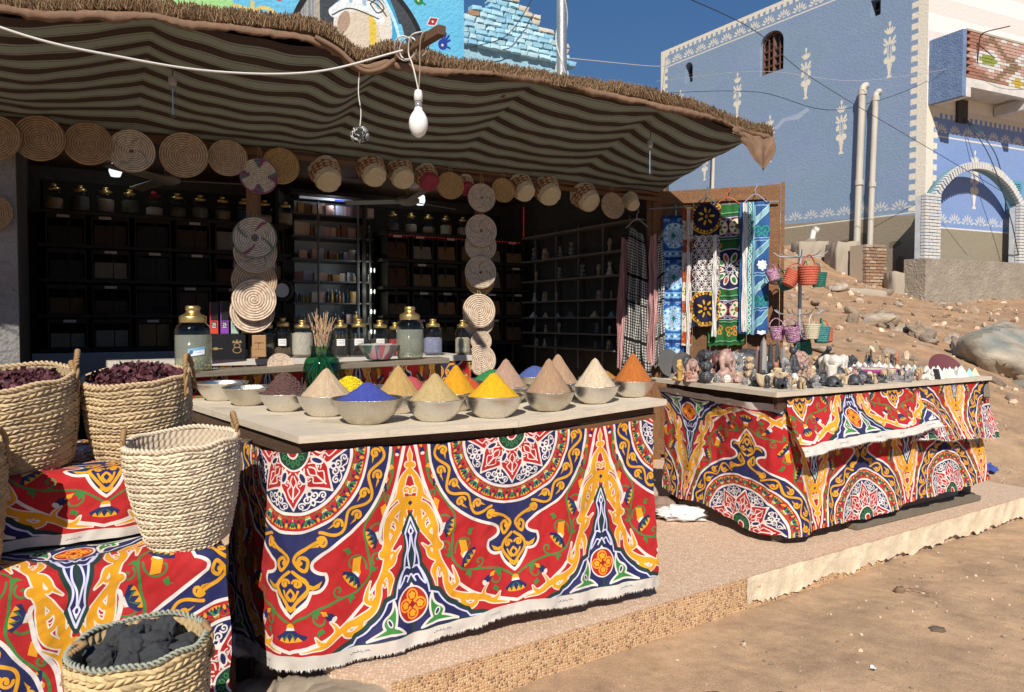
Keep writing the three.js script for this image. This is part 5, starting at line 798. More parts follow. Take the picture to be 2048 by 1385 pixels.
{
  const ruin = thing('ruined_wall', 'broken wall of rough blocks painted pale blue with jagged top', 'wall', V(0, 0, 0)), r = rng(91), P = (a, b) => { const q = S(a, 0, b); return [q.x, q.z]; };
  const pale = M([0.36, 0.62, 0.76], 0.92, { map: rep(speck, 0.5), bumpMap: rep(stucco, 0.7), bumpScale: 0.012 });
  mesh('plastered_base', prism([P(4.2, -6.5), P(7.1, -6.5), P(7.1, -7), P(4.2, -7)], 0, [6.08, 6.14, 6.14, 6.08], 1), pale, ruin); const topAt = (a) => { const k = [[4.2, 6.3], [4.9, 6.6], [5.1, 6.78], [5.35, 6.8], [5.45, 7.1], [5.9, 7.12], [6.2, 6.95], [6.45, 6.72], [6.7, 6.62], [6.75, 6.5], [7.1, 6.42]]; for (let i = 0; i < k.length - 1; i++) if (a <= k[i + 1][0]) return lerp(k[i][1], k[i + 1][1], (a - k[i][0]) / (k[i + 1][0] - k[i][0])); return 6.3; };
  mesh('mortar_core', prism([P(4.75, -6.56), P(5.5, -6.56), P(6.2, -6.56), P(7.05, -6.56), P(7.05, -6.95), P(4.75, -6.95)], 6, [6.4, 6.7, 6.6, 6.4, 6.4, 6.4]), M([0.3, 0.24, 0.18], 0.95), ruin);
  const stones = [0, 1, 2, 3, 4].map((k) => { const g = mergeVertices(new RoundedBoxGeometry(1, 1, 1, 3, 0.16).deleteAttribute('uv').deleteAttribute('normal')); return warp(g, (x, y, z) => [x + 0.07 * n3(x * 2 + k * 7, y * 2, z * 2), y + 0.08 * n3(x * 2, y * 2 + k * 5, z * 2), z + 0.12 * n3(x * 2.4, y * 2.4, z * 2 + k)]); });
  const mats = [[0.34, 0.62, 0.78], [0.42, 0.7, 0.82], [0.5, 0.74, 0.84], [0.28, 0.56, 0.74], [0.62, 0.58, 0.48], [0.45, 0.27, 0.17]].map((c) => M(c, 0.95, { map: rep(speck, 0.7), bumpMap: rep(grain, 0.7), bumpScale: 0.02 }));
  for (let row = 0; row < 11; row++) { let a = 4.72 + r() * 0.15; while (a < 7.05) { const w = 0.13 + 0.13 * r(), y = 6.14 + row * 0.098 + 0.012 * n2(a * 2, row), edge = y + 0.05 > topAt(a + w / 2) - 0.1; if (y < topAt(a + w / 2)) { const m = mesh('stone', stones[Math.floor(r() * 5)], mats[edge && r() < 0.5 ? 4 + (r() < 0.2 ? 1 : 0) : Math.floor(r() * 4)], ruin); m.position.copy(S(a + w / 2, y, -6.52 + 0.03 * r())); m.rotation.set((r() - 0.5) * 0.1, TURN + (r() - 0.5) * 0.16, (r() - 0.5) * 0.1); m.scale.set(w * 0.98, 0.092, 0.2); } a += w; } }
  const pole = thing('steel_pole', 'tall silver steel pole rising behind the thatched roof', 'pole', V(0.543, 0, -8.3)); mesh('shaft', cyl(0.055, 0.06, 7.5, 24).translate(0, 3.9, 0), M([0.62, 0.62, 0.62], 0.38, { metalness: 0.75, map: rep(speck, 1, 6), bumpMap: rep(grain, 1, 8), bumpScale: 0.002 }), pole); mesh('base_plate', bx(0.3, 0.5, 0.3, 0, 0.2, 0, 0.02), M([0.4, 0.38, 0.34], 0.9), pole);
  mesh('wire_wrap', [0, 1].map((k) => { const p = []; for (let i = 0; i < 40; i++) { const t = i / 39; p.push(V(0.063 * Math.cos(t * 9 + k * 2), 3.9 + t * 1.6, 0.063 * Math.sin(t * 9 + k * 2))); } return tube(p, 0.006, 80, 5); }), M([0.6, 0.58, 0.55], 0.6), pole);
  const wire = (label, pts, rad, c) => tag(mesh('cable', tube(pts, rad, 60, 5), M(c, 0.7)), label, 'cable');
  wire('thin black cable sagging across the blue house wall', [V(1.72, 5.35, -9), V(4.2, 6.3, -13), V(6.6, 6.6, -16.5), V(11.2, 4.3, -17.2)], 0.007, [0.03, 0.03, 0.035]);
  wire('pale cable strung from the steel pole to the house corner', [V(0.55, 4.25, -8.3), V(3, 6.4, -15), V(5.15, 10.2, -25.4)], 0.007, [0.55, 0.55, 0.55]);
  wire('thin pale cable running along the wall above the drain pipes', [HL(9, 9.4, 0.2), HL(4.6, 8.5, 0.3), HL(1.5, 7.4, 0.35), HR(0.5, 7.2, 1), HR(3.8, 7.6, 1.2)], 0.005, [0.5, 0.5, 0.48]);
  wire('dark wires dangling from the balcony vent across the arch', [HR(1.25, 6.3, 0.1), HR(1.55, 5.4, 0.5), HR(2.4, 3.9, 0.55), HR(2.85, 3.0, 0.5)], 0.012, [0.03, 0.05, 0.05]);
  wire('second dark wire dangling from the balcony vent towards the blue shutter', [HR(1.3, 6.3, 0.1), HR(1.75, 5.5, 0.5), HR(2.6, 4.6, 0.3), HR(3.15, 4.1, 0.15)], 0.012, [0.02, 0.09, 0.07]);
  wire('thin black wire slanting across the ruined blue wall', [S(4.95, 6.0, -6.3), S(5.6, 6.3, -6.25), S(6.2, 7.2, -6.2), S(6.6, 8, -6.2)], 0.008, [0.02, 0.02, 0.03]);
}

// ------------------------------------------------------------------ the shop: posts, walls, roof, awning, thatch
const AWN_A0 = -2.6, AWN_A1 = 3.43, AWN_B = 1.216, RAFTERS = [-1.9, -0.69, 0.46, 1.42, 2.48, 3.4];
function lipY(a) { const k = [[-2.6, 2.7], [-1.3, 2.7], [-0.69, 2.8], [0.1, 2.81], [0.3, 2.72], [0.46, 2.79], [1.42, 2.85], [2.48, 2.845], [3.43, 2.77], [4, 2.74]]; for (let i = 0; i < k.length - 1; i++) if (a <= k[i + 1][0]) { const t = (a - k[i][0]) / (k[i + 1][0] - k[i][0]); return lerp(k[i][1], k[i + 1][1], t * t * (3 - 2 * t)); } return 2.74; }
function awningY(a, v) {                      // v = 0 at the outer lip, 1 at the shop front
  let i = 0; while (i < RAFTERS.length - 2 && a > RAFTERS[i + 1]) i++;
  const t = clamp((a - RAFTERS[i]) / (RAFTERS[i + 1] - RAFTERS[i]), 0, 1), sag = Math.pow(Math.sin(t * Math.PI), 0.8) * (0.075 * Math.sin(Math.pow(v, 0.75) * Math.PI) + 0.03 * (1 - v));
  return lerp(lipY(a), 2.5, Math.pow(v, 1.35)) - sag * (0.75 + 0.5 * Math.abs(n2(i * 3.3, 1))) + 0.008 * n2(a * 3, v * 4);
}
const stripeTex = canvasTex(64, 1024, (c) => {
  const n = 9.2, p = 1024 / n, r = rng(2); c.fillStyle = '#87958f'; c.fillRect(0, 0, 64, 1024);
  for (let i = 0; i < 11; i++) { const y = i * p; c.fillStyle = '#3a2b26'; c.fillRect(0, y, 64, p * 0.4); c.fillStyle = '#5e3b36'; c.fillRect(0, y + p * 0.48, 64, p * 0.035); c.fillRect(0, y + p * 0.9, 64, p * 0.035); }
  for (let i = 0; i < 1500; i++) { c.globalAlpha = 0.06; c.fillStyle = r() < 0.5 ? '#c0b99a' : '#2a2018'; c.fillRect(r() * 64, r() * 1024, 8 + r() * 30, 1.5); } c.globalAlpha = 1;
});
const canvasBrown = M([0.26, 0.155, 0.095], 0.9, { map: rep(speck, 2), bumpMap: rep(weave, 30), bumpScale: 0.001 });
{
  const aw = thing('striped_awning', 'dark brown and sage striped awning cloth over the stall front', 'awning', V(0, 0, 0));
  mesh('striped_cloth', grid((u, v) => { const a = lerp(AWN_A0, AWN_A1 - v * 0.02, u), q = S(a, awningY(a, v), lerp(AWN_B, 0.06, v)); return [q.x, q.y, q.z, u * 9, 1 - v]; }, 340, 44), M([0.9, 0.9, 0.86], 0.92, { map: stripeTex, bumpMap: rep(weave, 60, 8), bumpScale: 0.001 }), aw);
  const hem = (u, v) => { const a = lerp(AWN_A0, 3.46, u), f = 0.014 * n2(a * 2.6, 2) + 0.008 * Math.abs(n2(a * 7, 7)) + 0.004 * n2(a * 23, v * 2), y = lipY(a) - 0.025 * Math.pow(Math.abs(Math.sin(a * 2.1)), 2); const k = [[-0.05, 0.022], [0.0, 0.022], [0.014, 0.01], [0.016, -0.01], [0.008, -0.026 + f], [-0.02, -0.016 + f]][Math.round(v * 5)]; const q = S(a, y + k[1] + f * 0.6, AWN_B + k[0]); return [q.x, q.y, q.z, a * 2, v * 0.3]; };
  mesh('brown_hem', grid(hem, 300, 5), canvasBrown, aw);
  // loose corner hanging at the right end
  mesh('torn_corner', grid((u, v) => { const a = lerp(3.05, 3.5, u), drop = 0.02 + (0.05 + 0.2 * Math.pow(smooth(u, 0.1, 0.75), 1.4)) * (u > 0.82 ? lerp(1, 0.25, (u - 0.82) / 0.18) : 1), q = S(a + 0.02 * n2(v * 3, u * 4), lipY(a) - v * drop + 0.01 * n2(u * 6, v * 6), AWN_B + 0.03 * Math.sin(v * 2.4) - 0.06 * v * n2(u * 3, 8)); return [q.x, q.y, q.z]; }, 26, 10), canvasBrown, aw);
  // sagging flap beside the pole
  mesh('loose_hem', [tube([S(0.05, 2.83, 1.23), S(0.16, 2.78, 1.25), S(0.29, 2.69, 1.27), S(0.38, 2.71, 1.27), S(0.47, 2.78, 1.25)], 0.014, 30, 6), grid((u, v) => { const a = lerp(0.2, 0.45, u), q = S(a, lerp(2.76 - 0.05 * Math.sin(u * Math.PI), 2.735 - 0.045 * Math.sin(u * Math.PI), v), 1.26 - 0.05 * v); return [q.x, q.y, q.z]; }, 10, 3)], canvasBrown, aw);
}
{ // thatch: a base mat and bundles of short reeds along its edge
  const RISE = [[-2.7, 0.04], [-0.6, 0.045], [0, 0.085], [0.5, 0.075], [0.9, 0.03], [1.4, 0.02], [1.9, 0.035], [2.15, 0.06], [2.4, 0.045], [3, 0.035], [3.6, 0.03]], top = (a) => { let i = 0; while (i < RISE.length - 2 && a > RISE[i + 1][0]) i++; const t = clamp((a - RISE[i][0]) / (RISE[i + 1][0] - RISE[i][0]), 0, 1); return lipY(a) + lerp(RISE[i][1], RISE[i + 1][1], t) + 0.008 * n2(a * 4, 1); }, th = thing('thatch_roof', 'rough brown reed thatch edging along the top of the awning', 'thatch', V(0, 0, 0)), tm = M([0.27, 0.185, 0.11], 0.95, { map: rep(speck, 4), bumpMap: rep(grain, 4), bumpScale: 0.01 });
  mesh('reed_mat', [grid((u, v) => { const a = lerp(-2.7, 3.3, u), q = S(a, lerp(top(a), 2.76, Math.pow(v, 0.7)), lerp(AWN_B + 0.0, -2.4, v)); return [q.x, q.y, q.z, a * 2, v * 8]; }, 120, 12), grid((u, v) => { const a = lerp(-2.7, 3.3, u), q = S(a, top(a) - v * 0.055, AWN_B - 0.0 - 0.02 * v); return [q.x, q.y, q.z, a * 2, v]; }, 120, 1)], tm, th);
  const g = new THREE.CylinderGeometry(0.0022, 0.0032, 1, 4), N = 15000, m = new THREE.InstancedMesh(g, M([1, 1, 1], 0.9), N), o = new THREE.Object3D(), c = new THREE.Color(), r = rng(15), up = V(0, 1, 0);
  for (let i = 0; i < N; i++) { const a = lerp(-2.6, 3.5, r()), far = a > 2.2 ? 0.5 : 0, L = 0.02 + 0.026 * r() + far * 0.05 * r(), q = S(a, top(a) + (r() - 0.8) * 0.05 - far * 0.01, AWN_B + 0.025 * (r() - 0.5)); const d = S(-0.25 + (r() - 0.5) * 0.9 - far, 0, 0.3 + 0.5 * r()).sub(S(0, 0, 0)); d.y = 0.75 + 0.4 * (r() - 0.4); d.normalize(); o.position.copy(q).addScaledVector(d, L * 0.3); o.quaternion.setFromUnitVectors(up, d); o.scale.set(1, L, 1); o.updateMatrix(); m.setMatrixAt(i, o.matrix); const k = 0.5 + r() * 0.9; m.setColorAt(i, c.setRGB(0.33 * k, 0.225 * k, 0.13 * k)); }
  m.name = 'reed_ends'; m.castShadow = m.receiveShadow = true; m.userData.kind = 'stuff'; th.add(m);
}
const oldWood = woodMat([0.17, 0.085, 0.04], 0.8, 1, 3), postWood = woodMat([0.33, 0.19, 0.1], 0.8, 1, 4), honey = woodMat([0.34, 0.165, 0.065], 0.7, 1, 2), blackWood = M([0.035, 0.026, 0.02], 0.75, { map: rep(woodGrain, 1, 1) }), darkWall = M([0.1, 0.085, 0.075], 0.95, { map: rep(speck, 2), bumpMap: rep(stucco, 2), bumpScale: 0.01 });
{
  const shop = thing('spice_shop', 'dark open fronted shop room behind the spice tables', 'shop', V(0, 0, 0)), P = (a, b) => { const q = S(a, 0, b); return [q.x, q.z]; }, box = (a0, a1, b0, b1, y0, y1, k = 1) => prism([P(a0, b1), P(a1, b1), P(a1, b0), P(a0, b0)], y0, y1, k);
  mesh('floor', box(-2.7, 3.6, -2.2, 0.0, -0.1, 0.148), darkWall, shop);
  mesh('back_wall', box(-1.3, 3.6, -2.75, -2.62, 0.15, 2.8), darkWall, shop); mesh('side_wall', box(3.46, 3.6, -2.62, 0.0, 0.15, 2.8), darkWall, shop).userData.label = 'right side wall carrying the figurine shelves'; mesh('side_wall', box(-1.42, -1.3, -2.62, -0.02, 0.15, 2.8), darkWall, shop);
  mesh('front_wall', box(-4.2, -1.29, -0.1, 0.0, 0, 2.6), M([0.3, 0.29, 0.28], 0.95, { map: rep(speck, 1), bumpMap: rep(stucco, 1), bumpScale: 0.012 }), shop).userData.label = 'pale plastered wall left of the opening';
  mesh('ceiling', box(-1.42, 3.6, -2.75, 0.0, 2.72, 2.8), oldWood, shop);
  for (const a of RAFTERS.slice(0, 5)) mesh('rafter', bar(S(a, lipY(a) + 0.02, AWN_B - 0.06), S(a, 2.67, -0.05), 0.05, 0.05), oldWood, shop);
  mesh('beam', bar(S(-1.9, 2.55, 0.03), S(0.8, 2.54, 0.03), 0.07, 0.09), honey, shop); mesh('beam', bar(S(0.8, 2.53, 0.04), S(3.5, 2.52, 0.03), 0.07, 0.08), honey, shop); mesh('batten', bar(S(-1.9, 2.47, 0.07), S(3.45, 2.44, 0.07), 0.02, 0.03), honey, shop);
  for (const a of [0.0, 1.672]) mesh('post', bar(S(a, 0.15, 0.0), S(a, 2.52, 0.0), 0.075, 0.075, 0.008), postWood, shop); mesh('post', bar(S(3.44, 0.15, 0.02), S(3.44, 2.56, 0.02), 0.09, 0.09, 0.008), honey, shop);
  // roof poles seen through the gap in the awning
  for (const [b, y] of [[1.0, 2.8], [0.75, 2.78]]) mesh('roof_pole', tube([S(-0.6, y, b), S(0.3, y + 0.02, b), S(1.3, y - 0.01, b)], 0.022, 12, 8), oldWood, shop);
  // tiled skirting
  mesh('tile_band', box(-1.29, 0.7, -2.02, -2.0, 0.75, 1.12), M([0.3, 0.33, 0.4], 0.35), shop);
}
{ // shelving with spice bins and jars along the back wall
  const rows = [1.14, 1.42, 1.71, 1.99], r = rng(101);
  const tints = [[0.16, 0.1, 0.05], [0.05, 0.055, 0.05], [0.3, 0.2, 0.1], [0.03, 0.03, 0.03], [0.34, 0.19, 0.08], [0.1, 0.07, 0.05], [0.34, 0.3, 0.25], [0.14, 0.06, 0.03], [0.2, 0.14, 0.07]].map((c) => M(c, 0.9, { map: rep(speck, 1), bumpMap: rep(grain, 1), bumpScale: 0.01 })), paper = M([0.5, 0.47, 0.42], 0.9);
  const unit = (a0, a1, n, nameLabel, slant) => {
    const u = thing('shelf_unit', nameLabel, 'shelves', V(0, 0, 0)); for (const y of [0.8, ...rows, 2.26]) mesh('shelf_board', bar(S(a0 - 0.04, y, -2.3), S(a1 + 0.04, y, -2.3), 0.6, 0.025), blackWood, u); for (let i = 0; i <= n; i++) { const a = lerp(a0, a1, i / n); mesh('upright', bar(S(a, 0.15, -2.3), S(a, 2.26, -2.3), 0.02, 0.58), blackWood, u); } mesh('back_panel', bar(S(a0, 1.4, -2.6), S(a1, 1.4, -2.6), 0.015, 2.4), blackWood, u);
    for (let j = 0; j < 4; j++) for (let i = 0; i < n; i++) {
      const w = (a1 - a0) / n - 0.05, t = thing('spice_bin', (slant ? 'slant fronted dark spice bin, ' : 'dark wooden spice bin, ') + NTH[i] + ' in the ' + ['lowest', 'second', 'third', 'top'][j] + ' row ' + (slant ? 'right of the niche' : 'on the left back wall'), 'bin', S(lerp(a0, a1, (i + 0.5) / n), rows[j] + 0.013, -2.2), TURN, slant ? 'spice bins right of the niche' : 'spice bins on the left back wall');
      mesh('box', [bx(w, 0.012, 0.36, 0, 0.006, 0), bx(0.012, 0.24, 0.36, -w / 2, 0.12, 0), bx(0.012, 0.24, 0.36, w / 2, 0.12, 0), bx(w, 0.24, 0.012, 0, 0.12, -0.18)], blackWood, t); mesh('front_rail', bx(w, 0.035, 0.02, 0, 0.225, 0.18), blackWood, t);
      const h = 0.1 + 0.09 * r(), g = bx(w - 0.03, h, 0.3, 0, h / 2 + 0.013, 0.0); if (slant) warp(g, (x, y, z) => [x, y, z + (z > 0 ? (0.1 - y) * 0.25 : 0)]); mesh('spice', g, tints[Math.floor(r() * tints.length)], t); if (r() < 0.55) mesh('paper_label', bx(0.09, 0.022, 0.002, (r() - 0.5) * 0.1, 0.226, 0.193), paper, t);
    }
  };
  unit(-1.2, 0.72, 6, 'dark shelf unit of spice bins on the left back wall', false); unit(1.7, 3.35, 6, 'dark shelf unit of spice bins right of the lit niche', true);
}
const brass = M([0.62, 0.44, 0.17], 0.32, { metalness: 0.9, bumpMap: rep(grain, 2), bumpScale: 0.0006 }), glassPane = new THREE.MeshPhysicalMaterial({ color: lin(0.93, 0.96, 0.95), roughness: 0.03, transmission: 1, thickness: 0, ior: 1.45, side: THREE.DoubleSide });
const jarProfile = (r, h) => [[0, 0.004], [r * 0.9, 0.004], [r, 0.02], [r, h * 0.62], [r * 0.95, h * 0.7], [r * 0.72, h * 0.77], [r * 0.66, h * 0.79]];
const knobLid = (r, h) => [[r * 0.68, h * 0.775], [r * 0.74, h * 0.78], [r * 0.74, h * 0.845], [r * 0.66, h * 0.865], [r * 0.36, h * 0.89], [r * 0.3, h * 0.93], [r * 0.4, h * 0.955], [r * 0.38, h * 0.985], [r * 0.22, h], [0, h]];
function jar(label, p, r, h, fillMat, level, group, lid = brass) {
  const t = thing('glass_jar', label, 'jar', p, 0, group); mesh('glass', lathe(jarProfile(r, h), 36), glassPane, t); mesh('lid', lathe(knobLid(r, h), 32), lid, t);
  if (fillMat) { const k = h * 0.62 * level; mesh('contents', warp(lathe([[0, 0.008], [r * 0.88, 0.008], [r * 0.965, 0.024], [r * 0.965, k], [r * 0.7, k + 0.008], [0, k + 0.012]], 36), (x, y, z) => [x, y + (y > k - 0.001 ? 0.006 * n2(x * 40, z * 40) : 0), z]), fillMat, t); }
  return t;
}
const spiceMat = (c, b = 0.006, k = 3) => M(c, 0.95, { map: rep(speck, k), bumpMap: rep(grain, k), bumpScale: b });
{ // jars on the upper shelves
  const r = rng(55), cols = [[0.4, 0.26, 0.14], [0.12, 0.11, 0.1], [0.34, 0.24, 0.22], [0.1, 0.09, 0.05], [0.5, 0.4, 0.36], [0.2, 0.14, 0.08], [0.2, 0.18, 0.15], [0.3, 0.22, 0.16], [0.06, 0.08, 0.14], [0.5, 0.42, 0.34], [0.45, 0.36, 0.26]].map((c) => spiceMat(c, 0.008, 2)), red = M([0.35, 0.03, 0.04], 0.5);
  const words = ['pale brown chips', 'dark leaves', 'pinkish sticks', 'olive herbs', 'white lumps under a red lid', 'brown bark', 'grey seeds', 'tan roots', 'blue black crystals', 'cream powder', 'beige powder'];
  for (let i = 0; i < 11; i++) jar('shelf jar of ' + words[i] + ' high on the left back wall', S(-1.12 + i * 0.185, 2.2725, -2.08), 0.068, 0.22, cols[i], 0.5 + 0.45 * r(), 'jars on the high left shelf', i === 4 ? red : brass);
  for (let i = 0; i < 6; i++) jar('small jar in the row above the red lights, right of the niche', S(1.8 + i * 0.2, 2.2725, -2.08), 0.062, 0.21, cols[(i * 3 + 1) % 11], 0.5 + 0.4 * r(), 'jars above the red light string');
}
{ // lit niche with bottles, between the two bin units
  const n = thing('lit_niche', 'lit grey shelf niche full of bottles and boxes at the back', 'shelves', V(0, 0, 0)), wallM = M([0.6, 0.66, 0.68], 0.8), edge = M([0.1, 0.1, 0.11], 0.4);
  mesh('back_panel', bar(S(0.78, 1.5, -2.55), S(1.62, 1.5, -2.55), 0.02, 2.2), wallM, n); for (const a of [0.78, 1.62]) mesh('side_panel', bar(S(a, 0.15, -2.28), S(a, 2.6, -2.28), 0.03, 0.5), blackWood, n); mesh('top_panel', bar(S(0.78, 2.6, -2.3), S(1.62, 2.6, -2.3), 0.5, 0.03), blackWood, n); for (const a of [1.04, 1.44]) mesh('standard', bar(S(a, 0.9, -2.08), S(a, 2.52, -2.08), 0.018, 0.018), edge, n);
  const ys = [1.18, 1.35, 1.55, 1.76, 1.97, 2.19, 2.4], oval = M([0.9, 0.9, 0.8], 0.4, { emissive: lin(0.9, 0.95, 0.8), emissiveIntensity: 0.35 });
  for (const y of [1.27, 1.47, 1.67, 1.88]) { for (const d of [0, 0.035]) mesh('oval_lamp', new THREE.SphereGeometry(0.012, 12, 8).scale(0.7, 2, 0.7).translate(...S(1.55 + d, y, -2.02).toArray()), oval, n); const l = new THREE.PointLight(lin(0.88, 1, 0.97), 0.055, 0); l.position.copy(S(1.5, y, -2.0)); l.castShadow = true; scene.add(l); }
  for (const y of ys) mesh('shelf_board', bar(S(0.8, y, -2.3), S(1.6, y, -2.3), 0.42, 0.012), edge, n);
  const lampM = M([0.9, 0.9, 0.95], 0.5, { emissive: lin(0.75, 0.85, 1), emissiveIntensity: 0.1 }), bl = M([0.1, 0.12, 0.6], 0.4, { emissive: lin(0.05, 0.08, 1), emissiveIntensity: 1 });
  const strip = mesh('light_strip', bar(S(0.9, 2.57, -2.2), S(1.55, 2.57, -2.2), 0.03, 0.02), lampM, n); const pl = new THREE.PointLight(lin(0.8, 0.9, 1), 0.05, 0); pl.position.copy(S(1.2, 2.5, -2.12)); pl.castShadow = true; scene.add(pl); mesh('blue_light', bar(S(1.2, 2.54, -2.05), S(1.42, 2.54, -2.05), 0.015, 0.012), bl, n);
  const r = rng(66), kinds = [[0.4, 0.14, 0.03], [0.05, 0.03, 0.02], [0.5, 0.3, 0.02], [0.03, 0.1, 0.08], [0.1, 0.02, 0.02], [0.3, 0.28, 0.24]].map((c) => M(c, 0.25)), boxes = [[0.5, 0.32, 0.28], [0.36, 0.36, 0.42], [0.5, 0.42, 0.36], [0.2, 0.1, 0.08], [0.42, 0.25, 0.1]].map((c) => M(c, 0.8)), tall = [0.09, 0.11, 0.13, 0.09, 0.1, 0.13, 0.1];
  const levels = ['lowest', 'second', 'third', 'fourth', 'fifth', 'sixth', 'top'];
  ys.forEach((y, j) => { let a = 0.83, at = 0; while (a < 1.57) { const isBox = [2.19, 2.4, 1.76].includes(y) ? r() < 0.75 : y === 1.97 ? r() < 0.6 : r() < 0.15, w = isBox ? 0.05 + 0.04 * r() : 0.03 + 0.01 * r(), h = tall[j] * (0.7 + 0.4 * r()), p = S(a + w / 2, y + 0.007, -2.16 - 0.05 * r());
    if (isBox) { const b = mesh('carton', bx(w, h, 0.06, 0, h / 2, 0, 0.002), boxes[Math.floor(r() * 5)]); b.position.copy(p); b.rotation.y = TURN; tag(b, 'small carton standing ' + NTH[at] + ' from left on the ' + levels[j] + ' niche shelf', 'box', 'cartons in the lit niche'); }
    else { const b = thing('bottle', (y === 1.35 ? 'oil bottle standing ' : 'small bottle standing ') + NTH[at] + ' from left on the ' + levels[j] + ' niche shelf', 'bottle', p, 0, y === 1.35 ? 'oil bottles in the lit niche' : 'small bottles in the lit niche'); mesh('body', lathe([[0, 0], [w * 0.42, 0], [w * 0.45, 0.004], [w * 0.45, h * 0.62], [w * 0.18, h * 0.76], [w * 0.16, h * 0.82]], 14), kinds[Math.floor(r() * 6)], b); mesh('cap', cyl(w * 0.2, w * 0.2, h * 0.16, 10).translate(0, h * 0.9, 0), M([0.5, 0.5, 0.5], 0.4), b); }
    a += w + 0.006; at++; } });
  const mir = thing('round_mirror', 'small round framed mirror hanging left of the lit niche', 'mirror', S(0.66, 1.66, -1.95), TURN); mesh('frame', new THREE.TorusGeometry(0.085, 0.022, 8, 30), blackWood, mir); mesh('glass', cyl(0.08, 0.08, 0.01, 30).rotateX(Math.PI / 2), M([0.6, 0.6, 0.6], 0.25), mir);
  const rd = M([0.4, 0.02, 0.02], 0.5, { emissive: lin(1, 0.03, 0.02), emissiveIntensity: 0.35 }), ls = thing('red_light_string', 'string of tiny red lights along the jar shelf', 'lights', V(0, 0, 0)); mesh('cord', tube([S(1.72, 2.245, -1.99), S(2.5, 2.24, -1.99), S(3.3, 2.245, -1.99)], 0.003, 20, 5), blackWood, ls); for (let i = 0; i < 44; i++) mesh('bulb', new THREE.IcosahedronGeometry(0.0045, 1).translate(...S(1.74 + i * 0.035, 2.235, -1.985).toArray()), rd, ls); for (let i = 0; i < 18; i++) mesh('bulb', new THREE.IcosahedronGeometry(0.005, 1).translate(...S(3.25, 2.3 + i * 0.018, -1.9).toArray()), rd, ls);
}
{ // ceiling fans and bulbs inside
  const fm = M([0.3, 0.27, 0.24], 0.6); for (const [a, b, label, rot] of [[-0.35, -1.5, 'pale ceiling fan above the left spice bins', 0.3], [1.72, -1.5, 'pale ceiling fan right of the lit niche', 0.9]]) { const f = thing('ceiling_fan', label, 'fan', S(a, 2.5, b), rot); mesh('motor', lathe([[0, 0.05], [0.06, 0.05], [0.11, 0.02], [0.11, -0.01], [0.06, -0.035], [0, -0.035]], 28), fm, f); mesh('rod', cyl(0.012, 0.012, 0.2, 8).translate(0, 0.13, 0), fm, f); for (let k = 0; k < 3; k++) mesh('blade', bx(0.5, 0.008, 0.11, 0.36, 0, 0, 0.004).rotateX(0.2).rotateY(k * TAU / 3), fm, f); }
  for (const [a, b, y, w, label] of [[-0.68, -1.95, 2.62, 0.05, 'lit white lamp glowing behind the hanging trays at left'], [2.05, -1.95, 2.6, 0.05, 'lit white lamp glowing behind the red basket']]) { const l = thing('lamp', label, 'lamp', S(a, y, b)); mesh('bulb', lathe([[0, -0.055], [0.035, -0.05], [0.05, -0.01], [0.045, 0.04], [0.02, 0.06], [0, 0.06]], 20), M([0.9, 0.93, 0.95], 0.4, { emissive: lin(0.85, 0.95, 1), emissiveIntensity: 1 }), l); mesh('socket', cyl(0.02, 0.02, 0.06, 12).translate(0, 0.085, 0), fm, l); const p = new THREE.PointLight(lin(0.85, 0.95, 1), w, 0); p.position.copy(S(a, y - 0.02, b)); p.castShadow = true; scene.add(p); }
}
{ // figurine shelves on the right side wall
  const u = thing('figurine_shelves', 'dark shelves of stone figurines on the right side wall', 'shelves', V(0, 0, 0)), sm = M([0.2, 0.17, 0.15], 0.7); const ys = [1.1, 1.25, 1.41, 1.58, 1.8, 2.02, 2.28];
  for (const y of ys) mesh('shelf_board', bar(S(3.36, y, -1.98), S(3.36, y, -0.06), 0.17, 0.014), sm, u); for (const b of [-1.9, -1.5, -1.1, -0.7, -0.3]) mesh('divider', bar(S(3.4, 0.9, b), S(3.4, 2.34, b), 0.012, 0.05), sm, u);
}

// ------------------------------------------------------------------ spice table, souvenir table, stepped stand
const plyTex = dataTex(512, 512, (i, j) => { const x = i / 512, y = j / 512, v = 0.83 + 0.07 * (tfbm(x, y, 1, 5) - 0.5) + 0.07 * (tn[6](x * 0.125, y) - 0.5) + 0.05 * (R0() - 0.5), st = smooth(tfbm(x + 0.4, y + 0.2, 1, 4), 0.62, 0.72) * 0.07; return [v - st, v * 0.965 - st, v * 0.9 - st * 1.2]; }), paleTop = M([0.86, 0.8, 0.72], 0.7, { map: rep(plyTex, 0.9, 0.9), bumpMap: rep(grain, 3), bumpScale: 0.0005 }), plankWood = woodMat([0.15, 0.085, 0.05], 0.85, 2, 0.5), legWood = woodMat([0.24, 0.17, 0.11], 0.85, 1, 2), greyLeg = woodMat([0.33, 0.29, 0.23], 0.85, 1, 2);
const PS = (a, b) => { const q = S(a, 0, b); return [q.x, q.z]; };
const T1 = { A: [-0.392, 2.49], B: [0.464, 2.543], C: [1.23, 2.559], C2: [1.12, 0.99], B2: [0.4, 0.985], D: [-0.6, 0.98] };
const top1 = (a) => 0.99 + Math.max(0, (a - 0.464) / 0.766) * 0.045;
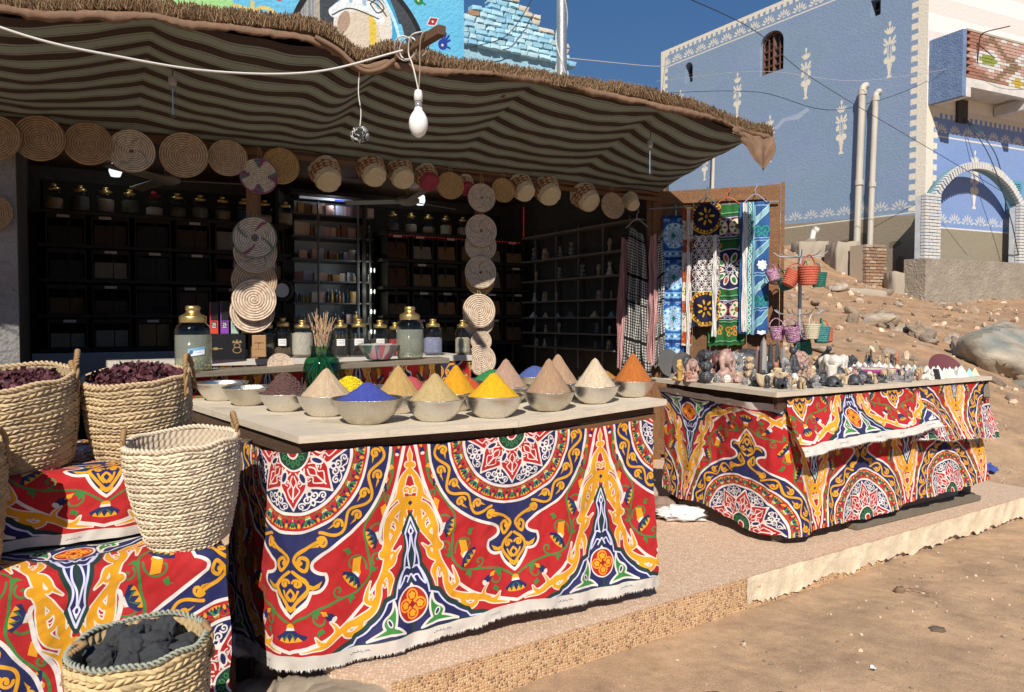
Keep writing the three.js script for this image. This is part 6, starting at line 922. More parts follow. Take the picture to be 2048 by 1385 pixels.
{
  const t = thing('spice_table', 'long table with pale board top holding the bowls of spices', 'table', V(0, 0, 0)), sh = 0.026;
  mesh('tabletop_board', prism([PS(...T1.A), PS(T1.B[0] - 0.002, T1.B[1]), PS(T1.B2[0] - 0.002, T1.B2[1]), PS(...T1.D)], 0.99 - sh, 0.99, 1), paleTop, t);
  mesh('tabletop_board', prism([PS(T1.B[0] + 0.001, T1.B[1]), PS(...T1.C), PS(...T1.C2), PS(T1.B2[0] + 0.001, T1.B2[1])], [0.99 - sh, 1.035 - sh, 1.03 - sh, 0.99 - sh], [0.99, 1.035, 1.03, 0.99], 1), paleTop, t);
  const pl = (p, q, y, o, h = 0.035) => bar(S(p[0], y[0], p[1] - o), S(q[0], y[1], q[1] - o), 0.022, h, 0.003);
  mesh('apron_plank', pl([-0.37, 2.49], [0.46, 2.543], [0.944, 0.944], 0.05), plankWood, t); mesh('apron_plank', pl([-0.35, 2.49], [0.47, 2.54], [0.905, 0.905], 0.06), plankWood, t); mesh('apron_plank', pl([0.47, 2.543], [1.19, 2.559], [0.946, 0.99], 0.05), plankWood, t); mesh('apron_plank', pl([0.44, 2.55], [1.2, 2.565], [0.905, 0.955], 0.055, 0.03), honey, t); mesh('apron_plank', pl([0.48, 2.55], [1.2, 2.56], [0.9, 0.925], 0.075, 0.03), plankWood, t);
  mesh('apron_plank', bar(S(-0.37, 0.935, 2.45), S(-0.57, 0.935, 1.05), 0.022, 0.06), plankWood, t);
  for (const [a, b, y0] of [[-0.495, 2.08, -0.02], [1.1, 2.44, 0.15], [-0.52, 1.08, -0.02], [1.05, 1.08, 0.15]]) mesh('leg', bar(S(a, y0, b), S(a, 0.93, b), 0.06, 0.055, 0.006), legWood, t);
  mesh('brace', bar(S(-0.47, 0.28, 2.08), S(-0.4, 0.12, 2.3), 0.05, 0.025), legWood, t);
}
function drape(label, path, yTop, yBot, uAt, opt = {}) {    // cloth hung along a plan path [[a, b] ...]; uAt(s) in repeats, v either way up
  const pts = path.map((p) => V(...[p[0], 0, p[1]])), cv = new THREE.CatmullRomCurve3(pts, false, 'catmullrom', opt.tension ?? 0.15), len = cv.getLength(), s0 = opt.s0 ?? 0, nu = opt.nu ?? Math.round(len * 110), nv = opt.nv ?? 44;
  const f = (u, v) => {
    const p = cv.getPointAt(u), t = cv.getTangentAt(u), s = u * len - s0, out = (opt.flare ?? 0.03) * v * v + (opt.fold ?? 0.012) * v * (n2(s * 3.1 + (opt.seed ?? 0), v * 0.7) + 0.6 * n2(s * 7.3, 3 + v * 0.9)) + 0.004 * n2(s * 9, v * 7 + 2) + 0.006 * v * n2(s * 2.3 + v * 2.6 + 7, v * 1.2 - s) + 0.0022 * n2(s * 17 + v * 9, v * 15 - s * 6) + (opt.bulge ? opt.bulge(s, v) : 0);
    const a = p.x - t.z * out * 1, b = p.z + t.x * out, q = S(a, lerp(yTop(s), yBot(s), v) + 0.004 * n2(s * 6, v * 3), b);
    const d = lerp(opt.d0 ?? 0, opt.d1 ?? DROP, v) / DROP; return [q.x, q.y, q.z, uAt(s), 1 - d];
  };
  const th = thing(opt.name ?? 'table_cloth', label, 'cloth', V(0, 0, 0));
  mesh('printed_cotton', grid(f, nu, nv), khaMat, th);
  if (opt.fringe) { const r = rng(opt.seed + 9), g = [], N = Math.round(len * 420), P = [], ix = []; for (let i = 0; i < N; i++) { const u = r(), A = f(u, 1), Bq = f(Math.min(1, u + 0.0016), 1), h = 0.004 + 0.008 * r(), k = P.length / 3, dx = (r() - 0.5) * 0.008; P.push(A[0], A[1] + 0.003, A[2], Bq[0], Bq[1] + 0.003, Bq[2], (A[0] + Bq[0]) / 2 + dx, A[1] - h, (A[2] + Bq[2]) / 2 + dx * 0.5); ix.push(k, k + 1, k + 2); } const q = new THREE.BufferGeometry(); q.setAttribute('position', new THREE.Float32BufferAttribute(P, 3)); q.setIndex(ix); q.computeVertexNormals(); mesh('frayed_edge', q, M([0.66, 0.62, 0.56], 0.95), th).userData.kind = 'stuff'; }
  return [th, f];
}
{ // cloth round the spice table: s = 0 at the front left corner
  const path = [[-0.52, 2.02], [-0.475, 2.25], [-0.43, 2.4], [-0.375, 2.462], [-0.27, 2.474], [0.0, 2.49], [0.46, 2.515], [0.9, 2.53], [1.17, 2.535]];
  const bot = (s) => (s < -0.02 ? lerp(0.17, 0.15, clamp((-s - 0.02) / 0.4, 0, 1)) : lerp(0.17, 0.2, clamp(s * 2, 0, 1)) + 0.035 * Math.exp(-((s - 0.82) ** 2) / 0.05) - 0.012 * Math.sin(s * 3));
  const [cl] = drape('red, navy and yellow printed cloth hung in front of the spice table', path, (s) => 0.925 + (s > 0.8 ? (s - 0.8) * 0.03 : 0) + 0.004 * Math.sin(s * 9), bot, (s) => (s - 0.4) / 0.86, { s0: 0.47, flare: 0.045, fold: 0.014, seed: 2, fringe: true, d0: 0.5, d1: DROP });
  const knot = warp(mergeVertices(new THREE.IcosahedronGeometry(0.05, 4).deleteAttribute('uv').deleteAttribute('normal')), (x, y, z) => { const k = 1 + 0.3 * n3(x * 22, y * 22, z * 22); return [x * k * 1.2, y * k, z * k]; }); const q = S(-0.505, 0.15, 2.1); mesh('knot', [knot.translate(q.x, q.y, q.z)], M([0.66, 0.62, 0.56], 0.95), cl);
}
{ // souvenir table
  const E = [2.189, 2.368], F = [4.423, 2.344], G = [2.319, 1.22], F2 = [4.3, 1.22], t = thing('souvenir_table', 'corner table with pale board top crowded with stone figurines', 'table', V(0, 0, 0));
  mesh('tabletop_board', prism([PS(...E), PS(...F), PS(...F2), PS(...G)], 0.974, 1.0, 1), paleTop, t);
  for (const [p, q] of [[[2.24, 2.32], [4.36, 2.3]], [[2.31, 2.29], [2.42, 1.28]]]) mesh('apron_plank', bar(S(p[0], 0.937, p[1]), S(q[0], 0.937, q[1]), 0.022, 0.07), plankWood, t);
  for (const [a, b] of [[2.335, 2.255], [4.3, 2.24], [2.43, 1.33], [4.2, 1.33]]) mesh('leg', bar(S(a, a > 4 ? 0.0 : 0.15, b), S(a, 0.97, b), 0.06, 0.055, 0.006), greyLeg, t); mesh('strut', bar(S(4.43, 0.965, 2.3), S(4.33, 0.86, 2.36), 0.035, 0.012), greyLeg, t); mesh('floor_board', bar(S(2.9, 0.17, 2.32), S(4.3, 0.17, 2.3), 0.1, 0.03), greyLeg, t);
  const path = [[2.385, 1.3], [2.33, 1.8], [2.285, 2.16], [2.275, 2.262], [2.31, 2.32], [2.42, 2.335], [3.1, 2.33], [3.8, 2.32], [4.3, 2.31], [4.365, 2.27], [4.36, 2.1]];
  drape('upside down printed cloth wrapped round the souvenir table front', path, (s) => (s < 0 ? 0.925 + 0.03 * clamp(-s - 0.1, 0, 1) : 0.955), (s) => (s < 0 ? 0.21 + 0.06 * clamp(-s, 0, 1) + 0.02 * Math.sin(s * 9) : lerp(0.19, 0.31, clamp(s / 2.1, 0, 1)) + 0.012 * Math.sin(s * 6)), (s) => (s >= 0 ? (s - 0.24) / 0.86 : (s * 0.82 - 0.24) / 0.86), { s0: 1.03, inverted: true, d0: DROP - 0.2, d1: -1, flare: 0.05, fold: 0.022, seed: 14, bulge: (s, v) => (s < -0.04 ? 0.075 * Math.exp(-v * 7) * smooth(-s, 0.04, 0.25) : 0) + 0.03 * v * Math.exp(-((s - 1.4) ** 2) / 0.3) });
  const fp = [[2.3, 2.345], [2.5, 2.352], [3.0, 2.35], [3.56, 2.345]];
  drape('loose cloth flap with white selvage hanging over the souvenir table front', fp, () => 0.957, (s) => lerp(0.66, 0.735, clamp(s / 1.26, 0, 1)) + 0.01 * Math.sin(s * 5), (s) => (s - 0.1) / 0.86 + 0.5, { name: 'cloth_flap', d0: 43, d1: DROP, flare: 0.14, fold: 0.02, seed: 31, fringe: true, nv: 24 });
  drape('short cloth flap hanging past the right end of the souvenir table', [[3.35, 2.342], [3.8, 2.338], [4.3, 2.325], [4.43, 2.31]], () => 0.962, (s) => lerp(0.655, 0.585, clamp(s / 1.05, 0, 1)) + 0.008 * Math.sin(s * 11), (s) => s / 0.86 + 0.28, { name: 'cloth_flap', inverted: true, d0: 34, d1: 2, flare: 0.1, fold: 0.03, seed: 47, fringe: true, nv: 24 });
  const bag = mesh('crumpled_paper', warp(blob(0.1, 4, 8, 0.35, 2.2, 1.5, 0.5, 0.8), (x, y, z) => [x, Math.max(-0.03, y), z + 0.01 * n3(x * 30, y * 30, z * 30)]), M([0.7, 0.68, 0.66], 0.85)); bag.position.copy(S(2.190, 0.185, 1.652)); tag(bag, 'crumpled white paper on the platform beside the souvenir table', 'litter');
  const rag = mesh('fallen_cloth', warp(new THREE.PlaneGeometry(0.55, 0.3, 40, 20).rotateX(-Math.PI / 2), (x, y, z) => [x, 0.02 + 0.05 * Math.max(0, n2(x * 6 + 3, z * 6)) + 0.02 * Math.abs(n2(x * 13, z * 13)), z]), M([0.25, 0.17, 0.13], 0.95, { bumpMap: rep(weave, 10), bumpScale: 0.001 })); rag.position.copy(S(2.170, 0.15, 1.352)); rag.rotation.y = 0.9; tag(rag, 'brown sack cloth lying under the edge of the souvenir table', 'cloth');
}
{ // stepped stand on the left, under printed cloths
  const st = thing('stepped_stand', 'two step wooden stand hidden under printed cloths', 'stand', V(0, 0, 0)); mesh('upper_box', prism([PS(-2.4, 2.25), PS(-0.66, 2.25), PS(-0.66, 1.55), PS(-2.4, 1.55)], 0, 0.885), plankWood, st); mesh('lower_box', prism([PS(-2.4, 2.5), PS(-0.68, 2.5), PS(-0.68, 2.26), PS(-2.4, 2.26)], 0, 0.645), plankWood, st);
  const sheet = (label, prof, a0, a1, d0, d1, inv, u0, seed) => { // prof: [b, y] down the steps
    const L = [0]; for (let i = 1; i < prof.length; i++) L.push(L[i - 1] + Math.hypot(prof[i][0] - prof[i - 1][0], prof[i][1] - prof[i - 1][1])); const T = L[L.length - 1], cv = new THREE.CatmullRomCurve3(prof.map((p) => V(p[0], p[1], 0)), false, 'catmullrom', 0.1);
    const th = thing('step_cloth', label, 'cloth', V(0, 0, 0)); mesh('printed_cotton', grid((u, v) => { const p = cv.getPointAt(v), a = lerp(a0, a1, u) + 0.008 * n2(v * 4, u * 5 + seed), k = smooth(v, 0.15, 1), q = S(a, p.y + 0.004 * n2(a * 5 + seed, v * 6) , p.x + 0.014 * k * n2(a * 4.2 + seed, v * 1.3) + 0.006 * n2(a * 9, v * 3) + 0.0025 * n2(a * 17 + v * 8, v * 18)); const d = lerp(d0, d1, v) / DROP; return [q.x, q.y, q.z, (lerp(a0, a1, u) - u0) / 0.86, 1 - d]; }, 150, 70), khaMat, th); return th; };
  sheet('printed cloth covering the upper step below the hibiscus baskets', [[1.5, 0.893], [2.22, 0.9], [2.275, 0.893], [2.288, 0.86], [2.3, 0.676]], -2.4, -0.645, -46, DROP - 0.5, false, -1.40, 3);
  sheet('upside down printed cloth covering the lower step and its front', [[2.27, 0.662], [2.48, 0.664], [2.535, 0.655], [2.556, 0.62], [2.6, 0.3], [2.62, 0.2]], -2.4, -0.64, DROP - 3, -3, true, -1.06, 8);
}
// ------------------------------------------------------------------ big woven baskets
function wovenBasket(label, p, R, Rb, H, rows, tone, opt = {}) {
  const t = thing('palm_basket', label, 'basket', p, opt.turn ?? 0); t.rotation.x = opt.tx ?? 0; t.rotation.z = opt.tz ?? 0;
  const N = opt.strands ?? 40, nu = N * 7, nv = rows * 12, r = rng(opt.seed ?? 1), tones = Array.from({ length: 97 }, () => 0.74 + 0.42 * r()), P = [], C = [], ix = [];
  for (let j = 0; j <= nv; j++) for (let i = 0; i <= nu; i++) {
    const v = j / nv, u = i / nu, th = u * TAU, band = v * rows + u * (opt.spiral ?? 1), bi = Math.floor(band), f = band - bi, chev = f < 0.5 ? f : 1 - f, ph = u * N + chev * 2.1 + bi * 0.37, cell = Math.floor(ph), g = ph - cell;
    const prof = Math.sqrt(Math.max(0, 1 - (2 * f - 1) ** 2)), bump = 0.006 * prof + 0.0095 * Math.sqrt(Math.max(0, 1 - (2 * g - 1) ** 2)) * (0.2 + 0.8 * Math.sqrt(Math.abs(Math.sin(f * TAU))));
    const bulge = Math.sin(v * Math.PI * 0.85) * (opt.belly ?? 0.04), rad = lerp(Rb, R, Math.pow(v, 0.8)) * (1 + bulge) + (bump - 0.01) * (opt.k ?? 1), sq = 1 + (opt.oval ?? 0.03) * Math.cos(2 * th + 1) + 0.012 * n2(Math.cos(th) * 2, Math.sin(th) * 2 + v);
    P.push(Math.cos(th) * rad * sq, v * H + 0.006 * n2(th, v * 5), Math.sin(th) * rad * sq); const q = tones[((cell * 7 + bi * 31) % 97 + 97) % 97]; C.push(tone[0] * q, tone[1] * q * (0.97 + 0.06 * q), tone[2] * q);
  }
  for (let j = 0; j < nv; j++) for (let i = 0; i < nu; i++) { const a = j * (nu + 1) + i; ix.push(a, a + nu + 1, a + 1, a + 1, a + nu + 1, a + nu + 2); }
  const g = new THREE.BufferGeometry(); g.setAttribute('position', new THREE.Float32BufferAttribute(P, 3)); g.setAttribute('color', new THREE.Float32BufferAttribute(C, 3)); g.setIndex(ix); g.computeVertexNormals();
  const bm = M([1, 1, 1], 0.8, { vertexColors: true }); mesh('woven_wall', g, bm, t);
  const inn = grid((u, v) => { const th = -u * TAU, sq = 1 + (opt.oval ?? 0.03) * Math.cos(2 * th + 1), f = (v * rows) % 1, rad = (lerp(Rb, R, Math.pow(v, 0.8)) * (1 + Math.sin(v * Math.PI * 0.85) * (opt.belly ?? 0.04)) - 0.014 - 0.004 * Math.sin(f * Math.PI) * Math.sin(u * TAU * N)) * sq; return [Math.cos(th) * rad, 0.01 + v * (H - 0.01), Math.sin(th) * rad]; }, N * 5, rows * 5); mesh('lining', [inn, cyl(Rb * 0.98, Rb * 0.96, 0.012, 40).translate(0, 0.006, 0)], M(tone.map((c) => c * 0.9), 0.85), t);
  const rim = []; for (let k = 0; k < 2; k++) { const pts = []; for (let i = 0; i < 160; i++) { const th = i / 160 * TAU, tw = th * 34 + k * Math.PI, sq = 1 + (opt.oval ?? 0.03) * Math.cos(2 * th + 1), rr = (R * (1 + Math.sin(Math.PI * 0.85) * (opt.belly ?? 0.04)) - 0.006) * sq + 0.005 * Math.cos(tw); pts.push(V(Math.cos(th) * rr, H + 0.002 + 0.005 * Math.sin(tw) + 0.006 * n2(th, 5), Math.sin(th) * rr)); } rim.push(new THREE.TubeGeometry(new THREE.CatmullRomCurve3(pts, true), 420, opt.rimR ?? 0.005, 6, true)); }
  mesh('braided_rim', rim, opt.rimMat ?? M(tone.map((c) => c * 1.02), 0.8), t);
  const rope = opt.rope ?? [0.3, 0.18, 0.08];
  for (const [ang, hh, w, lean] of opt.handles ?? []) { const c = [], q = []; for (let i = 0; i <= 60; i++) { const s = i / 60, e = ang + (s - 0.5) * w, up = Math.sin(s * Math.PI), rr = R * 1.0 + 0.012 * (1 - up) + up * lean; c.push(V(Math.cos(e) * rr, H - 0.06 + 0.06 * Math.min(1, up * 3) + hh * Math.pow(up, 0.8), Math.sin(e) * rr)); } const cv = new THREE.CatmullRomCurve3(c); for (let k = 0; k < 2; k++) { const pp = []; for (let i = 0; i <= 120; i++) { const s = i / 120, o = cv.getPoint(s), tw = s * 58 + k * Math.PI; pp.push(o.add(V(Math.cos(tw) * 0.004, Math.sin(tw) * 0.003, Math.sin(tw) * 0.004))); } q.push(new THREE.TubeGeometry(new THREE.CatmullRomCurve3(pp), 150, 0.0056, 5)); } mesh('rope_handle', q, M(rope, 0.9), t); }
  return t;
}
function petals(label, p, R, H, seed, tint, tilt = 0) {      // a heap of dried hibiscus
  const o3 = thing('hibiscus_heap', label, 'hibiscus', p); o3.userData.kind = 'stuff'; o3.rotation.x = tilt;
  const mound = (x, z) => { const q = Math.hypot(x, z) / R; return H * Math.pow(Math.max(0, 1 - q * q), 0.8) + 0.012 * n2(x * 18 + seed, z * 18); };
  mesh('heap_core', grid((u, v) => { const th = u * TAU, q = v * R; const x = Math.cos(th) * q, z = Math.sin(th) * q; return [x, mound(x, z) - 0.012, z]; }, 48, 14), M(tint, 0.9), o3);
  const r = rng(seed), g = warp(new THREE.PlaneGeometry(0.03, 0.012, 5, 2), (x, y, z) => [x, y + 18 * x * x, 0.006 * Math.sin(x * 260) + 0.5 * y * Math.sin(x * 160)]), N = 2600, m = new THREE.InstancedMesh(g, M([1, 1, 1], 0.7), N), o = new THREE.Object3D(), c = new THREE.Color();
  for (let i = 0; i < N; i++) { const th = r() * TAU, q = Math.sqrt(r()) * R * 0.99, x = Math.cos(th) * q, z = Math.sin(th) * q; o.position.set(x, mound(x, z) + (r() - 0.35) * 0.014, z); o.rotation.set(r() * 6, r() * 6, r() * 6); const s = 0.55 + r() * 0.9; o.scale.set(s, s, s); o.updateMatrix(); m.setMatrixAt(i, o.matrix); const k = 0.5 + 1.1 * r(); if (r() < 0.025) c.setRGB(0.34, 0.17, 0.12); else c.setRGB(tint[0] * k * 1.25, tint[1] * k, tint[2] * k); m.setColorAt(i, c); }
  m.name = 'dried_petals'; m.castShadow = m.receiveShadow = true; m.userData.kind = 'stuff'; o3.add(m); return o3;
}
const STRAW = [0.47, 0.34, 0.2], PALE = [0.62, 0.51, 0.37], GOLD = [0.42, 0.29, 0.15], HIB = [0.062, 0.02, 0.026];
{
  const q1 = S(-1.225, 0.9, 2.06), q2 = S(-0.835, 0.9, 2.03), q3 = S(-0.735, 0.665, 2.41), q4 = S(-0.93, 0.27, 3.1), q5 = S(-1.39, 0.67, 2.42);
  wovenBasket('palm basket at the left edge heaped with dried hibiscus', q1, 0.2, 0.165, 0.3, 11, STRAW, { seed: 3, tx: 0.17, turn: 0.2, strands: 56, handles: [[-0.35, 0.07, 0.5, 0.02]], belly: 0.06 }); petals('dark dried hibiscus flowers in the basket at the left edge', q1.clone().add(V(0, 0.258, 0.045)), 0.178, 0.03, 5, HIB, 0.17);
  wovenBasket('palm basket heaped with hibiscus beside the spice table', q2, 0.178, 0.155, 0.29, 11, STRAW, { seed: 8, tx: 0.14, turn: 1.1, strands: 52, handles: [[3.75, 0.07, 0.6, 0.02], [1.0, 0.075, 0.5, 0.0]], belly: 0.05 }); petals('dark dried hibiscus flowers heaped in the basket beside the spice table', q2.clone().add(V(0, 0.258, 0.038)), 0.16, 0.05, 15, HIB, 0.14);
  wovenBasket('empty pale palm basket on the lower step', q3, 0.163, 0.12, 0.335, 14, PALE, { seed: 21, tx: 0.08, tz: 0.02, turn: 0.4, strands: 48, oval: 0.04, belly: 0.1, handles: [[3.1, 0.05, 0.42, 0.0], [-0.15, 0.07, 0.42, 0.0]] });
  wovenBasket('palm basket with blue bound rim full of black stones', q4, 0.145, 0.115, 0.36, 14, [0.52, 0.38, 0.2], { seed: 33, tx: 0.05, turn: 0.2, strands: 44, oval: 0.05, rimR: 0.0035, rimMat: M([0.3, 0.31, 0.24], 0.85), handles: [[3.0, 0.012, 0.5, -0.03], [-0.3, 0.01, 0.4, 0]] });
  wovenBasket('palm basket cut off by the left edge on the lower step', q5, 0.165, 0.13, 0.36, 12, GOLD, { seed: 41, tx: 0.05, strands: 44, handles: [[-0.2, 0.05, 0.4, 0]] });
  const crate = thing('wooden_crate', 'low wooden crate under the basket of black stones', 'crate', S(-0.93, 0, 3.1), TURN); for (let i = 0; i < 4; i++) mesh('slat', bx(0.44, 0.05, 0.014, 0, 0.035 + i * 0.064, 0.2, 0.003), legWood, crate); for (let i = 0; i < 4; i++) mesh('slat', bx(0.44, 0.05, 0.014, 0, 0.035 + i * 0.064, -0.2, 0.003), legWood, crate); mesh('lid', bx(0.46, 0.02, 0.43, 0, 0.259, 0, 0.003), legWood, crate); for (const x of [-0.2, 0.2]) mesh('end_panel', bx(0.014, 0.25, 0.38, x, 0.125, 0), legWood, crate);
  const sm = M([0.06, 0.063, 0.068], 0.8, { bumpMap: rep(grain, 3), bumpScale: 0.004 }), sp = [0, 1, 2, 3].map((k) => { const g = blob(1, 5, k * 5 + 2, 0.18, 1.5, 1.15, 0.85, 0.95); return warp(g, (x, y, z) => { const q = 1 + 0.03 * n3(x * 6, y * 6 + k, z * 6) + 0.035 * n3(x * 14, y * 14 + k, z * 14) - 0.04 * Math.pow(Math.max(0, n3(x * 16, y * 16, z * 16 + k)), 2) * 3; return [x * q, y * q, z * q]; }); });
  for (let i = 0; i < 14; i++) {
    const inner = i >= 9, th = inner ? (i - 9) * TAU / 5 + 0.4 : i * TAU / 9 + 0.1, rr = inner ? 0.038 + 0.012 * Math.sin(i * 5) : 0.094, s = (inner ? 0.031 : 0.03) * (1 + 0.18 * Math.sin(i * 7.7)), m = mesh('black_stone', sp[i % 4], sm);
    m.position.copy(q4).add(V(Math.cos(th) * rr, 0.332 + (inner ? 0.024 : 0) + 0.014 * Math.sin(i * 3.1), Math.sin(th) * rr)); m.scale.set(s * 1.12, s * 0.95, s); m.rotation.set(i, i * 2.3, i * 0.7);
    tag(m, inner ? 'black porous stone on top in the middle, ' + NTH[i - 9] + ' clockwise from the right' : 'black porous stone along the basket rim, ' + NTH[i] + ' clockwise from the right', 'stone', 'black stones in the basket');
  }
  const fill = mesh('stone_layer', warp(cyl(0.125, 0.12, 0.05, 30), (x, y, z) => [x, y + (y > 0 ? 0.02 * n2(x * 30, z * 30) : 0), z]), sm); fill.position.copy(q4).add(V(0, 0.272, 0)); tag(fill, 'deeper layer of black stones filling the basket', 'stones', null, 'stuff');
}
{ // rubble and slabs at the platform's broken left end
  const dust = M([0.42, 0.34, 0.25], 0.95, { map: rep(speck, 1), bumpMap: rep(grain, 1), bumpScale: 0.006 });
  const slabAt = (label, a, b, y, sx, sy, sz, ry, rz, seed) => { const m = mesh('broken_slab', blob(1, 3, seed, 0.22, 1.3, 1, 1, 1), dust); m.scale.set(sx, sy, sz); m.position.copy(S(a, y, b)); m.rotation.set(0.05, ry, rz); tag(m, label, 'slab'); };
  slabAt('flat dusty slab at the broken end of the platform', -0.26, 2.6, 0.08, 0.2, 0.05, 0.15, 0.5, 0.05, 3); slabAt('broken stone leaning against the spice table leg', -0.42, 2.24, 0.06, 0.06, 0.09, 0.05, 0.2, 0.5, 7); slabAt('dusty stone beside the spice table leg', -0.5, 2.3, 0.02, 0.1, 0.06, 0.09, 1, 0, 11); slabAt('low dusty block under the spice table cloth', -0.36, 2.42, 0.06, 0.14, 0.07, 0.1, 0.7, 0.1, 15);
}

// ------------------------------------------------------------------ coiled trays and hanging baskets
const TRAYC = { dark: [0.34, 0.225, 0.12], tan: [0.44, 0.32, 0.2], gold: [0.44, 0.28, 0.11], pale: [0.5, 0.42, 0.32], light: [0.6, 0.48, 0.36], cross: [0.52, 0.46, 0.36], star: [0.52, 0.46, 0.37] };
const coilMat = M([1, 1, 1], 0.82, { vertexColors: true });
const trayGeo = {};
function trayGeometry(kind) {                 // radius 1: one continuous coil, stitched round and round
  if (trayGeo[kind]) return trayGeo[kind];
  const coils = kind === 'light' ? 8.5 : 9.5, nr = Math.round(coils * 8), nt = 84, P = [], C = [], ix = [], r = rng(kind.length * 7 + kind.charCodeAt(0)), ton = Array.from({ length: 89 }, () => 0.82 + 0.32 * r()), base = TRAYC[kind];
  for (let i = 0; i <= nr; i++) for (let j = 0; j <= nt; j++) {
    const q = i / nr, th = j / nt * TAU, ph = q * coils - j / nt, k = Math.floor(ph), f = ph - k, z = 0.06 * Math.sqrt(Math.max(0, 1 - (2 * f - 1) ** 2)) + 0.1 * q * q * (1 - 0.3 * q); P.push(Math.cos(th) * q, Math.sin(th) * q, i === nr ? 0.02 : z);
    const cell = Math.floor((j / nt) * (10 + k * 5)), tn1 = ton[((cell * 5 + k * 17) % 89 + 89) % 89]; let c = base.map((x) => x * tn1); const ang = (th / TAU * 8 + 8) % 8;
    if (kind === 'cross' && q > 0.45 && q < 0.93) { const s = Math.floor(ang + 0.5) % 4; const lim = 0.2 + 0.55 * (q - 0.45); if (Math.abs(((ang + 0.5) % 2) - 1) < lim) c = s % 2 ? [0.1, 0.16, 0.15].map((x) => x * tn1) : [0.22, 0.07, 0.15].map((x) => x * tn1); }
    if (kind === 'cross' && q >= 0.93) c = [0.24, 0.08, 0.16].map((x) => x * tn1);
    if (kind === 'star') { if (q > 0.93) c = [0.16, 0.22, 0.18]; else if (q > 0.3 && Math.abs(((ang * 0.5 + Math.floor(k) * 0.06) % 1) - 0.5) < 0.07) c = ang % 4 < 2 ? [0.26, 0.06, 0.12] : [0.18, 0.2, 0.16]; else if (q < 0.16) c = [0.14, 0.13, 0.13]; }
    if (kind === 'pale' && Math.abs(((ang * 0.5 + k * 0.11) % 1) - 0.5) < 0.09 && q > 0.2 && q < 0.8) c = [0.36, 0.31, 0.25].map((x) => x * tn1); if (kind === 'pale' && q < 0.1) c = [0.12, 0.11, 0.1];
    if (kind === 'light' && k % 2 === 0 && (cell % 7 === 0)) c = [0.46, 0.3, 0.22];
    if (f < 0.14 || f > 0.9) c = [c[0] * 0.42, c[1] * 0.34, c[2] * 0.28];   // brown binding strand between two turns, darkened further to paint in groove shade
    C.push(...c);
  }
  for (let i = 0; i < nr; i++) for (let j = 0; j < nt; j++) { const a = i * (nt + 1) + j; ix.push(a, a + nt + 1, a + 1, a + 1, a + nt + 1, a + nt + 2); }
  const m = P.length / 3; for (let j = 0; j <= nt; j++) { const th = j / nt * TAU; P.push(Math.cos(th) * 0.99, Math.sin(th) * 0.99, -0.02); C.push(...base); } P.push(0, 0, -0.04); C.push(...base); for (let j = 0; j < nt; j++) { const e = nr * (nt + 1) + j; ix.push(e, m + j, e + 1, e + 1, m + j, m + j + 1, m + j, m + nt + 1, m + j + 1); }
  const g = new THREE.BufferGeometry(); g.setAttribute('position', new THREE.Float32BufferAttribute(P, 3)); g.setAttribute('color', new THREE.Float32BufferAttribute(C, 3)); g.setIndex(ix); g.computeVertexNormals(); return (trayGeo[kind] = g);
}
const cordMat = M([0.34, 0.24, 0.14], 0.9);
function hangTray(label, x, y, z, R, kind, group, tilt, turnBy, cord) {
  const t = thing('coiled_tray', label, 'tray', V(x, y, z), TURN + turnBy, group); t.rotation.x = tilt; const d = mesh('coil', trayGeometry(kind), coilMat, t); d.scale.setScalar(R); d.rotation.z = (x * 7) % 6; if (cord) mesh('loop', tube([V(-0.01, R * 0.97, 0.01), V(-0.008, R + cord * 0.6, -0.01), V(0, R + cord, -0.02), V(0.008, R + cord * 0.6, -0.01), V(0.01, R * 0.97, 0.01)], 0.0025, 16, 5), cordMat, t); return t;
}
{
  const where = ['cut off by the left edge', 'first whole one from the left edge', 'second from the left edge, darkest weave', 'third from left, with dark eye', 'behind which the fan blade shows', 'left of the purple rimmed tray', 'half behind the purple rimmed tray', 'with purple rim and purple and green corners', 'between the two red baskets', 'hanging lowest above the right post', 'small, right of the right post', 'near the wooden door post'];
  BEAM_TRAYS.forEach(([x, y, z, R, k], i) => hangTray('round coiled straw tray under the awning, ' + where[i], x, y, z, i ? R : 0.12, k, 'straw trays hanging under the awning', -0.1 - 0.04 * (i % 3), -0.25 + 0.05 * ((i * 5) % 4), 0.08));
  const left = ['topmost, with green rim', 'second from the top', 'third from the top, with purple and green patches', 'fourth from the top', 'fifth from the top', 'lowest'], right = ['topmost', 'second from the top', 'third from the top', 'fourth from the top, browner', 'fifth from the top, half in sun', 'sixth from the top', 'smallest, near the bottom', 'lowest, behind the spice bowls'];
  COLUMN_TRAYS.forEach(([x, y, z, R, k], i) => hangTray(i < 6 ? 'straw tray on the left post, ' + left[i] : 'straw tray on the right post, ' + right[i - 6], x, y, z, R, k, i < 6 ? 'trays stacked down the left post' : 'trays stacked down the right post', -0.06, -0.2, 0.03));
}
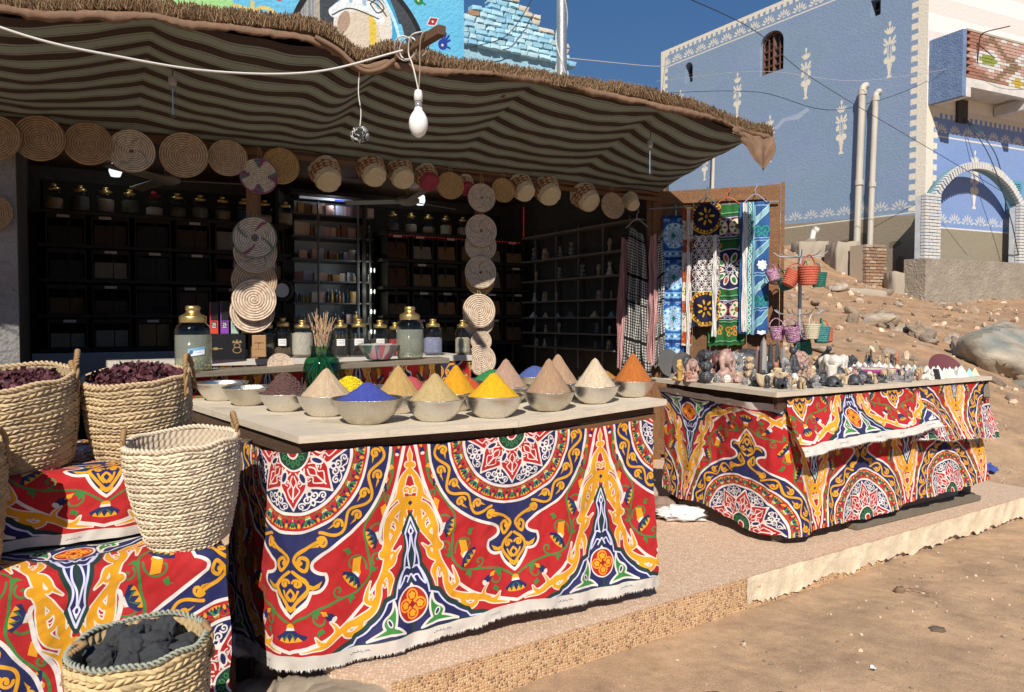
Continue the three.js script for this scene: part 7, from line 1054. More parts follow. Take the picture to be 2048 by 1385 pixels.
function bucketGeometry(kind) {               // little stitched basket, mouth at -z, base disc at +z, unit radius
  const P = [], C = [], ix = [], nt = 60, prof = []; for (let i = 0; i <= 8; i++) prof.push([i / 8 * 0.74, 0, 0]); for (let i = 1; i <= 14; i++) prof.push([0.74 + 0.3 * Math.sin(i / 14 * 1.4), -i / 14 * 1.75, 1]);
  const r = rng(kind.length * 13), R5 = Array.from({ length: 200 }, r), cream = [0.56, 0.47, 0.3];
  const fine = []; for (let i = 0; i < prof.length - 1; i++) for (let k = 0; k < 4; k++) fine.push([lerp(prof[i][0], prof[i + 1][0], k / 4), lerp(prof[i][1], prof[i + 1][1], k / 4), prof[i + 1][2], i + k / 4]);
  fine.forEach(([rr, z, side, s], i) => { for (let j = 0; j <= nt; j++) { const th = j / nt * TAU, cell = Math.floor(j / nt * 22 + Math.floor(s * 0.8) * 0.5), b = 0.045 * Math.abs(Math.sin(s * Math.PI)) + 0.085 * side * R5[(cell * 7 + Math.floor(s * 0.8) * 3) % 200], q = rr + (side ? b : 0); P.push(Math.cos(th) * q, Math.sin(th) * q, z + (side ? 0 : b)); let c = cream.map((x) => x * (0.85 + 0.3 * R5[(cell * 3 + i) % 200])); if (kind === 'red' && (!side || s < 13)) c = [0.26, 0.03, 0.05].map((x) => x * (0.7 + 0.6 * R5[(cell + i) % 200])); if (side && s > 11.5 && s < 19) { const k = (cell + Math.floor(s * 0.8)) % 3; c = k === 0 ? [0.2, 0.035, 0.03] : k === 1 ? cream : [0.34, 0.2, 0.06]; if (kind === 'white') c = k ? cream : [0.35, 0.22, 0.16]; } C.push(...c); } });
  for (let i = 0; i < fine.length - 1; i++) for (let j = 0; j < nt; j++) { const a = i * (nt + 1) + j; ix.push(a, a + 1, a + nt + 1, a + 1, a + nt + 2, a + nt + 1); }
  const g = new THREE.BufferGeometry(); g.setAttribute('position', new THREE.Float32BufferAttribute(P, 3)); g.setAttribute('color', new THREE.Float32BufferAttribute(C, 3)); g.setIndex(ix); g.computeVertexNormals(); return g;
}
{
  const geo = { multi: bucketGeometry('multi'), red: bucketGeometry('red'), white: bucketGeometry('white') }, where = ['leftmost, beside the left post', 'second from the left', 'third from the left, over the fan', 'with dark red base, left of a straw tray', 'with dark red base, half behind a straw tray', 'right of the right post', 'second right of the right post', 'furthest right, before the figurine shelves', 'smallest, at the wooden door post'];
  BEAM_BASKETS.forEach(([x, y, z, R, k], i) => { const t = thing('hanging_basket', 'stitched straw basket hung under the awning, ' + where[i], 'basket', V(x, y + 0.01, z), 0, 'baskets hanging under the awning'); const m = mesh('basket_body', geo[k], coilMat, t); m.scale.setScalar(R * 1.02); m.lookAt(V(x + 0.55 + 0.15 * Math.sin(i * 3), y - 0.95, z + 1)); m.position.set(0.02, -0.02, 0); mesh('cord', tube([V(-0.03, R * 0.6, -0.04), V(-0.01, R + 0.06, -0.05), V(0, 2.46 - y, -0.08)], 0.003, 10, 5), cordMat, t); });
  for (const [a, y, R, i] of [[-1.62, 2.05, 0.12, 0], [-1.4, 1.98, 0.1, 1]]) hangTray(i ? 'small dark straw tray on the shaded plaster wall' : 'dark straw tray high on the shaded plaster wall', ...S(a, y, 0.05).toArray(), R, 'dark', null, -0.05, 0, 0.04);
}
// ------------------------------------------------------------------ aluminium bowls and heaps of spice
const scratch = dataTex(256, 256, (i, j) => { const v = 0.16 + 0.16 * tn[6](i / 256 * 0.25, j / 256) + 0.16 * tn[3](i / 256, j / 256); return [v, v, v]; }, false);
const alu = M([0.72, 0.7, 0.66], 1, { metalness: 1, roughnessMap: scratch, bumpMap: rep(grain, 2), bumpScale: 0.0007 }), aluDull = M([0.6, 0.57, 0.5], 1, { metalness: 1, roughnessMap: rep(scratch, 2), bumpMap: rep(grain, 3), bumpScale: 0.0012 });
const SPICE = { mound: [[0.13, 0.065, 0.055], 'dark red brown crushed petals'], beige: [[0.57, 0.42, 0.27], 'beige spice powder'], blue: [[0.055, 0.075, 0.36], 'vivid blue powder'], sand: [[0.52, 0.38, 0.17], 'sandy olive powder'], yellow: [[0.82, 0.44, 0.005], 'bright yellow turmeric powder'], brown: [[0.43, 0.27, 0.16], 'brown spice powder in the front row'], cream: [[0.68, 0.55, 0.38], 'cream powder'], orange: [[0.5, 0.15, 0.025], 'orange paprika powder'], granules: [[0.82, 0.62, 0.01], 'lemon yellow granules'], ochre: [[0.52, 0.33, 0.12], 'ochre powder'], pink: [[0.62, 0.1, 0.11], 'pinkish red powder'], gold: [[0.72, 0.34, 0.008], 'golden orange powder'], red: [[0.7, 0.11, 0.025], 'bright red orange powder'], rose: [[0.46, 0.29, 0.2], 'rosy brown powder'], tan: [[0.45, 0.29, 0.18], 'light brown powder in the second row'], amber: [[0.56, 0.26, 0.045], 'amber powder'], green: [[0.035, 0.27, 0.075], 'green powder'], navy: [[0.09, 0.14, 0.4], 'slate blue powder'] };
const LOW = ['mound', 'granules', 'pink', 'red', 'amber', 'green', 'navy'];
const bowlGeo = (() => { const o = [[0, 0.02], [0.5, 0.0], [0.545, 0.012], [0.62, 0.09], [0.76, 0.24], [0.87, 0.42], [0.935, 0.6], [0.955, 0.655], [1.0, 0.675], [1.005, 0.69], [0.995, 0.7], [0.945, 0.688], [0.92, 0.6], [0.85, 0.43], [0.74, 0.255], [0.6, 0.11], [0.5, 0.04], [0, 0.035]]; return lathe(o, 72); })();
BOWLS.forEach(([x, y, z, R, k, ap], i) => {
  const label = k === 'empty' ? (i ? 'empty aluminium bowl second from the left basket' : 'empty aluminium bowl nearest the left baskets') : 'aluminium bowl holding ' + SPICE[k][1], t = thing('metal_bowl', label, 'bowl', V(x, y + 0.001, z), i * 1.7); mesh('bowl_body', bowlGeo, i % 3 === 1 ? aluDull : alu, t).scale.set(R, R, R);
  if (k === 'empty') return;
  const [c, what] = SPICE[k], low = LOW.includes(k), rim = 0.655 * R, H = low ? Math.max(ap - rim, 0.05) : ap - rim + 0.01, Rb = 0.86 * R, seed = i * 3.7, r = rng(i + 400);
  const g = grid((u, v) => { const th = u * TAU, q = v; let h = low ? H * Math.pow(Math.cos(q * Math.PI / 2), 1.15) : H * (1 - q * (0.93 + 0.07 * q)) - 0.008 * Math.exp(-q * q * 160) - 0.006 * Math.sin(q * Math.PI); const gr = low ? 0 : 0.0016 * n2(Math.cos(th) * 9 + seed, Math.sin(th) * 9) * Math.min(1, q * 3) + 0.001 * n2(Math.cos(th) * 26 + seed, Math.sin(th) * 26) * Math.min(1, q * 2), rr = Rb * q + gr * 1.4 + (low ? 0 : 0.004 * Math.exp(-q * q * 90) * q * 10), b = low ? 0.004 * n2(rr * Math.cos(th) * 60 + seed, rr * Math.sin(th) * 60) : 0.0012 * n2(Math.cos(th) * rr * 40, Math.sin(th) * rr * 40 + seed); if (q > 0.97) h = -0.012; return [Math.cos(th) * rr, rim + h + b - (q > 0.97 ? 0 : 0.004), Math.sin(th) * rr, u * 6, q * 2]; }, low ? 60 : 150, low ? 20 : 40);
  const m = mesh('spice_heap', g, M(c, 0.97, { map: speck, bumpMap: grain, bumpScale: low ? 0.004 : 0.0012 })); m.position.set(x, y, z); tag(m, (low ? 'low heap of ' : 'tall smooth cone of ') + what.replace(/ in the .* row/, k === 'brown' ? ' at the front' : ' behind'), 'spice');
  if (k === 'mound' || k === 'granules') { const N = 500, im = new THREE.InstancedMesh(new THREE.IcosahedronGeometry(0.004, 0), M(c.map((v) => v * 0.9), 0.8), N), o = new THREE.Object3D(), cc = new THREE.Color(); for (let q = 0; q < N; q++) { const th = r() * TAU, v = Math.sqrt(r()) * 0.96; o.position.set(Math.cos(th) * v * Rb, rim + H * Math.pow(Math.cos(v * Math.PI / 2), 1.15) - 0.002, Math.sin(th) * v * Rb); o.rotation.set(r() * 6, r() * 6, 0); const s = 0.4 + r() * 0.9; o.scale.set(s, s * 0.7, s); o.updateMatrix(); im.setMatrixAt(q, o.matrix); im.setColorAt(q, cc.setScalar(0.7 + 0.7 * r())); } im.name = 'grains'; im.userData.kind = 'stuff'; m.add(im); }
});
{ // shallow pans and lids at the back of the spice table
  const pan = lathe([[0, 0.006], [0.8, 0.0], [0.9, 0.03], [0.97, 0.2], [1.0, 0.215], [0.99, 0.235], [0.94, 0.22], [0.88, 0.06], [0, 0.03]], 60), lid = lathe([[0, 0.12], [0.5, 0.09], [0.9, 0.03], [1, 0.0], [1, 0.02], [0.9, 0.05], [0.5, 0.11], [0, 0.14]], 60);
  const P = (label, g, a, b, y, R, tx = 0) => { const m = mesh('metal_pan', g, alu); m.position.copy(S(a, y, b)); m.scale.setScalar(R); m.rotation.x = tx; tag(m, label, 'pan'); };
  P('shallow aluminium pan behind the empty bowls', pan, -0.13, 1.2, 0.991, 0.15); P('aluminium lid resting on the pan beside the green jar', lid, -0.12, 1.2, 1.028, 0.145, 0.05); P('aluminium lid leaning behind the red brown mound', lid, 0.0, 1.47, 1.01, 0.13, 0.1); P('wide shallow aluminium pan behind the ochre cone', pan, 0.3, 1.52, 0.991, 0.16); P('shallow aluminium pan behind the golden cone', pan, 0.46, 1.23, 0.992, 0.15); P('shallow aluminium pan right of the green powder', pan, 0.98, 1.42, 1.02, 0.15); P('aluminium lid lying on the table before the right post', lid, 0.76, 1.25, 1.012, 0.14, 0.06);
}
// ------------------------------------------------------------------ plank, counter, jars and small goods behind
{
  const pl = thing('display_plank', 'weathered plank shelf behind the spice table', 'shelf', V(0, 0, 0)), A = [-0.62, 0.72], B = [0.9, 0.97]; mesh('plank', bar(S(A[0], 1.096, A[1]), S(B[0], 1.149, B[1]), 0.22, 0.03, 0.004), greyLeg, pl); for (const [a, b, y] of [[-0.52, 0.72, 1.08], [0.2, 0.84, 1.1], [0.86, 0.93, 1.13]]) mesh('support', bar(S(a, 0.15, b), S(a, y, b), 0.06, 0.06), plankWood, pl);
  drape('strip of printed cloth hanging below the plank shelf', [[-0.6, 0.72], [0.1, 0.835], [0.88, 0.96]], (s) => 1.085 + s * 0.032, () => 0.9, (s) => s / 0.5, { name: 'plank_cloth', d0: 36, d1: 60, flare: 0.01, fold: 0.01, seed: 61, nv: 10 });
  const ct = thing('shop_counter', 'counter with white edged top across the shop opening', 'counter', V(0, 0, 0)); mesh('counter_top', prism([PS(-0.85, -0.06), PS(1.42, 0.345), PS(1.42, -0.1), PS(-0.85, -0.42)], 1.1, 1.139), M([0.5, 0.46, 0.4], 0.6), ct); mesh('counter_front', prism([PS(-0.83, -0.12), PS(1.4, 0.28), PS(1.4, 0.24), PS(-0.83, -0.16)], 0.15, 1.098), plankWood, ct);
  drape('printed cloth on the front of the shop counter', [[-0.84, -0.075], [0.3, 0.13], [1.42, 0.33]], () => 1.1, () => 0.6, (s) => s / 0.6, { name: 'counter_cloth', d0: 30, d1: 70, flare: 0.01, fold: 0.01, seed: 71, nv: 12 });
  // two tall water jars
  const water = new THREE.MeshPhysicalMaterial({ color: lin(0.72, 0.72, 0.6), roughness: 0.04, transmission: 0.78, thickness: 0, ior: 1.33, side: THREE.DoubleSide });
  const tall = (label, p, r, h, sprig) => { const t = thing('water_jar', label, 'jar', p), lidH = h * 0.78; mesh('glass', lathe([[0, 0.003], [r * 0.86, 0.003], [r * 0.98, 0.02], [r, 0.05], [r, h * 0.6], [r * 0.9, h * 0.69], [r * 0.7, h * 0.74], [r * 0.66, h * 0.78]], 48), glassPane, t); mesh('water', lathe([[0, 0.006], [r * 0.84, 0.006], [r * 0.955, 0.022], [r * 0.972, 0.05], [r * 0.972, h * 0.56], [0, h * 0.56]], 48), water, t);
    mesh('lid', lathe([[r * 0.7, h * 0.745], [r * 0.74, h * 0.75], [r * 0.74, h * 0.83], [r * 0.66, h * 0.85], [r * 0.42, h * 0.88], [r * 0.34, h * 0.92], [r * 0.4, h * 0.94], [r * 0.4, h * 0.98], [r * 0.3, h], [0, h]], 40), brass, t); const rr = rng(h * 1000), gs = []; for (let i = 0; i < 60; i++) { const a = rr() * TAU, q = Math.sqrt(rr()) * r * 0.7, y0 = 0.015 + rr() * h * 0.05, p0 = V(Math.cos(a) * q, y0, Math.sin(a) * q), d = V(rr() - 0.5, 0.3 + rr(), rr() - 0.5).normalize().multiplyScalar(0.03 + 0.05 * rr() * (sprig ? 1.3 : 0.8)); gs.push(tube([p0, p0.clone().addScaledVector(d, 0.5).add(V(0.004, 0, 0.004)), p0.clone().add(d)].map((q2) => { const m = Math.hypot(q2.x, q2.z), k = m > r * 0.9 ? r * 0.9 / m : 1; return V(q2.x * k, Math.min(q2.y, h * 0.5), q2.z * k); }), 0.0016, 6, 4)); } mesh('herb_sprigs', gs, M(sprig ? [0.03, 0.035, 0.02] : [0.16, 0.2, 0.05], 0.8), t).userData.kind = 'stuff'; return t; };
  const j1 = tall('tall glass jar of water with herbs and a blue label', V(-1.694, 1.113, -3.98), 0.093, 0.352, false), lab = canvasTex(128, 64, (c) => { c.fillStyle = '#cfe0ea'; c.fillRect(0, 0, 128, 64); c.fillStyle = '#7fb3d6'; c.fillRect(0, 0, 128, 22); c.fillStyle = '#eef2f4'; c.fillRect(0, 30, 128, 34); c.fillStyle = '#3e6fa0'; c.beginPath(); c.ellipse(24, 32, 16, 18, 0.4, 0, TAU); c.fill(); c.fillStyle = '#5b88b8'; c.fillRect(48, 10, 70, 4); c.fillRect(48, 40, 60, 3); });
  mesh('label', grid((u, v) => { const a = 1.0 + (0.5 - u) * 0.9; return [Math.cos(a) * 0.0945, 0.085 + v * 0.04 + u * 0.012, Math.sin(a) * 0.0945]; }, 8, 1), M([0.9, 0.9, 0.9], 0.6, { map: lab }), j1); tall('tall glass jar of water with dark twigs beside the flowered bowl', V(-0.602, 1.16, -4.415), 0.08, 0.309, true);
  const fl = canvasTex(256, 64, (c) => { c.fillStyle = '#b9b2a8'; c.fillRect(0, 0, 256, 64); const r = rng(6); for (let i = 0; i < 60; i++) { c.globalAlpha = 0.8; c.fillStyle = ['#b0485a', '#3f6b5c', '#8a4a6a', '#55707a', '#c98a92'][Math.floor(r() * 5)]; c.beginPath(); c.ellipse(r() * 256, 14 + r() * 50, 4 + r() * 12, 3 + r() * 7, r() * 3, 0, TAU); c.fill(); } });
  const fb = thing('flowered_bowl', 'enamel bowl painted with pink flowers on the plank shelf', 'bowl', V(-0.775, 1.16, -4.352)); mesh('bowl_body', lathe([[0, 0.004], [0.06, 0], [0.07, 0.006], [0.1, 0.05], [0.118, 0.082], [0.124, 0.086], [0.115, 0.088], [0.096, 0.052], [0.065, 0.014], [0, 0.01]], 48), M([0.9, 0.9, 0.9], 0.35, { map: fl }), fb); mesh('white_grains', lathe([[0, 0.098], [0.06, 0.088], [0.1, 0.072], [0.1, 0.06]], 30), spiceMat([0.68, 0.64, 0.56]), fb);
  // green glass jar of dried stalks
  const gj = thing('green_jar', 'round green glass jar with dried grass stalks', 'jar', S(0.11, 0.991, 1.1)), gg = new THREE.MeshPhysicalMaterial({ color: lin(0.16, 0.45, 0.3), roughness: 0.04, transmission: 1, thickness: 0, ior: 1.45, side: THREE.DoubleSide }); mesh('glass', lathe([[0, 0.004], [0.06, 0.004], [0.09, 0.03], [0.102, 0.1], [0.1, 0.15], [0.085, 0.19], [0.062, 0.21], [0.058, 0.22], [0.06, 0.255], [0.063, 0.26]], 44), gg, gj);
  const rr = rng(17), gs = [], gs2 = []; for (let i = 0; i < 46; i++) { const a = rr() * TAU, q = rr() * 0.035, e = rr() * TAU, s = 0.02 + 0.07 * rr(); gs.push(tube([V(Math.cos(a) * q, 0.19, Math.sin(a) * q), V(Math.cos(a) * q + Math.cos(e) * s * 0.5, 0.3, Math.sin(e) * s * 0.5), V(Math.cos(e) * s, 0.36 + 0.1 * rr(), Math.sin(e) * s)], 0.0016, 8, 4)); } for (let i = 0; i < 90; i++) { const a = rr() * TAU, q = 0.02 + rr() * 0.06, e = a + (rr() - 0.5) * 2; gs2.push(tube([V(Math.cos(a) * q * 0.8, 0.015, Math.sin(a) * q * 0.8), V(Math.cos(e) * 0.075 * rr(), 0.09, Math.sin(e) * 0.075 * rr()), V(Math.cos(e) * 0.03, 0.19, Math.sin(e) * 0.03)], 0.0018, 8, 4)); } mesh('dried_stalks', gs, M([0.5, 0.33, 0.2], 0.9), gj).userData.kind = 'stuff'; mesh('stems_inside', gs2, M([0.3, 0.34, 0.2], 0.9), gj).userData.kind = 'stuff';
  // row of jars on the counter
  const JC = { herb: [[0.14, 0.13, 0.1], 'grey green herb'], brown: [[0.2, 0.13, 0.08], 'brown seeds with a pale label'], beans: [[0.68, 0.6, 0.5], 'white beans'], dark: [[0.05, 0.045, 0.04], 'dark pods behind the dried stalks'], black: [[0.045, 0.04, 0.04], 'black cloves'], grey: [[0.1, 0.1, 0.1], 'grey seeds'], red: [[0.55, 0.06, 0.05], 'red powder'], lilac: [[0.42, 0.42, 0.62], 'lilac powder'], cream: [[0.68, 0.6, 0.46], 'cream powder'] }; let nb = 0;
  const note = canvasTex(64, 48, (c) => { c.fillStyle = '#e6e3dc'; c.fillRect(0, 0, 64, 48); c.strokeStyle = '#3a4a7a'; c.lineWidth = 2; for (let i = 0; i < 3; i++) { c.beginPath(); c.moveTo(8, 12 + i * 11); for (let k = 0; k < 7; k++) c.lineTo(8 + k * 8, 12 + i * 11 + ((k * 5 + i * 3) % 4) - 2); c.stroke(); } });
  LEDGE_JARS.forEach(([x, y, z, r, h, k], i) => { const b = JC[k], t = jar('counter jar of ' + b[1] + (k === 'black' ? (nb++ ? ', the right one' : ', the left one') : ''), V(x, y, z), r, h, spiceMat(b[0], 0.012, k === 'beans' || k === 'black' ? 1 : 3), k === 'beans' ? 1 : k === 'brown' ? 0.35 : 0.72); if (['brown', 'dark', 'black', 'grey'].includes(k)) mesh('label', grid((u, v) => { const a = 1.35 + (0.5 - u) * 0.9; return [Math.cos(a) * (r + 0.0012), h * 0.3 + v * 0.045, Math.sin(a) * (r + 0.0012)]; }, 8, 1), M([0.9, 0.9, 0.9], 0.8, { map: note }), t); });
  // black display box with coloured cartons
  const p0 = S(-0.2, 1.14, 0.0), crown = canvasTex(128, 96, (c) => { c.fillStyle = '#0d0d10'; c.fillRect(0, 0, 128, 96); c.strokeStyle = c.fillStyle = '#a08658'; c.lineWidth = 3; c.beginPath(); c.moveTo(88, 34); c.lineTo(92, 22); c.lineTo(98, 30); c.lineTo(103, 18); c.lineTo(108, 30); c.lineTo(114, 22); c.lineTo(118, 34); c.closePath(); c.fill(); c.beginPath(); c.ellipse(103, 44, 9, 8, 0, 0, TAU); c.stroke(); c.beginPath(); c.ellipse(103, 62, 12, 11, 0, 0, TAU); c.stroke(); c.fillRect(20, 54, 40, 3); c.fillRect(34, 50, 12, 10); }), spine = (col) => canvasTex(48, 128, (c) => { c.fillStyle = '#101014'; c.fillRect(0, 0, 48, 128); c.fillStyle = col; c.fillRect(0, 74, 48, 54); c.fillRect(0, 0, 5, 128); c.fillStyle = '#15151a'; c.fillRect(10, 78, 30, 28); c.fillStyle = '#e8e6e2'; c.font = 'bold 22px sans-serif'; c.fillText('25', 12, 98); c.fillRect(12, 101, 24, 3); });
  const bxo = thing('display_box', 'black display box with gold crown emblem on the counter', 'box', p0, TURN - 0.1); mesh('box_body', bx(0.26, 0.16, 0.16, 0, 0.08, 0, 0.004), M([0.012, 0.012, 0.014], 0.5), bxo); mesh('printed_front', new THREE.PlaneGeometry(0.256, 0.156).translate(0, 0.08, 0.0815), M([0.9, 0.9, 0.9], 0.5, { map: crown }), bxo);
  [['#d8402c', 'red'], ['#8a3fae', 'purple'], ['#a9c4b4', 'pale green'], ['#d8d23a', 'lime yellow']].forEach(([c, w], i) => { const m = thing('incense_carton', w + ' and black carton standing on the display box', 'box', p0.clone().add(V(-0.05 + i * 0.055, 0.1605, 0.02 - i * 0.03)), TURN - 0.1); mesh('carton', bx(0.05, 0.2, 0.09, 0, 0.1, 0, 0.002), M([0.02, 0.02, 0.022], 0.5), m); mesh('printed_front', new THREE.PlaneGeometry(0.048, 0.197).translate(0, 0.1, 0.0458), M([0.9, 0.9, 0.9], 0.5, { map: spine(c) }), m); });
  const palm = canvasTex(64, 96, (c) => { c.fillStyle = '#a5815a'; c.fillRect(0, 0, 64, 96); washes(c, 64, 96, 4, ['#8d6a45', '#b8966c'], 40); c.strokeStyle = '#4a3422'; c.lineWidth = 2; c.beginPath(); c.moveTo(30, 62); c.quadraticCurveTo(26, 46, 32, 36); c.stroke(); for (let k = -3; k <= 3; k++) { c.beginPath(); c.moveTo(32, 36); c.quadraticCurveTo(32 + k * 5, 26, 32 + k * 8, 36); c.stroke(); } c.fillStyle = '#6d4f32'; c.fillRect(4, 62, 56, 2); });
  const bg = thing('paper_bag', 'small brown paper bag printed with a palm tree', 'bag', p0.clone().add(V(0.24, 0.012, 0.02)), TURN - 0.35); mesh('bag_body', bx(0.085, 0.14, 0.03, 0, 0.07, 0, 0.004), M([0.36, 0.24, 0.13], 0.9), bg); mesh('printed_front', new THREE.PlaneGeometry(0.08, 0.13).translate(0, 0.07, 0.0158), M([0.9, 0.9, 0.9], 0.9, { map: palm }), bg);
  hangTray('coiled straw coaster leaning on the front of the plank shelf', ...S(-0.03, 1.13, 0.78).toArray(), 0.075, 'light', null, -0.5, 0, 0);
}
// ------------------------------------------------------------------ wooden door leaf with hung textiles
const DOOR0 = [1.175, -6.67], DW = [0.939, 0.3436], DN = [-0.3436, 0.939], DOORTURN = Math.atan2(-DW[1], DW[0]);
const DP = (t, y, o = 0) => V(DOOR0[0] + DW[0] * t + DN[0] * o, y, DOOR0[1] + DW[1] * t + DN[1] * o);
{
  const d = thing('door_leaf', 'brown wooden door leaf opened outward and hung with textiles', 'door', V(0, 0, 0)), plankT = (t0, t1, y0, y1, o, w = 0.03) => prism([DP(t0, 0, o), DP(t1, 0, o), DP(t1, 0, o - w), DP(t0, 0, o - w)].map((v) => [v.x, v.z]), y0, y1, 1);
  mesh('stile', plankT(0.02, 0.12, 0.2, 2.51, 0.02, 0.045), honey, d); mesh('stile', plankT(1.02, 1.13, 0.2, 2.515, 0.02, 0.045), honey, d); mesh('stile', plankT(1.135, 1.165, 0.2, 2.53, 0.03, 0.06), honey, d); mesh('rail', plankT(0.12, 1.02, 2.4, 2.512, 0.018, 0.04), honey, d); mesh('rail', plankT(0.12, 1.02, 2.06, 2.12, 0.016, 0.036), honey, d); mesh('rail', plankT(0.12, 1.02, 0.9, 1.0, 0.016, 0.036), honey, d); mesh('rail', plankT(0.12, 1.02, 0.2, 0.34, 0.016, 0.036), honey, d);
  const pm = [[0.3, 0.145, 0.055], [0.36, 0.18, 0.07], [0.27, 0.13, 0.05]].map((c) => woodMat(c, 0.7, 1, 3)); for (let i = 0; i < 6; i++) mesh('panel_board', plankT(0.12 + i * 0.15 + 0.002, 0.12 + (i + 1) * 0.15 - 0.002, 0.3, 2.42, -0.004, 0.018), pm[i % 3], d); mesh('hanger_rail', bar(DP(0.05, 2.36, 0.05), DP(1.12, 2.37, 0.05), 0.012, 0.012), M([0.2, 0.2, 0.2], 0.5), d);
}
const star8 = (c, x, y, r, fill, line, lw = 2) => { c.beginPath(); for (let k = 0; k < 16; k++) { const a = k * TAU / 16, q = k % 2 ? r * 0.72 : r; c.lineTo(x + Math.cos(a) * q, y + Math.sin(a) * q); } c.closePath(); c.fillStyle = fill; c.fill(); c.lineWidth = lw; c.strokeStyle = line; c.stroke(); };
const rosette = (c, x, y, r, cols) => { disc(c, x, y, r, cols[0]); disc(c, x, y, r * 0.9, cols[1]); for (let k = 0; k < 12; k++) { const a = k * TAU / 12; c.save(); c.translate(x, y); c.rotate(a); c.beginPath(); c.ellipse(r * 0.58, 0, r * 0.2, r * 0.12, 0, 0, TAU); c.fillStyle = cols[2 + k % 2]; c.fill(); c.restore(); } disc(c, x, y, r * 0.3, cols[4]); for (let k = 0; k < 8; k++) { const a = k * TAU / 8; disc(c, x + Math.cos(a) * r * 0.2, y + Math.sin(a) * r * 0.2, r * 0.07, cols[2]); } };
const swirl = (c, x, y, r, col, lw) => { c.strokeStyle = col; c.lineWidth = lw; for (const m of [-1, 1]) { c.beginPath(); curlPts(x + m * r * 0.5, y, r * 0.5, m > 0 ? Math.PI : 0, m * 1.2).forEach((p, i) => (i ? c.lineTo(p[0], p[1]) : c.moveTo(p[0], p[1]))); c.stroke(); } };
const TEX = {
  blue: canvasTex(160, 1024, (c) => { c.fillStyle = '#1c4f9c'; c.fillRect(0, 0, 160, 1024); for (let i = 0; i < 4; i++) { const y = 130 + i * 270; c.fillStyle = '#123a7a'; c.fillRect(0, y - 130, 160, 22); c.fillStyle = '#7fb4dc'; c.fillRect(0, y + 96, 160, 40); c.fillStyle = '#a8cfe8'; for (let k = 0; k < 8; k++) disc(c, k * 22 + 8, y + 116, 8, k % 2 ? '#2b62ae' : '#d8e6ee'); disc(c, 80, y, 92, '#2f73bd'); disc(c, 80, y, 82, '#a9d2ea'); for (let k = 0; k < 22; k++) { const a = k * TAU / 22; disc(c, 80 + Math.cos(a) * 68, y + Math.sin(a) * 68, 7, k % 2 ? '#3f78bb' : '#e4eef2'); } for (let k = 0; k < 8; k++) { const a = k * TAU / 8; c.save(); c.translate(80, y); c.rotate(a); disc(c, 36, 0, 18, '#5f97cf', 9); disc(c, 36, 0, 10, '#d9cfd8', 5); c.restore(); } fillP(c, [[80, y - 22], [98, y], [80, y + 22], [62, y]], '#1f6b5c'); swirl(c, 30, y - 100, 26, '#9cc4e2', 5); swirl(c, 120, y - 100, 26, '#9cc4e2', 5); } }),
  rust: canvasTex(96, 1024, (c) => { c.fillStyle = '#d9d0bf'; c.fillRect(0, 0, 96, 1024); const r = rng(3); for (let i = 0; i < 5; i++) { c.fillStyle = '#a8491f'; c.fillRect(0, i * 230, 96, 90); for (let k = 0; k < 12; k++) disc(c, r() * 96, i * 230 + r() * 90, 5, '#d98a4a'); } for (let i = 0; i < 120; i++) disc(c, r() * 96, r() * 1024, 4 + r() * 4, ['#5a4a72', '#8a3a42', '#4f7a4a', '#cfc6b4'][Math.floor(r() * 4)]); rosette(c, 30, 620, 44, ['#f0e6cf', '#e9d9b4', '#3f7a48', '#e0c26a', '#2f6a3c']); c.fillStyle = '#7c6fa0'; c.fillRect(0, 700, 96, 8); c.fillRect(0, 320, 96, 8); }),
  navy: canvasTex(256, 1024, (c) => { c.fillStyle = '#17193f'; c.fillRect(0, 0, 256, 1024); for (let j = 0; j < 10; j++) for (let i = 0; i < 4; i++) { const x = 32 + i * 64 + (j % 2) * 32, y = 300 + j * 46; c.strokeStyle = '#e8e2d8'; c.lineWidth = 6; c.beginPath(); c.moveTo(x, y - 44); c.quadraticCurveTo(x + 46, y - 30, x + 32, y); c.quadraticCurveTo(x + 20, y + 34, x, y + 44); c.quadraticCurveTo(x - 20, y + 34, x - 32, y); c.quadraticCurveTo(x - 46, y - 30, x, y - 44); c.stroke(); swirl(c, x, y - 6, 30, '#ddd6cc', 5); disc(c, x, y + 14, 6, '#b04a5a'); }
    for (const y of [100, 870]) { disc(c, 128, y, 150, '#d8a80c'); disc(c, 128, y, 138, '#17133a'); for (let k = 0; k < 26; k++) { const a = k * TAU / 26; disc(c, 128 + Math.cos(a) * 126, y + Math.sin(a) * 126, 11, k % 2 ? '#e9bd14' : '#c97a0c'); } for (let k = 0; k < 7; k++) { const a = k * TAU / 7; c.save(); c.translate(128, y); c.rotate(a); disc(c, 54, 0, 22, '#e3b512', 10); c.restore(); } disc(c, 128, y, 16, '#c98a10'); } c.fillStyle = '#d8d2cc'; c.fillRect(0, 268, 256, 8); c.fillRect(0, 722, 256, 8); }),
  green: canvasTex(256, 1024, (c) => { c.fillStyle = '#23642f'; c.fillRect(0, 0, 256, 1024); const band = (y) => { c.fillStyle = '#1a1d4a'; c.fillRect(0, y, 256, 150); c.strokeStyle = '#d7d3de'; c.lineWidth = 5; c.strokeRect(-6, y + 6, 268, 138); for (const x of [70, 200]) rosette(c, x, y + 75, 62, ['#b8433f', '#e6dcc4', '#2c7a3c', '#e9e2c8', '#b04a3a']); swirl(c, 135, y + 22, 30, '#d7d3de', 4); swirl(c, 135, y + 128, 30, '#d7d3de', 4); }; band(90); band(690); for (const y of [60, 250, 660, 850, 990]) { c.fillStyle = '#7fb88a'; c.fillRect(0, y, 256, 5); c.fillStyle = '#184a24'; c.fillRect(0, y + 8, 256, 12); }
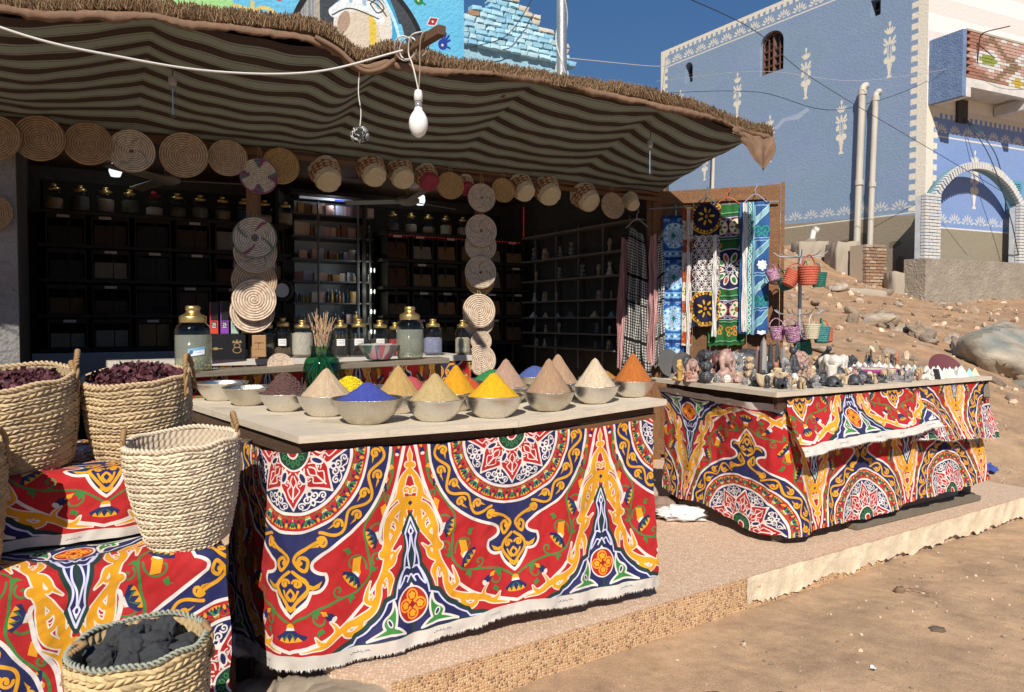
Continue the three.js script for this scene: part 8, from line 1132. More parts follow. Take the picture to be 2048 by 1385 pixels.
    disc(c, 150, 470, 150, '#d7d3de'); disc(c, 150, 470, 143, '#1a1d4a'); for (let k = 0; k < 10; k++) { const a = k * TAU / 10; c.save(); c.translate(150, 470); c.rotate(a); disc(c, 84, 0, 38, '#e8dfcf', 20); disc(c, 84, 0, 26, k % 2 ? '#c4574a' : '#2c7a3c', 12); swirl(c, 40, 0, 26, '#e8e2d6', 4); c.restore(); } for (const [x, y] of [[50, 300], [60, 900], [170, 910], [40, 640]]) { swirl(c, x, y, 50, '#d8802a', 9); swirl(c, x, y + 34, 40, '#e09a3a', 7); } disc(c, 230, 320, 26, '#d7d3de'); disc(c, 230, 320, 20, '#1a1d4a'); disc(c, 230, 900, 30, '#d7d3de'); disc(c, 230, 900, 22, '#1a1d4a'); }),
  teal: canvasTex(256, 1024, (c) => { c.fillStyle = '#2a5c96'; c.fillRect(0, 0, 256, 1024); c.fillStyle = '#3b8a94'; c.fillRect(60, 0, 56, 1024); c.fillStyle = '#1d3f7c'; c.fillRect(46, 0, 10, 1024); c.fillStyle = '#bcd2dc'; c.fillRect(116, 0, 5, 1024); for (let i = 0; i < 26; i++) { c.strokeStyle = '#dce6d2'; c.lineWidth = 6; c.beginPath(); c.ellipse(88, 20 + i * 40, 11, 17, i % 2 ? 0.5 : -0.5, 0, TAU); c.stroke(); } for (let i = 0; i < 4; i++) { const y = 30 + i * 270; c.strokeStyle = '#9cc0d8'; c.lineWidth = 6; c.strokeRect(128, y, 150, 250); fillP(c, [[132, y + 90], [256, y - 10], [256, y + 40], [132, y + 150]], i % 2 ? '#6fa8b8' : '#8fc0c8'); c.strokeStyle = '#dce8ec'; c.lineWidth = 4; c.beginPath(); c.moveTo(132, y + 90); c.lineTo(256, y - 10); c.moveTo(132, y + 150); c.lineTo(256, y + 40); c.stroke(); if (i % 2) star8(c, 196, y + 190, 52, '#e4e8ec', '#1d2f6a', 8); else { swirl(c, 190, y + 190, 70, '#2aa07a', 10); swirl(c, 190, y + 225, 50, '#2aa07a', 8); } } }),
  keffR: canvasTex(256, 512, (c) => { c.fillStyle = '#d9cbc6'; c.fillRect(0, 0, 256, 512); c.fillStyle = '#a8202c'; for (let j = 0; j < 32; j++) for (let i = 0; i < 16; i++) { c.fillRect(i * 16 + (j % 2) * 3, j * 16, 10, 9); c.fillRect(i * 16 + 7, j * 16 + 9, 4, 7); } }),
  keffB: canvasTex(256, 512, (c) => { c.fillStyle = '#d8d5d0'; c.fillRect(0, 0, 256, 512); c.fillStyle = '#141416'; for (let j = 0; j < 24; j++) for (let i = 0; i < 12; i++) { c.fillRect(i * 22, j * 22, 13, 12); c.fillRect(i * 22 + 4, j * 22 + 12, 6, 10); c.fillRect(i * 22 + 13, j * 22 + 3, 9, 5); } c.fillRect(0, 360, 256, 20); c.fillRect(0, 60, 256, 20); }),
};
function hung(label, tex, t0, t1, y0, y1, o, seed, opt = {}) {
  const g = thing(opt.name ?? 'hung_textile', label, opt.cat ?? 'textile', V(0, 0, 0), 0, opt.group), nf = opt.folds ?? 2.2, amp = opt.amp ?? 0.018;
  mesh('cloth', grid((u, v) => { const squeeze = opt.gather ? lerp(opt.gather, 1, Math.pow(v, 0.6)) : 1, t = lerp(t0, t1, 0.5 + (u - 0.5) * squeeze) + 0.008 * n2(v * 3 + seed, u * 2), z = o + amp * (0.3 + 0.7 * v) * Math.sin(u * Math.PI * 2 * nf + seed + (opt.gather ? 1.8 : 0.6) * n2(v * 1.6, seed)) * (opt.gather ? 1.3 : 1) + 0.01 * n2(u * 4 + seed, v * 5), y = lerp(y1, y0, v) + 0.008 * n2(u * 5, seed) * v + (opt.slope ?? 0) * u; const q = DP(t, y, z); return [q.x, q.y, q.z, u * (opt.ru ?? 1), 1 - v * (opt.rv ?? 1)]; }, 44, 60), M(tex ? [0.88, 0.88, 0.88] : [0.62, 0.6, 0.58], 0.9, { map: tex, bumpMap: rep(weave, 14, 50), bumpScale: 0.0008 }), g);
  if (opt.hanger) mesh('hanger', [tube([DP(lerp(t0, t1, 0.1), y1 - 0.01, o), DP(lerp(t0, t1, 0.5), y1 + 0.06, o), DP(lerp(t0, t1, 0.9), y1 - 0.01, o)], 0.005, 20, 6), tube([DP(lerp(t0, t1, 0.5), y1 + 0.06, o), DP(lerp(t0, t1, 0.5), y1 + 0.1, o), DP(lerp(t0, t1, 0.56), y1 + 0.13, o - 0.01), DP(lerp(t0, t1, 0.52), y1 + 0.15, o - 0.02)], 0.004, 16, 6)], M(opt.hanger, 0.5), g);
  return g;
}
hung('blue printed textile with round medallions on the door', TEX.blue, 0.17, 0.365, 0.93, 2.29, 0.06, 1, { hanger: [0.05, 0.1, 0.1] });
hung('narrow rust and cream printed textile on the door', TEX.rust, 0.345, 0.425, 1.17, 2.34, 0.1, 2, { folds: 0.8, amp: 0.008 });
hung('white lining strip hanging left of the navy textile', null, 0.385, 0.41, 1.06, 2.33, 0.125, 3, { folds: 0.5, amp: 0.006 });
hung('navy textile with white arabesques and yellow medallions on the door', TEX.navy, 0.42, 0.655, 1.33, 2.37, 0.095, 4, { hanger: [0.02, 0.12, 0.12] });
hung('white lining strip between the navy and green textiles', null, 0.6, 0.635, 1.25, 2.1, 0.13, 6, { folds: 0.5, amp: 0.006 });
hung('green textile with rosette bands on the door', TEX.green, 0.56, 0.86, 1.165, 2.36, 0.06, 5, { hanger: [0.5, 0.1, 0.03], slope: 0.01 });
hung('teal and blue panelled textile at the door edge', TEX.teal, 0.815, 1.05, 1.27, 2.37, 0.1, 7, { hanger: [0.3, 0.3, 0.4], folds: 1.6 });
hung('white lining strip on the teal textile', null, 0.84, 0.88, 1.29, 2.36, 0.135, 8, { folds: 0.5, amp: 0.006 });
hung('red and white checked scarf hanging leftmost beside the door', TEX.keffR, -0.23, -0.06, 0.96, 2.12, 0.1, 9, { name: 'scarf', cat: 'scarf', gather: 0.35, folds: 2.5, amp: 0.03, ru: 1, rv: 2.4, slope: -0.05 });
hung('black and white checked scarf knotted at the door post', TEX.keffB, -0.16, 0.08, 0.97, 2.2, 0.16, 10, { name: 'scarf', cat: 'scarf', gather: 0.4, folds: 3.3, amp: 0.045, ru: 1.5, rv: 2.2, slope: -0.07, hanger: [0.3, 0.3, 0.3] });
hung('red and white checked scarf right of the black one', TEX.keffR, 0.04, 0.15, 0.97, 2.1, 0.14, 11, { name: 'scarf', cat: 'scarf', gather: 0.45, folds: 2.1, amp: 0.03, ru: 0.9, rv: 2.4, slope: 0.04 });
hung('narrow black and white scarf next to the blue textile', TEX.keffB, 0.12, 0.2, 0.97, 2.12, 0.12, 12, { name: 'scarf', cat: 'scarf', gather: 0.45, folds: 1.9, amp: 0.025, ru: 0.7, rv: 2.2, slope: 0.05 });
// ------------------------------------------------------------------ rack of little baskets
{
  const pr = V(2.3, 0, -6.0), gy = groundY(2.3, -6.0), rk = thing('basket_rack', 'grey metal stand with two tiers of hooks behind the souvenir table', 'rack', pr), gm = M([0.42, 0.42, 0.42], 0.5, { metalness: 0.4 }); mesh('pole', cyl(0.015, 0.015, 1.95 - gy, 12).translate(0, (1.95 + gy) / 2, 0), gm, rk); mesh('base', cyl(0.18, 0.2, 0.03, 24).translate(0, gy + 0.02, 0), gm, rk);
  for (const y of [1.89, 1.43]) for (let k = 0; k < 8; k++) { const a = k * TAU / 8 + y; mesh('hook', tube([V(0, y, 0), V(Math.cos(a) * 0.16, y + 0.01, Math.sin(a) * 0.16), V(Math.cos(a) * 0.2, y + 0.04, Math.sin(a) * 0.2)], 0.004, 10, 5), gm, rk); }
  const geoB = (seed) => { const P = [], ix = [], nt = 48, rows = 8, nv = rows * 5; for (let j = 0; j <= nv; j++) for (let i = 0; i <= nt; i++) { const v = j / nv, th = i / nt * TAU, f = (v * rows) % 1, r = (0.72 + 0.3 * v) * 0.5 + 0.03 * Math.sin(f * Math.PI) + 0.012 * Math.sin(th * 18 + Math.floor(v * rows) * 1.6); P.push(Math.cos(th) * r, v * 0.95, Math.sin(th) * r); } for (let j = 0; j < nv; j++) for (let i = 0; i < nt; i++) { const a = j * (nt + 1) + i; ix.push(a, a + nt + 1, a + 1, a + 1, a + nt + 1, a + nt + 2); } const g = new THREE.BufferGeometry(); g.setAttribute('position', new THREE.Float32BufferAttribute(P, 3)); g.setIndex(ix); g.computeVertexNormals(); return merge([g, cyl(0.37, 0.36, 0.02, 30).translate(0, 0.01, 0)]); };
  const G = geoB(1), H = tube([V(-0.46, 0.85, 0), V(-0.4, 1.2, 0), V(0, 1.5, 0), V(0.4, 1.2, 0), V(0.46, 0.85, 0)], 0.04, 30, 7);
  const tint = (g, c, d, seed) => paint(g.clone(), (x, y, z) => { const k = n3(x * 9 + seed, y * 9, z * 9) > 0.15 ? 1 : 0, f = 0.9 + 0.2 * n3(x * 20, y * 20, z * 20 + seed); return [0, 1, 2].map((i) => lerp(c[i], d[i], k) * f); });
  const K = { coral: [[0.5, 0.1, 0.055], [0.58, 0.14, 0.08]], green: [[0.02, 0.12, 0.09], [0.03, 0.2, 0.15]], teal: [[0.03, 0.16, 0.17], [0.08, 0.3, 0.26]], purple: [[0.3, 0.08, 0.24], [0.6, 0.46, 0.46]], cream: [[0.58, 0.5, 0.34], [0.64, 0.57, 0.42]], red: [[0.55, 0.1, 0.05], [0.6, 0.14, 0.07]] };
  const list = [[-0.13, 1.66, 0.08, 0.13, 'coral', -0.5, 'tilted coral mini basket on the upper tier'], [0.0, 1.66, 0.17, 0.155, 'coral', 0, 'large coral mini basket at the front of the upper tier'], [0.13, 1.65, 0.05, 0.12, 'green', 0.1, 'dark green mini basket on the upper tier right'], [0.08, 1.7, -0.1, 0.11, 'teal', 0, 'teal mini basket at the back of the upper tier'], [-0.18, 1.7, -0.06, 0.1, 'purple', -0.4, 'purple and white mini basket on the upper tier'], [-0.08, 1.63, -0.08, 0.11, 'green', -0.2, 'dark green mini basket low on the upper tier'],
    [-0.19, 1.23, 0.05, 0.115, 'purple', -0.1, 'purple and white mini basket leftmost on the lower tier'], [-0.09, 1.22, 0.12, 0.125, 'purple', -0.25, 'purple and white mini basket second on the lower tier'], [0.03, 1.24, 0.17, 0.125, 'cream', 0, 'cream mini basket at the front of the lower tier'], [0.13, 1.21, 0.12, 0.13, 'teal', 0.15, 'teal mini basket on the lower tier'], [0.21, 1.21, 0.02, 0.12, 'red', 0.25, 'coral mini basket rightmost on the lower tier'], [0.06, 1.2, -0.08, 0.12, 'purple', 0.2, 'purple mini basket at the back of the lower tier'], [0.05, 1.1, 0.02, 0.13, 'green', 0.3, 'dark green mini basket hanging lowest on the rack']];
  list.forEach(([x, y, z, s, k, rz, label], i) => { const t = thing('mini_basket', label, 'basket', pr.clone().add(V(x, y, z)), i * 0.5, 'mini baskets on the rack'); const m = mesh('basket_body', tint(G, ...K[k], i), coilMat, t); m.scale.setScalar(s); const h = mesh('handle', tint(H, ...K[k], i + 5), coilMat, t); h.scale.setScalar(s); t.rotation.z = rz; });
}
// ------------------------------------------------------------------ stone souvenirs
const protoGeo = {};
function sculpt(name, fn, res = 46) {         // fn(x, y, z): distance, figure one unit tall standing on y = 0
  const mc = new MarchingCubes(res, new THREE.MeshBasicMaterial(), false, false, 60000); mc.isolation = 0; const h = res / 2;
  for (let k = 0; k < res; k++) for (let j = 0; j < res; j++) for (let i = 0; i < res; i++) mc.field[i + j * res + k * res * res] = -fn((i - h) / h * 0.62, (j - h) / h * 0.62 + 0.5, (k - h) / h * 0.62);
  mc.update(); const g = new THREE.BufferGeometry(); g.setAttribute('position', new THREE.BufferAttribute(mc.positionArray.slice(0, mc.count * 3), 3)); g.scale(0.62, 0.62, 0.62).translate(0, 0.5, 0); g.computeBoundingBox(); const b = g.boundingBox; g.translate(-(b.min.x + b.max.x) / 2, -b.min.y, -(b.min.z + b.max.z) / 2); const s = 1 / (b.max.y - b.min.y); g.scale(s, s, s); const q = mergeVertices(g, 1e-4); q.computeVertexNormals(); return (protoGeo[name] = q);
}
const sm = (a, b, k = 0.05) => { const h = clamp(0.5 + 0.5 * (b - a) / k, 0, 1); return lerp(b, a, h) - k * h * (1 - h); };
const ell = (x, y, z, cx, cy, cz, a, b, c) => (Math.hypot((x - cx) / a, (y - cy) / b, (z - cz) / c) - 1) * Math.min(a, b, c);
const cap = (x, y, z, ax, ay, az, bx_, by, bz, r0, r1) => { const dx = bx_ - ax, dy = by - ay, dz = bz - az, t = clamp(((x - ax) * dx + (y - ay) * dy + (z - az) * dz) / (dx * dx + dy * dy + dz * dz), 0, 1); return Math.hypot(x - ax - t * dx, y - ay - t * dy, z - az - t * dz) - lerp(r0, r1, t); };
const sb = (x, y, z, cx, cy, cz, a, b, c, r = 0.02) => { const q = [Math.abs(x - cx) - a + r, Math.abs(y - cy) - b + r, Math.abs(z - cz) - c + r]; return Math.hypot(...q.map((v) => Math.max(0, v))) + Math.min(0, Math.max(...q)) - r; };
sculpt('cat', (x, y, z) => { const m = Math.abs(x); let d = cap(x, y, z, 0, 0.22, -0.04, 0, 0.55, 0.04, 0.19, 0.11); d = sm(d, ell(x, y, z, 0, 0.76, 0.1, 0.125, 0.12, 0.14)); d = sm(d, cap(m, y, z, 0.08, 0.84, 0.07, 0.1, 0.98, 0.06, 0.045, 0.012), 0.03); d = sm(d, cap(m, y, z, 0.07, 0.06, 0.2, 0.06, 0.45, 0.12, 0.055, 0.06), 0.03); d = sm(d, ell(m, y, z, 0.15, 0.14, 0.02, 0.09, 0.13, 0.17), 0.04); return sm(d, sb(x, y, z, 0, 0.03, 0.03, 0.2, 0.03, 0.26), 0.02); });
sculpt('bust', (x, y, z) => { const m = Math.abs(x); let d = ell(x, y, z, 0, 0.68, 0.06, 0.16, 0.21, 0.17); d = sm(d, ell(x, y, z, 0, 0.72, -0.04, 0.24, 0.26, 0.17), 0.03); d = sm(d, cap(m, y, z, 0.2, 0.66, 0.0, 0.2, 0.38, 0.06, 0.09, 0.07), 0.03); d = sm(d, ell(x, y, z, 0, 0.2, 0, 0.33, 0.22, 0.2), 0.06); d = sm(d, cap(x, y, z, 0, 0.48, 0.17, 0, 0.36, 0.19, 0.035, 0.045), 0.02); d = sm(d, cap(x, y, z, 0, 0.7, 0.22, 0, 0.64, 0.25, 0.02, 0.03), 0.02); d = Math.max(d, -ell(m, y, z, 0.07, 0.73, 0.24, 0.035, 0.02, 0.04)); d = sm(d, cap(x, y, z, 0, 0.92, 0.12, 0, 0.98, 0.16, 0.03, 0.02), 0.02); return sm(d, sb(x, y, z, 0, 0.04, 0, 0.3, 0.05, 0.2), 0.03); });
sculpt('stand', (x, y, z) => { const m = Math.abs(x); let d = cap(x, y, z, 0, 0.12, 0, 0, 0.68, 0, 0.11, 0.14); d = sm(d, ell(x, y, z, 0, 0.85, 0.01, 0.095, 0.12, 0.1), 0.04); d = sm(d, cap(m, y, z, 0.14, 0.66, 0, 0.05, 0.48, 0.12, 0.05, 0.045), 0.03); d = sm(d, cap(m, y, z, 0.09, 0.88, -0.02, 0.11, 0.68, 0, 0.05, 0.04), 0.03); return sm(d, sb(x, y, z, 0, 0.04, 0.02, 0.17, 0.04, 0.16), 0.02); });
sculpt('totem', (x, y, z) => { let d = 9; for (const [c, r] of [[0.16, 0.19], [0.47, 0.175], [0.78, 0.15]]) { const m = Math.abs(x); d = sm(d, ell(x, y, z, 0, c, 0, r, r * 1.0, r), 0.04); d = sm(d, ell(m, y, z, r * 0.9, c + 0.05, 0, 0.06, 0.07, 0.05), 0.02); d = sm(d, cap(x, y, z, 0, c + 0.02, r * 0.95, 0, c - 0.05, r * 1.05, 0.03, 0.045), 0.02); d = Math.max(d, -ell(m, y, z, r * 0.4, c + 0.05, r * 0.98, 0.04, 0.035, 0.05)); } return d; });
sculpt('camel', (x, y, z) => { const m = Math.abs(z); let d = ell(x, y, z, 0, 0.5, 0, 0.3, 0.17, 0.15); d = sm(d, ell(x, y, z, -0.02, 0.68, 0, 0.13, 0.16, 0.11), 0.06); d = sm(d, cap(x, y, z, 0.24, 0.5, 0, 0.4, 0.62, 0, 0.09, 0.06), 0.04); d = sm(d, cap(x, y, z, 0.4, 0.62, 0, 0.42, 0.88, 0, 0.06, 0.055), 0.04); d = sm(d, cap(x, y, z, 0.4, 0.9, 0, 0.54, 0.86, 0, 0.06, 0.04), 0.03); for (const q of [-0.2, 0.2]) d = sm(d, cap(x, y, m, q, 0.42, 0.09, q, 0.02, 0.09, 0.07, 0.045), 0.03); return d; });
sculpt('lying', (x, y, z) => { const m = Math.abs(z); let d = ell(x, y, z, -0.05, 0.3, 0, 0.42, 0.26, 0.2); d = sm(d, ell(x, y, z, 0.4, 0.58, 0, 0.15, 0.17, 0.14), 0.06); d = sm(d, cap(x, y, m, 0.2, 0.1, 0.14, 0.52, 0.08, 0.12, 0.08, 0.06), 0.03); d = sm(d, cap(x, y, m, 0.4, 0.74, 0.1, 0.36, 0.9, 0.12, 0.05, 0.02), 0.02); return sm(d, ell(x, y, m, -0.3, 0.18, 0.14, 0.16, 0.16, 0.1), 0.04); });
sculpt('sphinx', (x, y, z) => { const m = Math.abs(z); let d = sb(x, y, z, 0, 0.06, 0, 0.56, 0.06, 0.24); d = sm(d, ell(x, y, z, -0.12, 0.3, 0, 0.4, 0.22, 0.2), 0.04); d = sm(d, ell(x, y, z, 0.26, 0.66, 0, 0.18, 0.24, 0.19), 0.05); d = sm(d, cap(x, y, m, 0.2, 0.62, 0.17, 0.22, 0.36, 0.19, 0.08, 0.06), 0.03); return sm(d, cap(x, y, m, 0.2, 0.17, 0.13, 0.52, 0.15, 0.13, 0.08, 0.06), 0.03); });
sculpt('turtle', (x, y, z) => { const m = Math.abs(z); let d = Math.max(ell(x, y, z, 0, 0.12, 0, 0.5, 0.55, 0.42), -(y - 0.1)); d = sm(d, ell(x, y, z, 0.5, 0.24, 0, 0.12, 0.1, 0.1), 0.05); return sm(d, ell(Math.abs(x), y, m, 0.34, 0.1, 0.36, 0.12, 0.1, 0.1), 0.04); });
sculpt('scribe', (x, y, z) => { const m = Math.abs(x); let d = sb(x, y, z, 0, 0.07, 0.02, 0.42, 0.07, 0.3); d = sm(d, ell(x, y, z, 0, 0.24, 0.05, 0.38, 0.14, 0.28), 0.05); d = sm(d, cap(x, y, z, 0, 0.3, -0.05, 0, 0.6, -0.04, 0.19, 0.16), 0.05); d = sm(d, ell(x, y, z, 0, 0.84, 0, 0.14, 0.15, 0.14), 0.04); d = sm(d, cap(m, y, z, 0.12, 0.9, -0.04, 0.17, 0.68, -0.03, 0.07, 0.06), 0.03); return sm(d, cap(m, y, z, 0.2, 0.58, 0, 0.16, 0.34, 0.18, 0.06, 0.055), 0.03); });
sculpt('elephant', (x, y, z) => { const m = Math.abs(z); let d = ell(x, y, z, -0.06, 0.58, 0, 0.34, 0.26, 0.24); d = sm(d, ell(x, y, z, 0.32, 0.68, 0, 0.18, 0.2, 0.17), 0.05); d = sm(d, cap(x, y, z, 0.44, 0.6, 0, 0.5, 0.26, 0, 0.08, 0.05), 0.04); d = sm(d, ell(x, y, m, 0.24, 0.68, 0.2, 0.1, 0.16, 0.04), 0.02); for (const q of [-0.22, 0.16]) d = sm(d, cap(x, y, m, q, 0.45, 0.13, q, 0.05, 0.13, 0.1, 0.085), 0.04); return d; });
sculpt('ramhead', (x, y, z) => { const m = Math.abs(z); let d = cap(x, y, z, -0.3, 0.42, 0, 0.42, 0.3, 0, 0.34, 0.2); const t = Math.hypot(Math.hypot(x + 0.2, y - 0.5) - 0.26, m - 0.32) - 0.11; d = sm(d, t, 0.04); return Math.max(d, -ell(x, y, m, 0.1, 0.58, 0.2, 0.08, 0.06, 0.05)); });
sculpt('stretch', (x, y, z) => { const m = Math.abs(z); let d = cap(x, y, z, -0.26, 0.22, 0, 0.0, 0.5, 0, 0.12, 0.1); d = sm(d, cap(x, y, z, 0.0, 0.5, 0, 0.3, 0.76, 0, 0.1, 0.075), 0.05); d = sm(d, ell(x, y, z, 0.38, 0.84, 0, 0.1, 0.085, 0.085), 0.04); d = sm(d, cap(x, y, m, 0.36, 0.88, 0.05, 0.34, 0.98, 0.07, 0.03, 0.01), 0.02); d = sm(d, cap(x, y, m, -0.24, 0.2, 0.07, -0.2, 0.03, 0.08, 0.06, 0.045), 0.03); d = sm(d, cap(x, y, z, -0.3, 0.16, 0, -0.5, 0.05, 0, 0.05, 0.03), 0.03); return sm(d, sb(x, y, z, -0.18, 0.02, 0, 0.3, 0.03, 0.16), 0.02); });
sculpt('lump', (x, y, z) => Math.max(ell(x, y, z, 0, 0.42, 0, 0.46, 0.55, 0.4) + 0.06 * n3(x * 4, y * 4, z * 4) + 0.025 * n3(x * 10, y * 10, z * 10), -y + 0.01));
sculpt('cluster', (x, y, z) => { let d = ell(x, y, z, 0, 0.16, 0, 0.4, 0.17, 0.24); [[-0.26, 0.05, 0.55], [-0.08, -0.06, 0.98], [0.12, 0.08, 0.72], [0.28, -0.02, 0.5], [-0.16, 0.12, 0.66], [0.04, -0.14, 0.8]].forEach(([a, c, h], i) => { d = sm(d, cap(x, y, z, a, 0.1, c, a + 0.04 * Math.sin(i * 2), h, c, 0.11, 0.02), 0.04); d = sm(d, cap(x, y, z, a, h * 0.82, c, a + 0.09, h * 0.8, c, 0.035, 0.01), 0.02); }); return d; });
protoGeo.obelisk = (() => { const g = merge([new THREE.CylinderGeometry(0.066, 0.1, 0.82, 4).rotateY(Math.PI / 4).translate(0, 0.45, 0), new THREE.ConeGeometry(0.066, 0.14, 4).rotateY(Math.PI / 4).translate(0, 0.93, 0), bx(0.2, 0.05, 0.2, 0, 0.025, 0)]); return toCreasedNormals(g, 0.4); })();
protoGeo.pyr = toCreasedNormals(new THREE.ConeGeometry(0.78, 1, 4).rotateY(Math.PI / 4).translate(0, 0.5, 0).toNonIndexed(), 0.3);
protoGeo.block = bx(0.5, 1, 0.2, 0, 0.5, 0, 0.03).rotateX(-0.4).translate(0, 0.03, 0);
protoGeo.cup = lathe([[0, 0.02], [0.28, 0], [0.34, 0.1], [0.4, 0.9], [0.44, 1], [0.38, 1], [0.33, 0.9], [0.27, 0.12], [0, 0.1]], 32);
protoGeo.boat = (() => { const g = lathe([[0, 0], [0.5, 0.02], [0.8, 0.35], [1, 0.95], [1.0, 1], [0.92, 0.95], [0.7, 0.4], [0.4, 0.12], [0, 0.1]], 40); return warp(g, (x, y, z) => [x * 1.05, y + 0.25 * x * x, z * 0.5]); })();
const STONE = { pink: [[0.42, 0.27, 0.22], [0.3, 0.18, 0.15]], terra: [[0.42, 0.18, 0.1], [0.3, 0.13, 0.08]], ochre: [[0.5, 0.31, 0.1], [0.4, 0.22, 0.06]], maroon: [[0.15, 0.055, 0.05], [0.09, 0.035, 0.035]], black: [[0.035, 0.037, 0.042], [0.06, 0.062, 0.07]], tan: [[0.46, 0.34, 0.21], [0.34, 0.23, 0.14]], grey: [[0.16, 0.16, 0.165], [0.3, 0.28, 0.26]], zebra: [[0.05, 0.05, 0.05], [0.6, 0.58, 0.54]], cream: [[0.62, 0.5, 0.33], [0.52, 0.4, 0.25]], amber: [[0.48, 0.24, 0.05], [0.34, 0.15, 0.03]], white: [[0.7, 0.66, 0.6], [0.58, 0.52, 0.44]], green: [[0.03, 0.33, 0.17], [0.25, 0.55, 0.4]], turq: [[0.2, 0.42, 0.44], [0.3, 0.5, 0.5]] };
const stoneMat = M([1, 1, 1], 0.5, { vertexColors: true }), figGeo = {};
function stoneGeo(k, c) { const key = k + c; if (!figGeo[key]) { const [a, b] = STONE[c], f = c === 'zebra' ? 9 : 5, s = c.length * 3; figGeo[key] = paint(protoGeo[k].clone(), (x, y, z) => { const v = c === 'zebra' ? (Math.sin((y + 0.25 * n3(x * 4, y * 3, z * 4)) * 40) > 0 ? 1 : 0) : smooth(n3(x * f + s, y * f, z * f) + 0.5 * n3(x * f * 3, y * f * 3, z * f * 3), -0.2, 0.5); return [0, 1, 2].map((i) => lerp(a[i], b[i], v)); }); } return figGeo[key]; }
FIGURES.forEach(([x, z, h, k, c, label], i) => { const m = mesh('stone_' + ({ cat: 'cat', bust: 'bust', camel: 'camel', obelisk: 'obelisk', pyr: 'pyramid', cup: 'cup', boat: 'dish', turtle: 'tortoise', elephant: 'elephant' }[k] ?? 'figurine'), stoneGeo(k, c), stoneMat); m.position.set(x, 1.0005, z); m.scale.setScalar(h * (k === 'boat' ? 0.9 : 1)); m.rotation.y = k === 'boat' ? 0.4 : ['bust', 'cat', 'stand', 'totem', 'scribe'].includes(k) ? -0.1 + 0.9 * Math.sin(i * 4.1) * 0.6 : -0.3 + 2.4 * Math.sin(i * 5.3); tag(m, label, 'figurine', 'souvenirs on the corner table'); });
CROWD.forEach(([x, z, h, k, c, label], i) => { const m = mesh('stone_figurine', stoneGeo(k, c), stoneMat); m.position.set(x, 1.0005, z); m.scale.setScalar(h); m.rotation.y = i * 1.7; tag(m, label, 'figurine', 'small souvenirs in the crowd'); });
PYRAMIDS.forEach(([x, z, h, c, turn], i) => { const k = ['white', 'white', 'cream', 'grey', 'turq', 'white'][c], m = mesh('stone_pyramid', stoneGeo('pyr', k), stoneMat); m.position.set(x, 1.0005, z); m.scale.set(h * 0.95, h, h * 0.95); m.rotation.y = turn; tag(m, 'small ' + { white: 'white', cream: 'cream', grey: 'grey', turq: 'turquoise' }[k] + ' stone pyramid in the rows at the right end of the table', 'pyramid', k + ' pyramids at the right end'); });
{
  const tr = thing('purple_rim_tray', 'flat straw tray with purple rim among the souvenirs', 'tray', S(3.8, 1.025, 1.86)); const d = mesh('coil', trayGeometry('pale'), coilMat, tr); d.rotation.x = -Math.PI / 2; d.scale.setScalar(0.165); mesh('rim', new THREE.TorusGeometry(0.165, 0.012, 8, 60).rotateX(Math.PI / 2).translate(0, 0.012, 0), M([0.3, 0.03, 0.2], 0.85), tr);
  for (const [a, b, y, tx, label] of [[2.4, 1.3, 1.1, 0.25, 'round grey stone plate leaning at the back corner'], [2.47, 1.36, 1.08, 0.2, 'darker round stone plate in front of the grey one']]) { const m = mesh('stone_plate', lathe([[0, 0.0], [0.6, 0.01], [0.9, 0.06], [1, 0.14], [0.98, 0.16], [0.85, 0.1], [0, 0.05]], 40), M([0.12, 0.115, 0.11], 0.5)); m.position.copy(S(a, y, b)); m.scale.setScalar(0.095); m.rotation.set(Math.PI / 2 - tx, 0, -0.5); tag(m, label, 'plate'); }
  const cl = []; for (let k = 0; k < 5; k++) { const p = []; for (let i = 0; i < 30; i++) { const t = i / 29 * TAU; p.push(V(Math.cos(t) * (0.075 - k * 0.012), 0.012 + k * 0.004, Math.sin(t) * (0.05 - k * 0.008))); } cl.push(new THREE.TubeGeometry(new THREE.CatmullRomCurve3(p, true), 60, 0.008, 6, true)); } const co = mesh('straw_coaster', cl, M([0.52, 0.38, 0.22], 0.85)); co.position.copy(S(2.36, 1.001, 1.5)); tag(co, 'coiled straw ring lying at the left end of the souvenir table', 'coaster');
  const rs = rng(88), st = [['stand', 'cream'], ['cat', 'cream'], ['stand', 'tan'], ['cat', 'white'], ['bust', 'tan'], ['totem', 'grey']], ys = [1.1, 1.25, 1.41, 1.58, 1.8, 2.02], words = ['lowest', 'second lowest', 'third lowest', 'middle', 'second highest', 'highest'];
  ys.forEach((y, j) => { for (let i = 0; i < 8; i++) { const b = -1.85 + i * 0.22 + 0.08 * rs(), [k, c] = j === 2 ? ['pyr', ['white', 'cream', 'turq', 'grey'][i % 4]] : st[Math.floor(rs() * 6)], h = (j === 2 ? 0.06 : j > 3 ? 0.13 : 0.09) * (0.8 + 0.4 * rs()); if (rs() < 0.2) continue; const m = mesh(j === 2 ? 'stone_pyramid' : 'stone_figurine', stoneGeo(k, c), stoneMat); m.position.copy(S(3.34, y + 0.0075, b)); m.scale.setScalar(h); m.rotation.y = -0.8 + rs(); tag(m, (j === 2 ? 'little pyramid' : 'pale little figurine') + ', ' + NTH[i] + ' from the back, on the ' + words[j] + ' side wall shelf', 'figurine', 'figurines on the ' + words[j] + ' side wall shelf'); } });
}
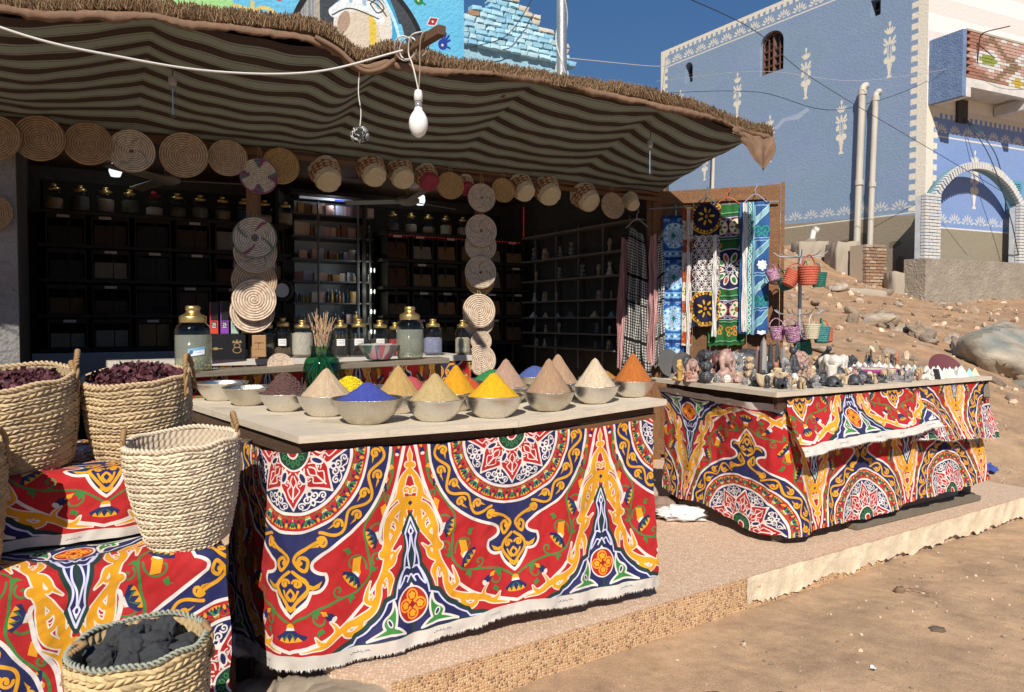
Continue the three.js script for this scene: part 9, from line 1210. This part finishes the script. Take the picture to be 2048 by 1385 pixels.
// ------------------------------------------------------------------ lamp pole, bulbs, string ball, cable
{
  const pole = tag(mesh('timber_pole', [bar(V(-0.95, 2.84, -4.62), V(-0.34, 2.8, -3.7), 0.045, 0.05, 0.006)], woodMat([0.24, 0.13, 0.065], 0.8, 1, 3)), 'squared timber pole sticking out over the awning', 'pole');
  const bulb = thing('mercury_bulb', 'large frosted white bulb hanging from the timber pole', 'bulb', V(-0.476, 2.317, -3.85)); mesh('glass_bulb', lathe([[0, 0], [0.012, 0.001], [0.034, 0.018], [0.046, 0.045], [0.049, 0.07], [0.046, 0.095], [0.034, 0.12], [0.022, 0.135], [0.019, 0.15]], 40), M([0.8, 0.8, 0.78], 0.18), bulb); mesh('neck', lathe([[0.019, 0.15], [0.018, 0.185], [0.0, 0.186]], 28), new THREE.MeshPhysicalMaterial({ color: lin(0.85, 0.85, 0.85), roughness: 0.1, transmission: 0.8, thickness: 0, side: THREE.DoubleSide }), bulb); mesh('socket', lathe([[0, 0.182], [0.022, 0.183], [0.022, 0.215], [0.018, 0.235], [0.008, 0.242], [0, 0.242]], 28), M([0.75, 0.74, 0.72], 0.35), bulb);
  const wireM = M([0.62, 0.6, 0.55], 0.6); mesh('flex', tube([V(0, 0.24, 0), V(-0.012, 0.3, 0.01), V(-0.03, 0.37, 0), V(-0.05, 0.43, -0.01), V(-0.03, 0.5, 0.03), V(0.03, 0.51, 0.06)], 0.004, 40, 6), wireM, bulb); mesh('flex', tube([V(0.002, 0.24, 0), V(0.01, 0.34, 0.01), V(0.012, 0.42, 0.03), V(0.03, 0.5, 0.06), V(0.06, 0.52, 0.03), V(0.05, 0.44, 0.01), V(0.012, 0.4, 0)], 0.0035, 40, 6), M([0.3, 0.25, 0.2], 0.7), bulb);
  const loops = []; for (let k = 0; k < 2; k++) { const p = []; for (let i = 0; i < 24; i++) { const t = i / 24 * TAU; p.push(V(-0.56 + 0.05 * Math.cos(t) + 0.02 * k, 2.8 + 0.045 * Math.sin(t), -3.95 + 0.05 * Math.sin(t + k))); } loops.push(new THREE.TubeGeometry(new THREE.CatmullRomCurve3(p, true), 60, 0.0045, 6, true)); }
  tag(mesh('white_cable', [tube([V(-3.1, 3.0, -2.3), V(-1.95, 2.504, -2.9), V(-1.6, 2.475, -3.15), V(-1.308, 2.5, -3.4), V(-0.95, 2.6, -3.7), V(-0.57, 2.79, -3.95)], 0.0055, 80, 7), ...loops], wireM), 'white electric cable slung across the awning to the timber pole', 'cable');
  const yarn = thing('string_ball', 'tangled ball of black and white string hanging from the awning lip', 'string', V(-0.8, 2.36, -3.98)), yr = rng(29); for (const [c, n, nm] of [[[0.03, 0.03, 0.035], 16, 'black_string'], [[0.55, 0.54, 0.5], 9, 'white_string']]) { const g = []; for (let k = 0; k < n; k++) { const ax = V(yr() - 0.5, yr() - 0.5, yr() - 0.5).normalize(), p = [], b = V(1, 0.3, 0.2).cross(ax).normalize(), d = ax.clone().cross(b); for (let i = 0; i < 14; i++) { const t = i / 14 * TAU; p.push(b.clone().multiplyScalar(Math.cos(t) * 0.042).addScaledVector(d, Math.sin(t) * 0.046).addScaledVector(ax, (yr() - 0.5) * 0.03)); } g.push(new THREE.TubeGeometry(new THREE.CatmullRomCurve3(p, true), 40, 0.0028, 5, true)); } mesh(nm, g, M(c, 0.9), yarn).userData.kind = 'stuff'; } mesh('cord', tube([V(0, 0.04, 0), V(0.006, 0.12, 0), V(-0.006, 0.22, 0), V(0, 0.34, 0.0)], 0.003, 20, 5), wireM, yarn);
  const tubeLamp = (label, x, y0, y1, z) => { const t = thing('tube_lamp', label, 'lamp', V(x, y0, z)), h = y1 - y0; mesh('glass_tube', lathe([[0, 0], [0.012, 0.001], [0.017, 0.008], [0.017, h * 0.72], [0.01, h * 0.75]], 24), glassPane, t); mesh('filament_rod', cyl(0.003, 0.003, h * 0.6, 8).translate(0, h * 0.36, 0), M([0.4, 0.4, 0.4], 0.4), t); mesh('socket', lathe([[0, h * 0.74], [0.016, h * 0.74], [0.021, h * 0.8], [0.02, h * 0.94], [0.008, h * 0.98], [0, h]], 20), M([0.3, 0.28, 0.24], 0.6), t); mesh('flex', tube([V(0, h * 0.97, 0), V(0.004, h + 0.05, 0), V(0, h + 0.12, 0)], 0.003, 10, 5), M([0.06, 0.05, 0.04], 0.8), t); };
  tubeLamp('clear glass tube lamp under the left part of the awning', -1.746, 2.432, 2.648, -3.9); tubeLamp('clear glass tube lamp under the right end of the awning', 0.967, 2.4, 2.66, -5.3);
}
{ // litter on the street
  const r = rng(5), pm = M([0.7, 0.7, 0.72], 0.8); const scrap = (label, x, z, s) => { const m = mesh('paper_scrap', warp(new THREE.PlaneGeometry(s, s * 0.7, 6, 5).rotateX(-Math.PI / 2), (a, y, b) => [a, y + 0.3 * s * n2(a * 30, b * 30), b]), pm); m.position.set(x, groundY(x, z) + 0.008, z); m.rotation.y = r() * 6; tag(m, label, 'litter'); };
  scrap('small white paper scrap in the middle of the street', 1.43, -2.92, 0.035); scrap('white paper scrap near the far end of the platform', 3.9, -5.0, 0.05); scrap('clear plastic scrap on the slope beside the table', 4.15, -5.9, 0.09); scrap('tiny white scrap near the front of the street', 1.0, -2.75, 0.02);
  const tw = mesh('dry_twig', [tube([V(0, 0.01, 0), V(0.05, 0.02, 0.01), V(0.13, 0.008, 0.04)], 0.0025, 10, 5), tube([V(0.04, 0.018, 0.005), V(0.06, 0.012, 0.05), V(0.11, 0.006, 0.08)], 0.002, 10, 5), blob(0.025, 2, 3, 0.4, 2)], M([0.2, 0.13, 0.08], 0.9)); tw.position.set(1.98, groundY(1.98, -3.78) + 0.004, -3.78); tag(tw, 'dry twig lying at the foot of the plaster step', 'twig');
  const dung = M([0.13, 0.095, 0.065], 0.95); [[1.02, -2.35], [1.72, -2.5], [1.42, -2.62], [0.74, -2.72], [1.05, -2.42], [0.98, -2.5], [2.1, -2.62], [1.9, -3.3]].forEach(([x, z], i) => { const m = mesh('dark_clod', blob(0.018 + 0.012 * r(), 2, i, 0.3, 2, 1.3, 0.4, 1), dung); m.position.set(x, groundY(x, z) + 0.003, z); tag(m, 'small dark clod on the sandy street', 'clod', 'dark clods on the street'); });
}
renderer.render(scene, camera);
